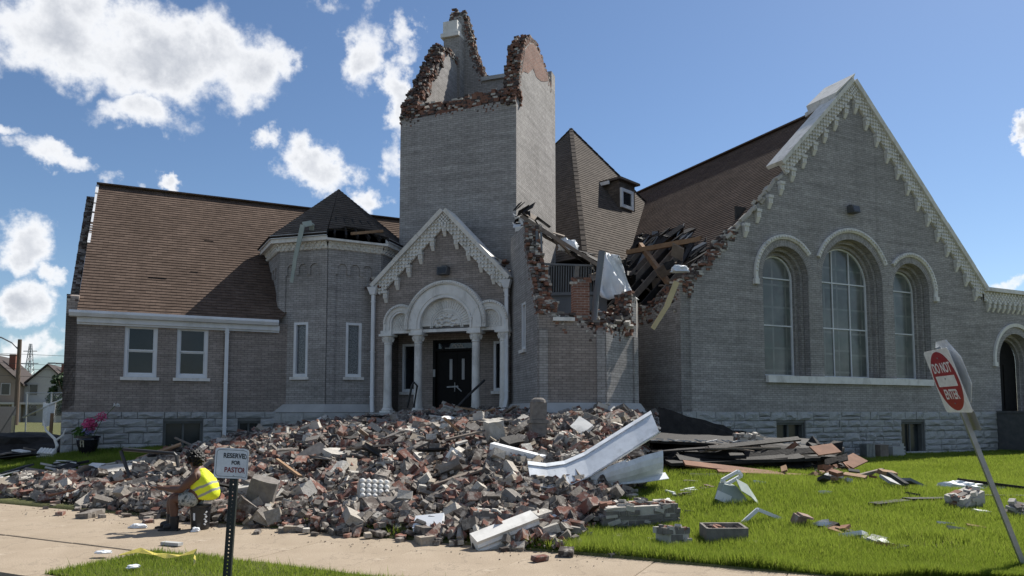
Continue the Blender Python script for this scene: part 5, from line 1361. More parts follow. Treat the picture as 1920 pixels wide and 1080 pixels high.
# ---------------- curled white metal cornice
def sheet(mb, path, width, thick=.012, m=0):
    """thin bent sheet: path = list of (point, width direction)"""
    A = [(Vector(p) - Vector(w) * width / 2) for p, w in path]; B = [(Vector(p) + Vector(w) * width / 2) for p, w in path]
    for i in range(len(path) - 1):
        n = (A[i + 1] - A[i]).cross(B[i] - A[i]).normalized() * thick
        mb.hexa([A[i], A[i + 1], B[i + 1], B[i], A[i] + n, A[i + 1] + n, B[i + 1] + n, B[i] + n], m)
cm_ = empty('metal_cornice', put(1.3, 12.9)); CO = cm_.location.copy(); cm_.location.z += .10
tag(cm_, 'curled white sheet-metal cornice lying across the heap and lawn', 'sheet metal')
wd = Vector((-.12, .75, .65)).normalized()
pth = [((.30, 12.75, .60), wd), ((.62, 12.78, .56), wd), ((.95, 12.85, .60), wd), ((1.3, 12.95, .74), wd), ((1.75, 13.1, 1.0), wd), ((2.2, 13.25, 1.26), wd), ((2.58, 13.35, 1.48), wd)]
mb = MB(); sheet(mb, pth, .46); mb.build('cornice_face', M['white_metal'], cm_, CO)
mb = MB(); lo = [(Vector(p) - wd * .23 - Vector((0, .07, .02)), Vector((0, .8, -.25)).normalized()) for p, w in pth]; sheet(mb, lo, .16); mb.build('lower_flange', M['white_metal'], cm_, CO)
mb = MB(); hi = [(Vector(p) + wd * .23 + Vector((0, .05, .04)), Vector((0, .8, .3)).normalized()) for p, w in pth]; sheet(mb, hi, .14); mb.build('upper_flange', M['white_metal'], cm_, CO)
mb = MB(); rad = [.30, .29, .27, .22, .16, .1]; c0 = [Vector((2.66, 13.25, .86)), Vector((2.35, 13.12, .80)), Vector((2.0, 13.02, .70)), Vector((1.7, 12.95, .62)), Vector((1.4, 12.9, .54)), Vector((1.1, 12.88, .50))]
for i in range(5):
    for k in range(10):
        a0, a1 = R(150 + k * 20), R(150 + (k + 1) * 20)
        f = lambda c, r, a: c + Vector((.1 * math.cos(a) * r, math.cos(a) * r, math.sin(a) * r))
        mb.poly([f(c0[i], rad[i], a0), f(c0[i], rad[i], a1), f(c0[i + 1], rad[i + 1], a1), f(c0[i + 1], rad[i + 1], a0)])
mb.build('rolled_gutter', M['white_metal'], cm_, CO, smooth=True)
mb = MB(); w2 = Vector((-.1, .6, .3)).normalized(); sheet(mb, [((.75, 12.72, .40), w2), ((1.5, 12.85, .46), w2), ((2.2, 12.98, .50), w2), ((2.72, 13.1, .56), w2)], .2); mb.build('lower_strip', M['white_metal'], cm_, CO)
mb = MB(); sheet(mb, [((1.55, 12.75, .60), Vector((.45, .2, .75)).normalized()), ((1.9, 12.86, .72), Vector((.45, .2, .75)).normalized())], .34); mb.build('torn_flap', M['white_metal'], cm_, CO)
mb = MB(); mb.box((1.0, 13.2, .35), (1.5, .2, .2), Matrix.Rotation(.2, 3, 'Z')); mb.build('backing_board', M['char'], cm_, CO)
# square white downspout length on the heap
mb = MB(); mb.fbox(Frame(0, 0, 0), -.55, .55, -.08, .08, -.07, .07); mb.poly([(-.551, -.06, -.05), (-.551, .06, -.05), (-.551, .06, .05), (-.551, -.06, .05)], 1)
o = mb.build('downspout_length', [M['white_paint'], M['char']]); o.location = put(.1, 13.9, .25); o.rotation_euler = (.1, .2, -.45); tag(o, 'short square white downspout lying on bricks', 'downspout')

# ---------------- fallen black roof slab beside the gabled wall
rs_ = empty('roof_slab', put(5.0, 17.0)); SO = rs_.location
tag(rs_, 'fallen slab of black charred roof boards below the gabled wall', 'roof debris')
def ragged_sheet(name, P, th, mat, n=10, amp=.12):
    """quad P (a,b,c,d) with a torn far edge c-d"""
    a, b, c, d = [Vector(p) for p in P]; mb = MB(); N = (b - a).cross(d - a).normalized() * th
    pts = [a, b] + [c.lerp(d, i / n) + (d - a).normalized() * U(-amp, amp) for i in range(n + 1)]
    m_ = len(pts)
    mb.poly(pts); mb.poly([p + N for p in pts][::-1])
    for i in range(m_): mb.poly([pts[i], pts[(i + 1) % m_], pts[(i + 1) % m_] + N, pts[i] + N])
    return mb.build(name, M[mat], rs_, SO)
g0 = .35
ragged_sheet('felt_sheet', ((3.75, 18.6, g0 + .2), (7.6, 19.4, g0 + .2), (7.2, 19.6, g0 + .55), (3.75, 19.0, g0 + 1.55)), .05, 'char', 14, .06)
for k, (za, zb, x0, x1, y0, y1) in enumerate(((.78, .62, 2.7, 7.5, 15.6, 17.2), (.62, .52, 2.8, 7.3, 15.3, 16.8), (.48, .4, 2.9, 7.1, 15.0, 16.4), (.32, .3, 3.1, 7.4, 14.7, 16.2))):
    j = [U(-.13, .13) for _ in range(4)]; ragged_sheet('board_layer', ((x0, y0 + U(-.2, .2), g0 + za + j[0]), (x1 - U(0, .9), y0 + 1.1, g0 + zb + j[1]), (x1 - U(0, .9), y1 + 1.2, g0 + zb + .12 + j[2]), (x0, y1 + .6, g0 + za + .1 + j[3])), .06, 'char', 16, .22)
for k in range(22):
    x = U(2.8, 5.4); y = 15.0 + (x - 2.8) * .28 + U(-.3, .5); z = g0 + U(.08, .75); L = U(.6, 2.3); mb = MB()
    mb.bar((x, y, z), (x + L, y + L * U(.05, .4), z + U(-.3, .22)), U(.08, .26), .035, (0, U(-1.2, .5), 1)); mb.build('board', M[random.choice(('char', 'char', 'char', 'char', 'old_timber'))], rs_, SO)
for k in range(20):
    x = U(5.2, 7.4); y = 16.2 + U(-.4, .4); z = g0 + U(.1, .6); mb = MB(); mb.bar((x, y, z), (x + U(.2, .7), y + U(-.3, .3), z + U(-.35, .25)), U(.12, .4), .03, (0, -.6, 1)); mb.build('splinter', M[random.choice(('char', 'old_timber', 'red_timber'))], rs_, SO)
mb = MB()
for k in range(30):
    t0 = k / 30; p = Vector((2.75, 15.35, g0 + .86)).lerp(Vector((6.4, 16.3, g0 + .74)), t0); mb.bar(p + Vector((0, U(-.03, .03), U(-.03, .03))), p + Vector((.14, .03, U(-.03, .03))), U(.04, .1), .02)
mb.build('torn_felt_edge', M['smooth_stone'], rs_, SO, kind='stuff')
def felt_lump(c, size, seed):
    bm = bmesh.new(); bmesh.ops.create_icosphere(bm, subdivisions=3, radius=1)
    for v in bm.verts:
        q = v.co.copy(); k = 1 + .5 * noise.fractal(q * 2.2 + Vector((seed * 7, 0, 0)), 1, 2, 5); v.co = Vector((q.x * size[0] * k, q.y * size[1] * k, max(-.3, q.z) * size[2] * k))
    me = bpy.data.meshes.new('felt_heap'); bm.to_mesh(me); bm.free(); me.materials.append(M['char']); o = bpy.data.objects.new('felt_heap', me); COL.objects.link(o); o.parent = rs_; o.location = Vector(c) - SO
for k, (c, s_) in enumerate((((3.9, 16.2, .6), (1.3, .8, .45)), ((5.3, 16.6, .6), (1.2, .8, .42)), ((6.5, 16.9, .55), (.9, .7, .42)), ((7.1, 17.3, .5), (.6, .5, .6)), ((3.2, 15.6, .5), (.7, .5, .4)))): felt_lump(c, s_, k)
def plank(name, p0, p1, w, h, mat, lab, up=(0, 0, 1)):
    mb = MB(); c = (Vector(p0) + Vector(p1)) / 2; mb.bar(Vector(p0) - c, Vector(p1) - c, w, h, up); o = mb.build(name, M[mat]); o.location = c; tag(o, lab, 'plank'); return o
plank('plank', (3.3, 14.3, .80), (5.3, 14.6, .55), .18, .035, 'red_timber', 'reddish-brown plank tilted in front of the black slab', (0, -.5, 1))
plank('plank', (3.9, 14.15, .66), (6.1, 14.5, .52), .1, .035, 'red_timber', 'long thin reddish plank in front of the black slab', (0, -.4, 1))
plank('plank', (3.35, 14.0, .52), (4.3, 14.05, .50), .24, .03, 'pale_board', 'short pale yellow board under the reddish planks', (0, -.9, .5))
plank('plank', (5.75, 13.5, .50), (7.2, 14.5, .66), .07, .05, 'old_timber', 'pale narrow lath crossing the small lawn pile')
plank('plank', (5.6, 13.7, .55), (6.9, 14.3, .60), .06, .05, 'timber', 'brown narrow lath in the small lawn pile')
plank('plank', (1.5, 19.2, 1.55), (3.4, 17.4, .95), .12, .32, 'old_timber', 'thick brown board leaning out of the rubble', (.1, .4, 1))
plank('plank', (-1.6, 21.4, 1.9), (-.6, 20.8, 1.75), .16, .05, 'timber', 'brown plank lying by the entrance steps')
plank('plank', (-1.0, 20.0, 1.72), (-.2, 19.2, 1.55), .2, .05, 'timber', 'orange-brown plank sloping on the heap top')
plank('plank', (.75, 16.6, 1.35), (1.1, 15.9, 1.15), .3, .2, 'timber', 'blocky orange-brown timber end in the rubble')
# small lawn pile pieces
for k in range(26):
    x, y = 6.1 + random.gauss(0, .55), 13.9 + random.gauss(0, .5); mb = MB(); s_ = (U(.1, .4), U(.06, .2), U(.02, .09)); mb.box((0, 0, 0), s_, Matrix.Rotation(U(-.5, .5), 3, 'X'))
    nm, mt_ = random.choice((('wood_scrap', 'timber'), ('wood_scrap', 'red_timber'), ('slate_scrap', 'interior_dark'), ('plaster_scrap', 'white_stone'), ('slate_scrap', 'smooth_stone')))
    o = mb.build(nm, M[mt_]); o.location = put(x, y, U(.03, .22)); o.rotation_euler = (0, U(-.5, .5), U(0, 6))
    tag(o, {'timber': 'brown wood scrap in the small pile on the lawn', 'red_timber': 'reddish wood scrap in the small pile on the lawn', 'interior_dark': 'dark slate scrap in the small pile on the lawn', 'white_stone': 'white plaster scrap in the small pile on the lawn', 'smooth_stone': 'grey slate scrap in the small pile on the lawn'}[mt_], 'scrap', {'timber': 'brown scraps of the lawn pile', 'red_timber': 'reddish scraps of the lawn pile', 'interior_dark': 'dark scraps of the lawn pile', 'white_stone': 'white scraps of the lawn pile', 'smooth_stone': 'grey scraps of the lawn pile'}[mt_])

# ---------------- boards, slabs and bonded lumps mixed into the heap
def heap_spot():
    while True:
        e, d = U(-1.0, 11.0), U(.8, 11.5); x, y = xy(e, d)
        if in_heap(x, y) > .6: return x, y
for k in range(34):
    x, y = heap_spot(); L = U(.45, 1.5); mb = MB(); w_b = U(.05, .16)
    mb.hexa([(-L / 2, -w_b / 2, -.02), (L / 2, -w_b / 2 * U(.5, 1), -.02), (L / 2 - U(0, .15), w_b / 2, -.02), (-L / 2, w_b / 2, -.02), (-L / 2, -w_b / 2, .02), (L / 2, -w_b / 2 * U(.5, 1), .02), (L / 2 - U(0, .15), w_b / 2, .02), (-L / 2, w_b / 2, .02)])
    mt_ = random.choices(('old_timber', 'timber', 'char', 'red_timber'), (5, 2, 4, 1))[0]
    o = mb.build('broken_board', M[mt_]); o.location = put(x, y, U(.2, .34)); o.rotation_euler = (U(-.6, .6), U(-.35, .35), U(0, 6.28))
    lb = {'old_timber': 'grey-brown broken board among the heaped bricks', 'timber': 'fresh orange-brown broken board among the heaped bricks', 'char': 'blackened broken board among the heaped bricks', 'red_timber': 'reddish broken board among the heaped bricks'}[mt_]
    tag(o, lb, 'board', lb.replace('board among', 'boards among'))
for k in range(40):
    x, y = heap_spot(); s_ = (U(.22, .6), U(.16, .42), U(.03, .14)); bm = bmesh.new(); bmesh.ops.create_cube(bm, size=1); bmesh.ops.subdivide_edges(bm, edges=bm.edges[:], cuts=1, use_grid_fill=True)
    for v in bm.verts: v.co = Vector((v.co.x * s_[0] * U(.8, 1.15), v.co.y * s_[1] * U(.8, 1.15), v.co.z * s_[2] * U(.8, 1.15)))
    mt_ = random.choices(('mortar_crust', 'char', 'interior_dark', 'white_stone', 'broken_grey'), (4, 3, 3, 3, 4))[0]
    me = bpy.data.meshes.new('slab_fragment'); bm.to_mesh(me); bm.free(); me.materials.append(M[mt_]); o = bpy.data.objects.new('slab_fragment', me); COL.objects.link(o)
    o.location = put(x, y, U(.18, .32)); o.rotation_euler = (U(-.8, .8), U(-.6, .6), U(0, 6.28))
    lb = {'mortar_crust': 'buff slab fragment among the heaped bricks', 'char': 'black roofing fragment among the heaped bricks', 'interior_dark': 'dark slate fragment among the heaped bricks', 'white_stone': 'white stone fragment among the heaped bricks', 'broken_grey': 'grey masonry slab among the heaped bricks'}[mt_]
    tag(o, lb, 'fragment', lb.replace(' among', 's among'))
for k in range(20):
    x, y = heap_spot(); o = lump('bonded_bricks', (U(.3, .6), U(.2, .34), U(.14, .3)), put(x, y, U(.2, .32)), U(0, 6.28), (U(-.7, .7), U(-.5, .5)), random.choice((2, 3, 4)), seed=60 + k, facing=random.choice(('broken_grey', 'broken_red', 'dark_brick')))
    tag(o, 'lump of bricks still bonded together lying on the heap', 'masonry', 'bonded brick lumps on the heap')
# ================================================================== things lying on the lawn and the heap
F0 = Frame(0, 0, 0)
def obj1(mb, name, mats, loc, rot, lab, cat, group=None, smooth=False):
    o = mb.build(name, [M[k] for k in (mats if isinstance(mats, (list, tuple)) else [mats])], smooth=smooth); o.location = loc; o.rotation_euler = rot; return tag(o, lab, cat, group)
# crumpled pale-green window unit
wu = empty('window_unit', put(3.5, 12.05, .02), .3); tag(wu, 'crumpled pale green and white window unit on the grass', 'window')
mb = MB(); mb.hexa([(-.28, -.12, 0), (.25, -.2, 0), (.3, .15, 0), (-.2, .15, 0), (-.15, -.08, .3), (.08, -.1, .26), (.12, .1, .28), (-.1, .12, .32)]); mb.build('casing', M['pale_green_metal'], wu)
mb = MB(); sheet(mb, [((.02, -.22, .3), (0, .5, .6)), ((.2, -.24, .2), (.1, .5, .6)), ((.34, -.26, .02), (.1, .5, .4))], .3); mb.build('bent_cover', M['pale_green_metal'], wu)
mb = MB()
for a, b in (((-.14, -.02, .36), (.12, -.08, .5)), ((.12, -.08, .5), (.22, -.02, .42)), ((.22, -.02, .42), (-.04, .04, .28)), ((-.04, .04, .28), (-.14, -.02, .36))): mb.bar(a, b, .05, .05)
mb.build('white_frame', M['white_paint'], wu)
mb = MB(); mb.box((-.2, -.14, .1), (.26, .03, .14), Matrix.Rotation(.4, 3, 'Y')); mb.build('white_panel', M['white_paint'], wu)
mb = MB(); mb.bar((-.35, 0, 0), (-.12, -.04, .2), .04, .05); mb.bar((-.12, -.04, .2), (.26, .0, .05), .045, .05); obj1(mb, 'bent_trim', 'white_paint', put(3.62, 10.75, .03), (0, 0, .15), 'bent white trim strip standing in the grass', 'trim')
mb = MB(); mb.box((0, 0, .1), (.16, .12, .2)); mb.box((.06, -.02, .215), (.2, .13, .03)); obj1(mb, 'brick_stub', ['loose_brick'], put(3.98, 10.55, -.01), (.3, .25, .4), 'brick stub leaning by the bent white trim', 'brick').color = (.3, .2, .16, 1)
mb = MB(); mb.box((0, 0, 0), (.3, .1, .02)); obj1(mb, 'trim_scrap', 'white_paint', put(3.1, 9.75, .05), (.1, 0, -.3), 'flat white scrap near the hollow coping box', 'trim')
# strip of torn flashing and cloth
for k in range(15):
    t0 = k / 14; x, y = 4.35 + .45 * t0 + U(-.05, .05), 10.5 - 1.25 * t0 + U(-.05, .05); x = 4.32 + .42 * t0; mb = MB()
    s_ = (U(.18, .34), U(.10, .22), U(.02, .07)); mb.box((0, 0, 0), s_, Matrix.Rotation(U(-.4, .4), 3, 'Y') @ Matrix.Rotation(U(-.4, .4), 3, 'X'))
    nm, mt_, lb = random.choice((('flashing_scrap', 'char', 'black flashing scrap in the torn strip on the grass'), ('flashing_scrap', 'smooth_stone', 'grey flashing scrap in the torn strip on the grass'), ('plaster_scrap', 'white_paint', 'white scrap in the torn strip on the grass'), ('wood_scrap', 'red_timber', 'brown wood scrap in the torn strip on the grass')))
    obj1(mb, nm, mt_, put(x + U(-.04, .04), y, .05), (0, 0, U(-1.6, -.8)), lb, 'scrap', lb.replace(' scrap in', ' scraps in'))
# long black roofing strip
mb = MB(); P = [(5.55, 11.5), (6.2, 11.75), (6.9, 11.95), (7.6, 12.25), (8.3, 12.55), (9.2, 12.85)]
for i in range(len(P) - 1):
    a, b = P[i], P[i + 1]; mb.bar((a[0] - 7, a[1] - 12, top(*a) + .05 + .02 * (i % 2)), (b[0] - 7, b[1] - 12, top(*b) + .05), .2, .05)
o = mb.build('roofing_strip', M['char']); o.location = (7, 12, 0); tag(o, 'long black roofing strip lying across the lawn', 'roof debris')
# wads of white insulation
def crumple(name, size, loc, mat, lab, cat, seed, rz=0):
    bm = bmesh.new(); bmesh.ops.create_icosphere(bm, subdivisions=3, radius=1)
    for v in bm.verts:
        q = v.co.copy(); k = 1 + .38 * noise.fractal(q * 1.7 + Vector((seed * 7, 0, 0)), 1, 2, 4); v.co = Vector((q.x * size[0] * k, q.y * size[1] * k, max(-.25, q.z) * size[2] * k))
    me = bpy.data.meshes.new(name); bm.to_mesh(me); bm.free(); me.materials.append(M[mat])
    o = bpy.data.objects.new(name, me); COL.objects.link(o); o.location = loc; o.rotation_euler = (0, 0, rz); return tag(o, lab, cat)
crumple('insulation_wad', (.32, .14, .12), put(8.05, 13.5, .06), 'tarp', 'white bundle of insulation with a grey end on the lawn', 'insulation', 1, -.2)
crumple('insulation_wad', (.4, .16, .1), put(8.7, 13.75, .06), 'tarp', 'flat white insulation wad under the dark strip', 'insulation', 2, .1)
plank('dark_strip', (8.15, 13.6, .55), (9.5, 13.7, .38), .12, .05, 'char', 'thin dark strip resting on white insulation')
for i, (x, y, mt_, lb) in enumerate(((5.95, 10.05, 'mortar_crust', 'pinkish stone flake on the lawn beside a brick half'), (6.25, 10.1, 'broken_red', 'half brick lying by the pinkish flake'), (6.0, 10.35, 'white_stone', 'thin white stick above the pinkish flake'), (7.2, 13.5, 'interior_grey', 'grey slate sheet in the middle of the lawn'), (6.9, 13.4, 'smooth_stone', 'crumpled grey metal sheet beside the slate'), (6.6, 12.3, 'interior_dark', 'flat dark slate on the lawn'), (5.2, 12.4, 'plaster', 'small white plaster bit before the lawn pile'), (6.9, 11.0, 'white_paint', 'flat white scrap under the tipped chunk'), (8.6, 16.0, 'white_paint', 'tiny white paper far up the lawn'), (4.4, 13.3, 'white_paint', 'white chip near the reddish planks'), (7.4, 12.1, 'smooth_stone', 'narrow pale sliver on the lawn'))):
    mb = MB(); s_ = (.5, .34, .05) if i in (3, 4) else ((.3, .03, .03) if i in (2, 10) else (.22, .13, .05)); mb.box((0, 0, 0), s_, Matrix.Rotation(.35 if i in (3, 4) else .12, 3, 'Y'))
    obj1(mb, 'scrap', mt_ if mt_ in M else 'white_stone', put(x, y, .08 if i in (3, 4) else .05), (U(-.2, .3), 0, U(-.6, .6)), lb, 'scrap')
mb = MB(); sheet(mb, [((-.2, 0, 0), (0, .4, .1)), ((0, .02, -.03), (0, .4, .2)), ((.2, .06, .06), (.1, .4, .3))], .3); obj1(mb, 'paper_sheet', 'pale_green_metal', (-.85, 10.45, .08), (.1, 0, .3), 'curled pale plastic sheet at the sidewalk edge', 'plastic')
for i, (x, y) in enumerate(((2.75, 12.75), (2.95, 12.6), (3.05, 12.9), (2.55, 12.2))):
    mb = MB(); mb.box((0, 0, 0), (.3, .05, .03)); mb.box((.03, .05, .02), (.24, .05, .03), Matrix.Rotation(.5, 3, 'Z')); obj1(mb, 'window_sash_piece', 'white_paint' if i != 1 else 'char', put(x, y, .04), (.1, U(-.2, .2), U(0, 3)), ('broken white sash piece by the rolled metal end', 'dark sash piece by the rolled metal end')[i == 1], 'trim', 'broken sash pieces')
# electric meters by the wall
for i, (s, lb) in enumerate(((7.1, 'ribbed grey utility box at the foot of the gabled wall'), (7.75, 'brown utility post at the foot of the gabled wall'), (8.55, 'beige notched vent block against the gabled wall'))):
    mb = MB(); p = FW.pt(s, .9, 0)
    if i == 0:
        for k in range(6): mb.fbox(F0, -.2 + k * .07, -.16 + k * .07, -.15, .15, -.1, .52)
        mb.fbox(F0, -.2, .2, -.1, .12, -.1, .46)
    elif i == 1: mb.fbox(F0, -.2, .2, -.16, .16, -.1, .44); mb.fbox(F0, -.22, .22, -.18, .18, .441, .47)
    else:
        mb.fbox(F0, -.35, .2, -.14, .14, -.1, .4)
        for k in range(4): mb.fbox(F0, .2, .3, -.13, .13, .0 + k * .11, .06 + k * .11)
        mb.fbox(F0, .0, .2, -.15, .15, .4, .5)
    obj1(mb, 'utility_box', ('grey_metal', 'old_timber', 'smooth_stone')[i], (p.x, p.y, gz(p.x, p.y)), (0, 0, .45), lb, 'utility box')
# ---------------- fallen handrails
def rail(name, pts, r, lab, mat='black_metal'):
    c = Vector(pts[0]); mb = MB(); mb.tube([Vector(p) - c for p in pts], r, 8); o = mb.build(name, M[mat], smooth=True); o.location = c; return tag(o, lab, 'handrail')
rail('handrail', [(-7.72, 15.3, .2), (-7.95, 15.4, .6), (-8.14, 15.5, .96), (-8.1, 15.5, 1.0), (-7.7, 15.6, .96), (-7.15, 15.75, .90), (-7.1, 15.75, .86), (-7.0, 15.7, .5)], .036, 'bent steel handrail sticking out of the rubble near the seated person')
rail('handrail', [(-4.75, 15.6, .62), (-4.35, 16.0, .88), (-4.0, 16.3, 1.15), (-3.95, 16.35, 1.25), (-3.85, 16.35, 1.25), (-3.78, 16.3, 1.15), (-3.75, 16.25, .85)], .036, 'curved black handrail rising from the middle of the heap')
rail('handrail', [(-3.35, 23.7, 1.9), (-3.2, 23.65, 2.6), (-3.15, 23.7, 2.72), (-3.05, 23.8, 2.6), (-3.15, 23.8, 1.9)], .035, 'black handrail loop leaning at the entrance columns')
rail('handrail', [(-1.75, 22.3, 1.8), (-1.3, 22.6, 2.3), (-.85, 22.9, 2.75)], .04, 'black handrail leaning across the doorway')
# ---------------- white sheets and timbers caught in the wreck
def drape(name, cx, cy, z0, z1, w, d, lab, seed):
    n, m_ = 14, 12; V = []; Fc = []
    for j in range(m_ + 1):
        t0 = j / m_
        for i in range(n + 1):
            a = -1 + 2 * i / n; ww = w * (.45 + .55 * (1 - t0) ** .7)
            fold = .34 * noise.noise(Vector((a * 2.6 + t0 * 1.2, t0 * .9, seed))) + .16 * noise.noise(Vector((a * 6, t0 * 2.2, seed)))
            V.append((a * ww - .25 * t0 + .12 * noise.noise(Vector((t0 * 3, a, seed))), -d * (1 - t0) * (1 - .5 * a * a) + fold, (z1 - z0) * t0 * (1 - .25 * (a - .2) ** 2) + .12 * noise.noise(Vector((a * 2, 5, seed)))))
    for j in range(m_):
        for i in range(n): Fc.append((j * (n + 1) + i, j * (n + 1) + i + 1, (j + 1) * (n + 1) + i + 1, (j + 1) * (n + 1) + i))
    me = bpy.data.meshes.new(name); me.from_pydata(V, [], Fc); me.materials.append(M['tarp']); me.polygons.foreach_set('use_smooth', [True] * len(Fc))
    o = bpy.data.objects.new(name, me); COL.objects.link(o); o.location = (cx, cy, z0); md = o.modifiers.new('t', 'SOLIDIFY'); md.thickness = .02; return tag(o, lab, 'tarp')
drape('white_sheet', 3.2, 22.9, 5.25, 6.75, .66, .5, 'crumpled white sheet hanging in the torn roof opening', 2).rotation_euler = (0, 0, .5)
crumple('foam_slab', (.34, .2, .3), (1.8, 23.2, 6.95), 'tarp', 'torn white foam slab caught on the collapsed roof edge', 'insulation', 5)
plank('hanging_board', (5.05, 22.45, 5.75), (4.75, 22.5, 5.0), .17, .05, 'pale_board', 'pale split board hanging from the broken wall corner', (.2, -1, 0))
plank('hanging_board', (4.76, 22.48, 5.02), (4.3, 22.5, 4.3), .14, .05, 'pale_board', 'lower half of the pale board hanging from the wall corner', (.2, -1, 0))
crumple('crumpled_flashing', (.3, .2, .16), (5.15, 22.5, 6.1), 'white_metal', 'crumpled flashing on the broken corner of the gabled wing', 'sheet metal', 8)
# ---------------- flower pot
fp = empty('flower_pot', (-12.4, 21.75, gz(-12.4, 21.75))); tag(fp, 'dark glazed pot of pink flowers against the stone base', 'flower pot')
plain('pot_glaze', (.012, .011, .016), .2, .5); plain('pot_mark', (.45, .40, .28), .6)
mb = MB(); mb.lathe((0, 0, 0), [(.17, 0), (.2, .05), (.27, .25), (.3, .42), (.29, .47), (.33, .48), (.33, .53), (.28, .53), (.27, .46)], 24); mb.build('pot', M['pot_glaze'], fp, smooth=True)
mb = MB()
for z in (.22, .31): 
    for a in ((-.05, -.03), (.03, .05)): mb.fbox(F0, a[0], a[1], .27 + (z - .22) * .2, .30 + (z - .22) * .2, z, z + .08)
    mb.fbox(F0, -.05, .05, .27 + (z - .22) * .2, .305 + (z - .22) * .2, z + .08, z + .095)
mb.build('emblem', M['pot_mark'], fp)
def leafball(name, n, c, r, col, parent, sz=(.03, .06), flat=1.0, seed=0, off=None):
    rs = random.Random(seed); plain(name + '_tone', col, .7, .2) if name + '_tone' not in M else None
    V = []; Fc = []
    for i in range(n):
        d = Vector((rs.gauss(0, 1), rs.gauss(0, 1), rs.gauss(0, 1))).normalized() * (rs.random() ** .45); p = Vector(c) + Vector((d.x * r[0], d.y * r[1], d.z * r[2])); s = rs.uniform(*sz)
        q = Vector((rs.gauss(0, 1), rs.gauss(0, 1), rs.gauss(0, 1))).normalized(); t1 = q.orthogonal().normalized(); t2 = q.cross(t1); b = len(V)
        V += [p - t1 * s, p + t2 * s * .5, p + t1 * s, p - t2 * s * .5]; Fc.append((b, b + 1, b + 2, b + 3))
    me = bpy.data.meshes.new(name); me.from_pydata([tuple(v) for v in V], [], Fc); me.materials.append(M[name + '_tone']); o = bpy.data.objects.new(name, me); COL.objects.link(o); o.parent = parent; return o
leafball('foliage', 260, (-.2, 0, .62), (.25, .2, .2), (.06, .12, .025), fp, seed=1)
leafball('pink_flowers', 260, (.05, 0, .86), (.22, .18, .2), (.55, .09, .22), fp, seed=2); leafball('pink_flowers', 150, (.38, 0, 1.08), (.18, .12, .16), (.6, .16, .3), fp, (.025, .045), seed=3)
leafball('white_flowers', 40, (.8, .0, 1.42), (.12, .1, .06), (.7, .7, .68), fp, (.02, .04), seed=4); leafball('violet_flowers', 90, (-.02, 0, .66), (.18, .15, .12), (.3, .3, .5), fp, seed=5)
mb = MB()
for a in ((.1, .9), (.35, 1.1), (.75, 1.4), (-.15, .7), (.2, 1.0)): mb.tube([(a[0] * .2, 0, .48), (a[0] * .5, .02, .3 + a[1] * .5), (a[0], 0, a[1])], .008, 5)
mb.build('stem', M['foliage_tone'], fp)
# ---------------- signs
plain('sign_white', (.74, .75, .75), .35, .5); plain('sign_red', (.30, .008, .022), .35, .5); plain('sign_dark', (.02, .025, .03), .4, .4); plain('sign_maroon', (.22, .03, .035), .4, .4); plain('galvanised', (.33, .34, .35), .42, .5, .7); plain('channel_green', (.012, .018, .016), .5, .5)
def text_part(body, size, mat, parent, mtx, name='lettering', bold=.0, sx=1.0, bend=None):
    me = text_mesh(body, size, bold); 
    for v in me.vertices:
        x, y, z = v.co.x * sx, v.co.y, v.co.z
        p = Vector((x, y, z)) if bend is None else bend(x, y, z)
        v.co = mtx @ p
    me.materials.clear(); me.materials.append(M[mat]); o = bpy.data.objects.new(name, me); COL.objects.link(o); o.parent = parent; return o
dn = empty('no_entry_sign', (5.72, 8.4, gz(5.72, 8.4))); dn.rotation_euler = (0, R(-17.8), R(-11)); tag(dn, 'leaning round-red DO NOT ENTER sign on a grey post', 'sign')
mb = MB(); mb.fbox(F0, -.025, .025, -.025, .025, -.3, 2.62); mb.build('post', M['galvanised'], dn)
def rr(w, h, r, n=5):
    out = []
    for cx, cy, a0 in ((w / 2 - r, h / 2 - r, 0), (-w / 2 + r, h / 2 - r, 90), (-w / 2 + r, -h / 2 + r, 180), (w / 2 - r, -h / 2 + r, 270)):
        for i in range(n + 1): a = R(a0 + 90 * i / n); out.append((cx + r * math.cos(a), cy + r * math.sin(a)))
    return out
FSG = Frame(0, 0, -90)     # s -> -y, n -> -x
SZc = 2.22
mb = MB(); mb.panel(FSG, [(a, b + SZc) for a, b in rr(.76, .76, .045)], (), .036, .004); mb.build('plate', M['sign_white'], dn)
mb = MB(); mb.panel(FSG, [(.355 * math.cos(2 * math.pi * i / 48), .355 * math.sin(2 * math.pi * i / 48) + SZc) for i in range(48)], (), .0385, .002); mb.build('red_disc', M['sign_red'], dn)
mb = MB(); mb.panel(FSG, [(a, b + SZc) for a, b in rect(-.275, .275, -.065, .065)], (), .041, .002); mb.build('white_bar', M['sign_white'], dn)
mt_t = lambda zc: Matrix.Translation((-.0405, 0, SZc + zc)) @ Matrix(((0, 0, -1, 0), (-1, 0, 0, 0), (0, 1, 0, 0), (0, 0, 0, 1)))
text_part('DO NOT', .165, 'sign_white', dn, mt_t(.155), bold=.003, sx=.80); text_part('ENTER', .165, 'sign_white', dn, mt_t(-.165), bold=.003, sx=.80)
oc = [(.41 * math.cos(R(22.5 + 45 * i)), .41 * math.sin(R(22.5 + 45 * i)) + SZc + .08) for i in range(8)]
mb = MB(); mb.panel(FSG, oc, (), -.06, .004); mb.build('octagon_plate', M['white_metal'], dn)
mb = MB(); mb.panel(FSG, [(a, b + 1.72) for a, b in rr(.36, .24, .03)], (), -.05, .004); mb.build('small_plate', M['galvanised'], dn)
mb = MB()
for z in (1.95, 2.25, 2.5): mb.tube([(-.046, 0, z), (.07, 0, z)], .009, 8)
mb.build('bolt', M['galvanised'], dn)

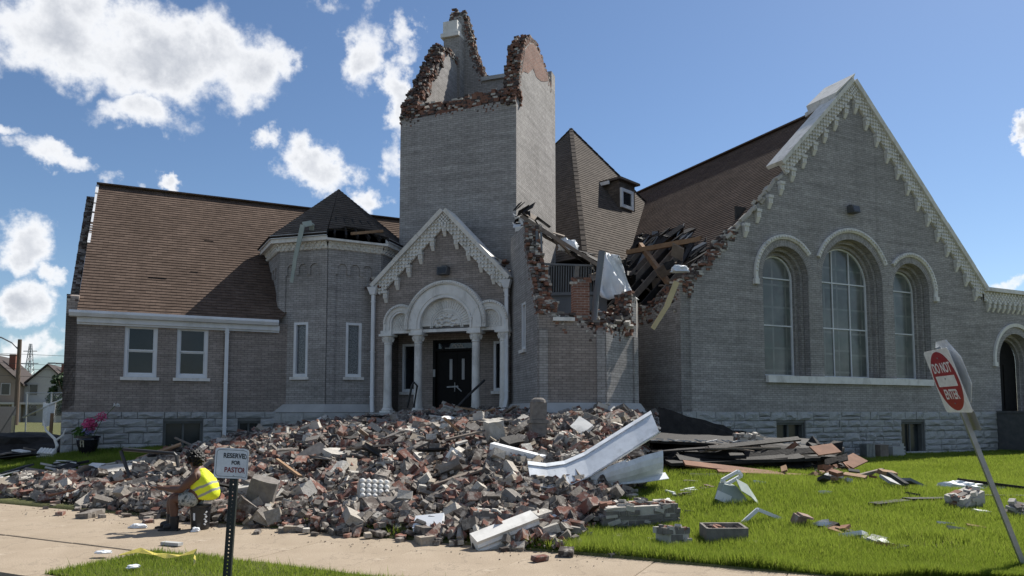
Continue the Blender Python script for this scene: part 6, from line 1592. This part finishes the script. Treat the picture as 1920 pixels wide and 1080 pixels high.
rp_ = empty('parking_sign', (-2.92, 7.7, .0)); rp_.rotation_euler = (0, R(2.6), 0); tag(rp_, 'bent white RESERVED FOR PASTOR sign on a perforated post', 'sign')
FP = Frame(0, 0, 0)
mb = MB(); hl = []
for k in range(32):
    z = .12 + k * .0385; hl.append([(.0075 * math.cos(2 * math.pi * i / 8), z + .0075 * math.sin(2 * math.pi * i / 8)) for i in range(8)])
mb.panel(FP, rect(-.026, .026, -.3, 1.36), hl, 0, .005); mb.fbox(FP, -.040, -.0265, -.035, .003, -.3, 1.36); mb.fbox(FP, .0265, .040, -.035, .003, -.3, 1.36); mb.build('post', M['channel_green'], rp_)
BX = .085
def bendf(x, z, n=0.0):
    if x <= BX: return Vector((x, -n - .006, z))
    k = x - BX; return Vector((BX + k * .82, -n - .006 - k * .6, z - k * .12))
def bent_plate(name, outline, n, mat, sub=True):
    left = clip(outline, 0, BX, False); right = clip(outline, 0, BX, True); mb = MB()
    for pl in (left, right):
        if len(pl) >= 3: mb.poly([bendf(a, b, n) for a, b in pl]); mb.poly([bendf(a, b, n - .002) for a, b in pl][::-1])
    return mb.build(name, M[mat], rp_)
ZC = 1.26
def shift(l, dz): return [(a, b + dz) for a, b in l]
SX0 = -.015
plo = [(a + SX0, b + ZC) for a, b in rr(.385, .31, .03)]
bent_plate('plate', plo, 0, 'sign_white')
# thin dark border line as a ring of quads
mb = MB(); o1 = [(a + SX0, b + ZC) for a, b in rr(.35, .275, .035, 6)]; i1 = [(a + SX0, b + ZC) for a, b in rr(.342, .267, .031, 6)]
for i in range(len(o1)):
    j = (i + 1) % len(o1); a, b, c, d = o1[i], o1[j], i1[j], i1[i]
    if (a[0] - BX) * (b[0] - BX) < 0:
        for q in (clip([a, b, c, d], 0, BX, True), clip([a, b, c, d], 0, BX, False)): mb.poly([bendf(x, z, .0015) for x, z in q])
    else: mb.poly([bendf(x, z, .0015) for x, z in (a, b, c, d)])
mb.build('border', M['sign_dark'], rp_)
for body, z, size, mat in (('RESERVED', .075, .068, 'sign_dark'), ('FOR', .005, .052, 'sign_dark'), ('PASTOR', -.07, .072, 'sign_maroon')):
    text_part(body, size, mat, rp_, Matrix.Identity(4), bold=.0022, sx=.86 if body != 'FOR' else .9, bend=lambda x, y, zz, z=z: bendf(x + .012, y + ZC + z, .002 + zz * .2))
mb = MB(); mb.tube([(0, -.016, ZC - .13), (0, .004, ZC - .13)], .008, 8); mb.build('bolt', M['galvanised'], rp_)

# ---------------- caution tape, litter
plain('tape_yellow', (.56, .47, .10), .5, .4)
mb = MB(); P = [(-4.72, 9.05, .07), (-4.5, 9.08, .12), (-4.25, 8.98, .09), (-4.1, 8.92, .08), (-3.9, 8.85, .10), (-3.72, 8.85, .15), (-3.66, 8.68, .11), (-3.58, 8.5, .08)]
for i in range(len(P) - 1):
    a, b = Vector(P[i]) - Vector((-4.1, 8.8, 0)), Vector(P[i + 1]) - Vector((-4.1, 8.8, 0)); w1, w2 = Vector((0, .03, .004 + .02 * (i % 2))), Vector((0, .03, .004 + .02 * ((i + 1) % 2))); mb.hexa([a - w1, b - w2, b + w2, a + w1, a - w1 + Vector((0, 0, .004)), b - w2 + Vector((0, 0, .004)), b + w2 + Vector((0, 0, .004)), a + w1 + Vector((0, 0, .004))])
o = mb.build('caution_tape', M['tape_yellow']); o.location = (-4.1, 8.8, 0); tag(o, 'crumpled yellow caution tape lying on the grass verge', 'tape')
crumple('paper_wad', (.14, .06, .05), (-5.75, 11.55, .02), 'tarp', 'crumpled white paper on the sidewalk near the boots', 'litter', 11)
crumple('paper_wad', (.06, .05, .05), (-4.72, 11.2, .02), 'tarp', 'small white paper wad beside the black bucket', 'litter', 12)
crumple('paper_wad', (.07, .05, .03), (-4.2, 8.35, .07), 'tarp', 'bit of white litter in the verge near the tape', 'litter', 13)
crumple('paper_wad', (.11, .05, .03), (-5.05, 9.3, .05), 'tarp', 'torn white scrap at the tip of the grass verge', 'litter', 14)
mb = MB(); mb.box((0, 0, .02), (.3, .09, .04)); obj1(mb, 'curb_fragment', 'smooth_stone', (-4.55, 10.05, .01), (0, 0, -.35), 'flat pale concrete fragment on the sidewalk edge by the verge', 'stone')
# ================================================================== seated person and bucket
plain('skin', (.115, .058, .038), .55, .3); plain('boot_black', (.012, .012, .013), .55, .4); plain('hair_black', (.008, .007, .007), .6, .3); plain('shirt_pink', (.42, .20, .17), .8)
t = NT('hi_vis', .65, .2); ob = t.coord('Object'); sx = t.n('ShaderNodeSeparateXYZ'); t.l(ob, sx.inputs[0])
# two silver bands that follow the waist
m1 = t.n('ShaderNodeMath', operation='MULTIPLY_ADD'); m1.inputs[1].default_value = -.42; t.l(sx.outputs[0], m1.inputs[0]); t.l(sx.outputs[2], m1.inputs[2])
wv = t.n('ShaderNodeMath', operation='ADD'); t.l(m1.outputs[0], wv.inputs[0]); t.l(t.rng(t.noise(ob, 6, 2), .3, .7, -.012, .012), wv.inputs[1])
band = t.ramp(t.rng(wv.outputs[0], .40, .95), [(0, (0, 0, 0)), (.13, (0, 0, 0)), (.135, (1, 1, 1)), (.205, (1, 1, 1)), (.21, (0, 0, 0)), (.35, (0, 0, 0)), (.355, (1, 1, 1)), (.425, (1, 1, 1)), (.43, (0, 0, 0))])
c = t.mix(band, t.mix(t.rng(t.noise(ob, 5, 4), .3, .7), (.62, .70, .02), (.74, .80, .05)), (.30, .31, .27)); t.base(c); t.bump(t.noise(ob, 9, 4), .6, .03)
t = NT('camo', .85, .1); ob = t.coord('Object'); t.base(t.ramp(t.noise(ob, 14, 3), [(.38, (.07, .085, .09)), (.46, (.30, .31, .29)), (.56, (.36, .38, .37)), (.64, (.10, .13, .15))]))
pe = empty('person', (-4.78, 11.43, 0)); tag(pe, 'person in a yellow safety vest sitting hunched on a bucket', 'person'); PO = pe.location
def skin(name, verts, edges, radii, mat, root=0, sub=2):
    me = bpy.data.meshes.new(name); me.from_pydata([tuple(Vector(v) - PO) for v in verts], edges, []); o = bpy.data.objects.new(name, me); COL.objects.link(o); o.parent = pe
    md = o.modifiers.new('skin', 'SKIN'); md.use_smooth_shade = True
    sv = me.skin_vertices[0].data if me.skin_vertices else None
    if sv is None:
        bm = bmesh.new(); bm.from_mesh(me); bm.verts.layers.skin.verify(); bm.to_mesh(me); bm.free(); sv = me.skin_vertices[0].data
    for i, r_ in enumerate(radii): sv[i].radius = (r_, r_) if not isinstance(r_, tuple) else r_; sv[i].use_root = (i == root)
    s2 = o.modifiers.new('sub', 'SUBSURF'); s2.levels = sub; s2.render_levels = sub
    me.materials.append(M[mat]); return o
V = [(-4.72, 11.43, .48), (-4.70, 11.43, .64), (-4.75, 11.43, .80), (-4.82, 11.43, .93), (-4.87, 11.43, 1.0), (-4.90, 11.43, 1.075), (-4.89, 11.43, 1.13)]
E_ = [(i, i + 1) for i in range(6)]; Rr = [.155, .155, .145, .075, .06, .098, .08]
def chain(start, pts, rads):
    a = start
    for p, r_ in zip(pts, rads): V.append(p); Rr.append(r_); E_.append((a, len(V) - 1)); a = len(V) - 1
    return a
FING = []
for sy, ang in ((-1, 0), (1, 0)):
    hx = -5.42 if sy < 0 else -5.40
    w_ = chain(2, [(-4.76, 11.43 + sy * .19, .82), (-4.86, 11.43 + sy * .235, .72), (-4.97, 11.43 + sy * .22, .615), (-5.16, 11.43 + sy * .13, .615), (-5.30, 11.43 + sy * .07, .625), (hx + .02, 11.43 + sy * .05, .63)], [.075, .068, .055, .046, .03, .036])
    for k, L in enumerate((.07, .085, .08, .06)):
        y = 11.43 + sy * (.085 - k * .024); FING.append([(hx, y, .63), (hx - L * .55, y, .645), (hx - L, y - sy * .005, .615)])
    FING.append([(hx + .05, 11.43 + sy * .03, .64), (hx + .01, 11.43 + sy * .0, .665), (hx - .03, 11.43 + sy * .0, .675)])
for sy, kx, ax, fx in ((-1, -5.12, -5.10, -5.28), (1, -5.25, -5.27, -5.46)):
    chain(0, [(-4.86, 11.43 + sy * .12, .475), (kx, 11.43 + sy * .13, .475), (ax, 11.43 + sy * .13, .30), (ax + .01, 11.43 + sy * .13, .13)], [.125, .083, .066, .05])
skin('body', V, E_, Rr, 'skin')
for i, f in enumerate(FING): pass
V2 = []; E2 = []; R2_ = []
for i, f in enumerate(FING):
    b = len(V2); V2 += f; E2 += [(b, b + 1), (b + 1, b + 2)]; R2_ += [.0105, .0095, .008]
# fingers as their own tapered tubes rooted in the palms
mb = MB()
for f in FING: mb.tube([Vector(p) for p in f], [.0105, .0098, .0075], 7)
mb.build('fingers', M['skin'], pe, PO, smooth=True)
mb = MB(); mb.box((-5.47, 11.43, .645), (.085, .16, .012), Matrix.Rotation(.5, 3, 'Y')); mb.build('phone', M['boot_black'], pe, PO)
# face: brow, nose, lips, ear
mb = MB(); mb.lathe((-5.0, 11.43, 1.06), [(.012, -.03), (.022, -.012), (.014, .02), (.006, .035)], 8); mb.build('nose', M['skin'], pe, PO, smooth=True)
mb = MB(); mb.box((-4.985, 11.43, 1.012), (.02, .05, .018)); mb.build('mouth', M['shirt_pink'], pe, PO)
for sy in (-1, 1):
    mb = MB(); mb.lathe((-4.975, 11.43 + sy * .034, 1.088), [(.004, -.01), (.012, 0), (.004, .01)], 8); mb.build('eye', M['sign_white'], pe, PO, smooth=True)
# vest: shell over the torso with arm openings left bare
vest = skin('vest', [(-4.69, 11.43, .43), (-4.665, 11.43, .58), (-4.715, 11.43, .76), (-4.79, 11.43, .90), (-4.755, 11.26, .855), (-4.755, 11.60, .855)], [(0, 1), (1, 2), (2, 3), (2, 4), (2, 5)], [(.20, .225), (.215, .235), (.19, .21), .085, .085, .085], 'hi_vis')
skin('shirt_front', [(-4.84, 11.43, .80), (-4.87, 11.43, .70), (-4.83, 11.43, .58)], [(0, 1), (1, 2)], [.10, .12, .11], 'shirt_pink', 0)
for sy, kx in ((-1, -5.07), (1, -5.17)): skin('shorts', [(-4.74, 11.43 + sy * .08, .475), (-4.88, 11.43 + sy * .12, .48), (kx, 11.43 + sy * .13, .478)], [(0, 1), (1, 2)], [.15, .135, .112], 'camo', 0)
for sy, ax, fx in ((-1, -5.10, -5.30), (1, -5.27, -5.47)):
    y = 11.43 + sy * .13
    mb = MB(); mb.lathe((ax + .01, y, 0), [(.062, .03), (.066, .10), (.070, .2), (.066, .215)], 14); mb.build('sock_cuff', M['boot_black'], pe, PO, smooth=True)
    skin('boot', [(ax + .02, y, .06), (ax - .08, y - .01, .055), (fx + .05, y - .02, .045), (ax + .02, y, .17)], [(0, 1), (1, 2), (0, 3)], [.066, .058, .05, .068], 'boot_black')
    mb = MB(); mb.hexa([(fx - .0, y - .075, 0), (ax + .09, y - .055, 0), (ax + .09, y + .055, 0), (fx, y + .035, 0), (fx, y - .075, .028), (ax + .09, y - .055, .03), (ax + .09, y + .055, .03), (fx, y + .035, .028)]); mb.build('boot_sole', M['boot_black'], pe, PO)
# hair: curly mass of small tufts round the head
rs = random.Random(3); mb = MB()
for i in range(420):
    d = Vector((rs.gauss(0, 1), rs.gauss(0, 1), rs.gauss(0, 1))).normalized()
    if d.x < -.55 and d.z < .45: continue
    if d.z < -.55 and d.x < .1: continue
    p = Vector((-4.865, 11.43, 1.085)) + Vector((d.x * .125, d.y * .115, d.z * .105 if d.z > 0 else d.z * .15)) * rs.uniform(.85, 1.08); s = rs.uniform(.018, .034)
    mb.lathe(p, [(s * .4, -s * .8), (s, 0), (s * .4, s * .8)], 6)
mb.build('hair', M['hair_black'], pe, PO, smooth=True)
# bucket
bk = empty('bucket', (-4.76, 11.45, 0)); tag(bk, 'black plastic bucket with a white label under the seated person', 'bucket')
plain('bucket_black', (.014, .014, .016), .35, .5)
mb = MB(); mb.lathe((0, 0, 0), [(.125, 0), (.13, .01), (.148, .30), (.157, .30), (.157, .33), (.15, .33), (.152, .35), (.158, .36), (.158, .37), (.14, .372)], 28); mb.build('pail', M['bucket_black'], bk, smooth=False)
mb = MB()
for k in range(5):
    a0, a1 = R(248 + k * 7), R(255 + k * 7); r0 = .1425
    mb.poly([(r0 * math.cos(a0), r0 * math.sin(a0), .15), (r0 * math.cos(a1), r0 * math.sin(a1), .15), ((r0 + .005) * math.cos(a1), (r0 + .005) * math.sin(a1), .26), ((r0 + .005) * math.cos(a0), (r0 + .005) * math.sin(a0), .26)]) if k < 2 else None
mb.build('label', M['sign_white'], bk)
mb = MB()
for k in range(6):
    a = R(318 + (k % 2) * 7); z = .09 + k * .036; mb.box((.146 * math.cos(a), .146 * math.sin(a), z), (.03, .022, .02), Matrix.Rotation(a + 1.57, 3, 'Z') @ Matrix.Rotation(.6 * (-1) ** k, 3, 'Y'))
mb.build('printed_mark', M['sign_white'], bk)
# ================================================================== street behind the long wing
plain('house_white', (.40, .39, .37), .9); plain('house_red', (.20, .085, .06), .9); plain('house_roof', (.055, .045, .042), .95); plain('house_tan', (.25, .20, .16), .9); plain('pole_wood', (.12, .09, .07), .9); plain('orange_red', (.5, .07, .03), .7); plain('dumpster_dark', (.03, .032, .036), .6); plain('bark', (.09, .07, .05), .95)
def house(x, y, w, d, h, rz, wallm, lab, gable=True):
    r0 = empty('house', (x, y, 0), rz); tag(r0, lab, 'house', None); f = Frame(0, 0, 0)
    mb = MB(); mb.fbox(f, -w / 2, w / 2, -d / 2, d / 2, 0, h); mb.panel(f, [(-w / 2, h), (w / 2, h), (0, h + w * .5)], (), d / 2 - .05, d - .1); mb.build('wall', M[wallm], r0)
    mb = MB()
    for s in (-1, 1): mb.hexa([f.pt(s * (w / 2 + .4), d / 2 + .4, h - .25), f.pt(0, d / 2 + .4, h + w * .5 + .1), f.pt(0, -d / 2 - .4, h + w * .5 + .1), f.pt(s * (w / 2 + .4), -d / 2 - .4, h - .25), f.pt(s * (w / 2 + .4), d / 2 + .4, h - .05), f.pt(0, d / 2 + .4, h + w * .5 + .3), f.pt(0, -d / 2 - .4, h + w * .5 + .3), f.pt(s * (w / 2 + .4), -d / 2 - .4, h - .05)])
    rf = mb.build('roof', M['house_roof'], r0)
    mb = MB(); mb.box((w * .25, -d * .2, h + w * .42), (.8, .8, 2.2)); mb.build('chimney', M['house_red'], rf)
    for z in (1.0, 4.0):
        for s in (-w * .27, w * .27):
            mb = MB(); mb.fbox(f, s - .6, s + .6, d / 2, d / 2 + .08, z, z + 1.7); wi = mb.build('window', M['house_white'], r0); mb = MB(); mb.fbox(f, s - .48, s + .48, d / 2 + .08, d / 2 + .1, z + .1, z + 1.6); mb.build('pane', M['window_glass'], wi)
    mb = MB(); mb.fbox(f, -w * .5, w * .5, d / 2 + .1, d / 2 + 2.2, 2.7, 3.0); mb.fbox(f, -w * .48, -w * .44, d / 2 + 2, d / 2 + 2.1, 0, 2.7); mb.fbox(f, w * .44, w * .48, d / 2 + 2, d / 2 + 2.1, 0, 2.7); mb.build('porch', M['house_white'], r0)
house(-76, 110, 8, 12, 5.6, .35, 'house_tan', 'tan gabled house with a white porch at the street edge'); house(-70.2, 114, 6, 12, 5.4, .35, 'house_white', 'white gabled house between its tan and red neighbours')
house(-66.5, 122, 6.5, 12, 5.6, .35, 'house_red', 'red brick gabled house at the end of the row'); house(-88, 108, 8, 12, 6, .3, 'house_red', 'red brick house partly cut off by the picture edge')
# street light on a wood pole
sp = empty('street_light', (-40.1, 60, 0)); tag(sp, 'wooden street light pole with a curved arm', 'street light')
mb = MB(); mb.tube([(0, 0, 0), (0, 0, 7.6)], [.2, .15], 10); mb.build('pole', M['pole_wood'], sp, smooth=True)
mb = MB(); mb.tube([(0, 0, 6.7), (-.6, 0, 7.3), (-1.5, 0, 7.75), (-2.6, 0, 7.95)], .06, 8); mb.build('arm', M['grey_metal'], sp, smooth=True)
mb = MB(); mb.hexa([(-3.3, -.15, 7.8), (-2.5, -.15, 7.85), (-2.5, .15, 7.85), (-3.3, .15, 7.8), (-3.2, -.1, 8.0), (-2.5, -.1, 8.05), (-2.5, .1, 8.05), (-3.2, .1, 8.0)]); mb.build('lamp_head', M['grey_metal'], sp)
mb = MB(); mb.bar((-1.8, 0, 6.35), (.15, 0, 6.25), .06, .08); mb.build('crossarm', M['pole_wood'], sp)
s2 = empty('street_light', (-46, 75, 0)); tag(s2, 'thin grey street light reaching out from behind the church', 'street light')
mb = MB(); mb.tube([(2.2, 0, 0), (2.2, 0, 5.8), (1.8, 0, 6.3), (1.0, 0, 6.55), (-.4, 0, 6.6)], .08, 8); mb.build('pole', M['grey_metal'], s2, smooth=True)
mb = MB(); mb.box((-.7, 0, 6.62), (.8, .25, .14)); mb.build('lamp_head', M['grey_metal'], s2)
for i, (za, zb) in enumerate(((6.9, 5.6), (6.4, 5.2), (5.6, 4.6), (7.3, 6.4))):
    mb = MB(); mb.tube([Vector((-60, 62, za)), Vector((-40, 60, zb)), Vector((-22, 70, zb - .3))], .015, 4); o = mb.build('overhead_wire', M['black_metal']); tag(o, 'thin overhead wire crossing behind the street light', 'wire', 'overhead wires of the street')
# lattice mast
lm = empty('lattice_mast', (-196, 300, 0)); tag(lm, 'distant lattice transmission mast against the clouds', 'mast'); mb = MB()
for sx_, sy_ in ((-1, -1), (1, -1), (1, 1), (-1, 1)): mb.tube([(sx_ * 2.4, sy_ * 2.4, 0), (sx_ * .3, sy_ * .3, 29)], .14, 4)
for k in range(14):
    z0, z1 = k * 2, k * 2 + 2; a, b = 2.4 - 2.1 * z0 / 29, 2.4 - 2.1 * z1 / 29
    for q in range(4):
        c0 = [(-1, -1), (1, -1), (1, 1), (-1, 1)][q]; c1 = [(1, -1), (1, 1), (-1, 1), (-1, -1)][q]; mb.tube([(c0[0] * a, c0[1] * a, z0), (c1[0] * b, c1[1] * b, z1)], .08, 4); mb.tube([(c0[0] * b, c0[1] * b, z1), (c1[0] * b, c1[1] * b, z1)], .07, 4)
mb.build('lattice', M['grey_metal'], lm)
mb = MB(); mb.box((0, 0, 21), (7, .4, .3)); mb.box((0, 0, 26), (5.5, .4, .3)); mb.build('crossarm', M['grey_metal'], lm)
# trees beyond the fence
def tree(x, y, h, r, lab, seed, tone):
    tr = empty('tree', (x, y, 0)); tag(tr, lab, 'tree'); rs = random.Random(seed); mb = MB()
    mb.tube([(0, 0, 0), (.1, 0, h * .3), (0, .1, h * .75)], [.28, .2, .06], 8)
    for k in range(6): a = rs.uniform(0, 6.28); mb.tube([(0, 0, h * rs.uniform(.25, .5)), (math.cos(a) * r * .4, math.sin(a) * r * .4, h * .6), (math.cos(a) * r * .75, math.sin(a) * r * .75, h * rs.uniform(.65, .85))], [.1, .06, .03], 6)
    mb.build('trunk', M['bark'], tr)
    V = []; Fc = []
    for c in range(26):
        a = rs.uniform(0, 6.28); rr_ = r * rs.random() ** .5 * .8; cz = h * rs.uniform(.32, .92); rr_ *= 1.1 - abs(cz / h - .55); cc = Vector((math.cos(a) * rr_, math.sin(a) * rr_, cz)); cr = rs.uniform(.16, .3) * r
        for i in range(150):
            d = Vector((rs.gauss(0, 1), rs.gauss(0, 1), rs.gauss(0, 1))).normalized() * cr * rs.random() ** .4; p = cc + d; q = Vector((rs.gauss(0, 1), rs.gauss(0, 1), rs.gauss(0, 1))).normalized(); t1 = q.orthogonal().normalized(); t2 = q.cross(t1); s = rs.uniform(.12, .24); b = len(V)
            V += [p - t1 * s, p + t2 * s * .6, p + t1 * s, p - t2 * s * .6]; Fc.append((b, b + 1, b + 2, b + 3))
    me = bpy.data.meshes.new('crown'); me.from_pydata([tuple(v) for v in V], [], Fc); me.materials.append(M[tone]); o = bpy.data.objects.new('crown', me); COL.objects.link(o); o.parent = tr
plain('leaf_dark', (.035, .065, .025), .7); plain('leaf_mid', (.06, .095, .03), .7)
tree(-46.5, 78, 5.8, 2.3, 'dark leafy tree showing past the corner of the church', 1, 'leaf_dark'); tree(-49.5, 92, 4.6, 2.2, 'small green tree before the red house', 2, 'leaf_mid')
# chain-link fence
fe = empty('chain_link_fence', (-20.3, 31, gz(-20.3, 31))); tag(fe, 'chain-link fence with a white banner beside the church', 'fence')
t = NT('chain_link', .4, .5, .8); t.base((.42, .44, .45)); ob = t.coord('UV'); t.b.inputs['Metallic'].default_value = .7
FF = Frame(0, 0, -18); Lf = 4.2
for k in range(4): mb = MB(); mb.tube([FF.pt(k * 1.35, 0, -.2), FF.pt(k * 1.35, 0, 1.95)], .03, 8); mb.build('post', M['chain_link'], fe)
mb = MB(); mb.tube([FF.pt(-.1, 0, 1.92), FF.pt(4.1, 0, 1.9)], .022, 6); mb.build('top_rail', M['chain_link'], fe)
mb = MB(); st = .085
for k in range(-22, 50):
    for sg in (1, -1):
        s0 = k * st; a, b = (s0, 0.05), (s0 + sg * 1.83, 1.88)
        c = clip([(a[0], a[1]), (b[0], b[1]), (b[0] + .006, b[1]), (a[0] + .006, a[1])], 0, 0, True); c = clip(c, 0, 4.05, False) if len(c) > 2 else []
        if len(c) >= 3: mb.poly([FF.pt(p[0], .004 * sg, p[1]) for p in c])
mb.build('wire_mesh', M['chain_link'], fe, kind='stuff')
mb = MB(); sheet(mb, [(FF.pt(1.0, .06, 1.05), (0, 0, 1)), (FF.pt(1.3, .10, 1.0), (0.05, 0, 1)), (FF.pt(1.62, .05, 1.1), (.1, 0, 1))], .95); mb.build('banner', M['sign_white'], fe)
mb = MB(); mb.bar(FF.pt(-.1, .08, .9), FF.pt(2.6, .1, 1.85), .05, .05); mb.build('brace', M['chain_link'], fe)
for i, (x, y, h, lb) in enumerate(((-15.9, 25.6, 1.0, 'tan wooden stake beside the church corner'), (-18.7, 27.8, .9, 'yellow-taped wooden stake by the dark dumpster'))):
    mb = MB(); mb.bar((0, 0, -.2), (0.03, 0, h), .09, .09); obj1(mb, 'wooden_stake', 'timber' if i == 0 else 'pale_board', (x, y, gz(x, y) + .1), (0, 0, .3), lb, 'stake')
# dumpster
du = empty('dumpster', (-21.6, 29.5, gz(-21, 29))); tag(du, 'dark dumpster with red sheeting at the edge of the lot', 'dumpster')
mb = MB(); mb.fbox(F0, -1.3, 1.2, -1, 1, .15, 1.35); mb.build('tub', M['dumpster_dark'], du); mb = MB()
for k in range(4): mb.fbox(F0, -1.2 + k * .75, -1.1 + k * .75, 1, 1.06, .15, 1.35)
mb.build('rib', M['dumpster_dark'], du); mb = MB(); sheet(mb, [((-.4, -1.0, 1.3), (0, .2, 1)), ((.3, -1.1, 1.38), (0, .2, 1)), ((.8, -1.08, 1.15), (0, .2, 1))], .5); mb.build('red_sheeting', M['orange_red'], du)
crumple('white_bag', (.3, .3, .2), (-21.8, 29.0, gz(-21, 29) + 1.5), 'tarp', 'white bag lying on top of the dumpster', 'bag', 21)
# low dark debris bank by the corner
bb = crumple('debris_bank', (3.2, 1.6, .55), (-16.4, 23.6, gz(-16, 23) + .05), 'char', 'low bank of dark roofing debris beyond the church corner', 'debris', 31, -.2); bb['kind'] = 'stuff'
for k in range(44):
    x, y = -15.6 + random.gauss(0, 1.5), 21.6 + random.gauss(0, 1.0); mb = MB(); mb.box((0, 0, 0), (U(.3, 1.0), U(.15, .5), U(.02, .06)), Matrix.Rotation(U(-.3, .3), 3, 'X'))
    mt_ = random.choices(('char', 'interior_dark', 'white_stone', 'old_timber', 'smooth_stone'), (5, 3, 2, 2, 2))[0]
    lb = {'char': 'black roofing scrap on the ground beyond the church corner', 'interior_dark': 'dark slate scrap on the ground beyond the church corner', 'white_stone': 'pale scrap on the ground beyond the church corner', 'old_timber': 'brown board scrap on the ground beyond the church corner', 'smooth_stone': 'grey scrap on the ground beyond the church corner'}[mt_]
    obj1(mb, 'scrap', mt_, (x, y, gz(x, y) + U(.03, .25)), (0, U(-.25, .25), U(0, 6)), lb, 'scrap', lb.split(' on ')[0] + 's beyond the corner')
# roofing and boards spread before the long wing
for k in range(54):
    e, d = U(-3.4, 1.6), U(.9, 3.6); x, y = xy(e, d); mb = MB(); mb.box((0, 0, 0), (U(.25, .8), U(.1, .4), U(.02, .07)), Matrix.Rotation(U(-.3, .3), 3, 'X'))
    mt_ = random.choices(('char', 'interior_dark', 'white_stone', 'old_timber', 'mortar_crust', 'pale_board'), (3, 3, 3, 2, 4, 1))[0]
    lb = {'char': 'black roofing scrap in the thin rubble before the long wing', 'interior_dark': 'dark slate in the thin rubble before the long wing', 'white_stone': 'white plaster piece in the thin rubble before the long wing', 'old_timber': 'brown board in the thin rubble before the long wing', 'mortar_crust': 'buff slab in the thin rubble before the long wing', 'pale_board': 'yellow board in the thin rubble before the long wing'}[mt_]
    obj1(mb, 'scrap', mt_, put(x, y, U(.08, .22)), (0, U(-.35, .35), U(0, 6)), lb, 'scrap', lb.replace(' in the thin rubble before', 's before'))
mb = MB(); mb.tube([(0, 0, 0), (.1, 0, .3), (0.02, 0, .5), (-.25, 0, .75), (-.35, .02, 1.05)], [.05, .045, .04, .03, .015], 6); mb.tube([(.05, 0, .45), (.25, 0, .6), (.33, 0, .8)], [.035, .025, .012], 6); obj1(mb, 'bare_branch', 'white_stone', (-13.3, 21.6, gz(-13.3, 21.6)), (0, 0, 0), 'bare pale forked branch sticking up by the church corner', 'branch')
mb = MB(); fz = Frame(0, 0, 0)
for i in range(5): mb.fbox(fz, -.5 + i * .24, -.46 + i * .24, -.2, .2, 0, .12)
for i in range(3): mb.fbox(fz, -.5, .5, -.2 + i * .18, -.16 + i * .18, .0, .118)
obj1(mb, 'pierced_block', 'mortar_crust', put(-10.9, 16.9, .06), (.25, -.15, .2), 'pale pierced terracotta block on the grass edge', 'masonry')
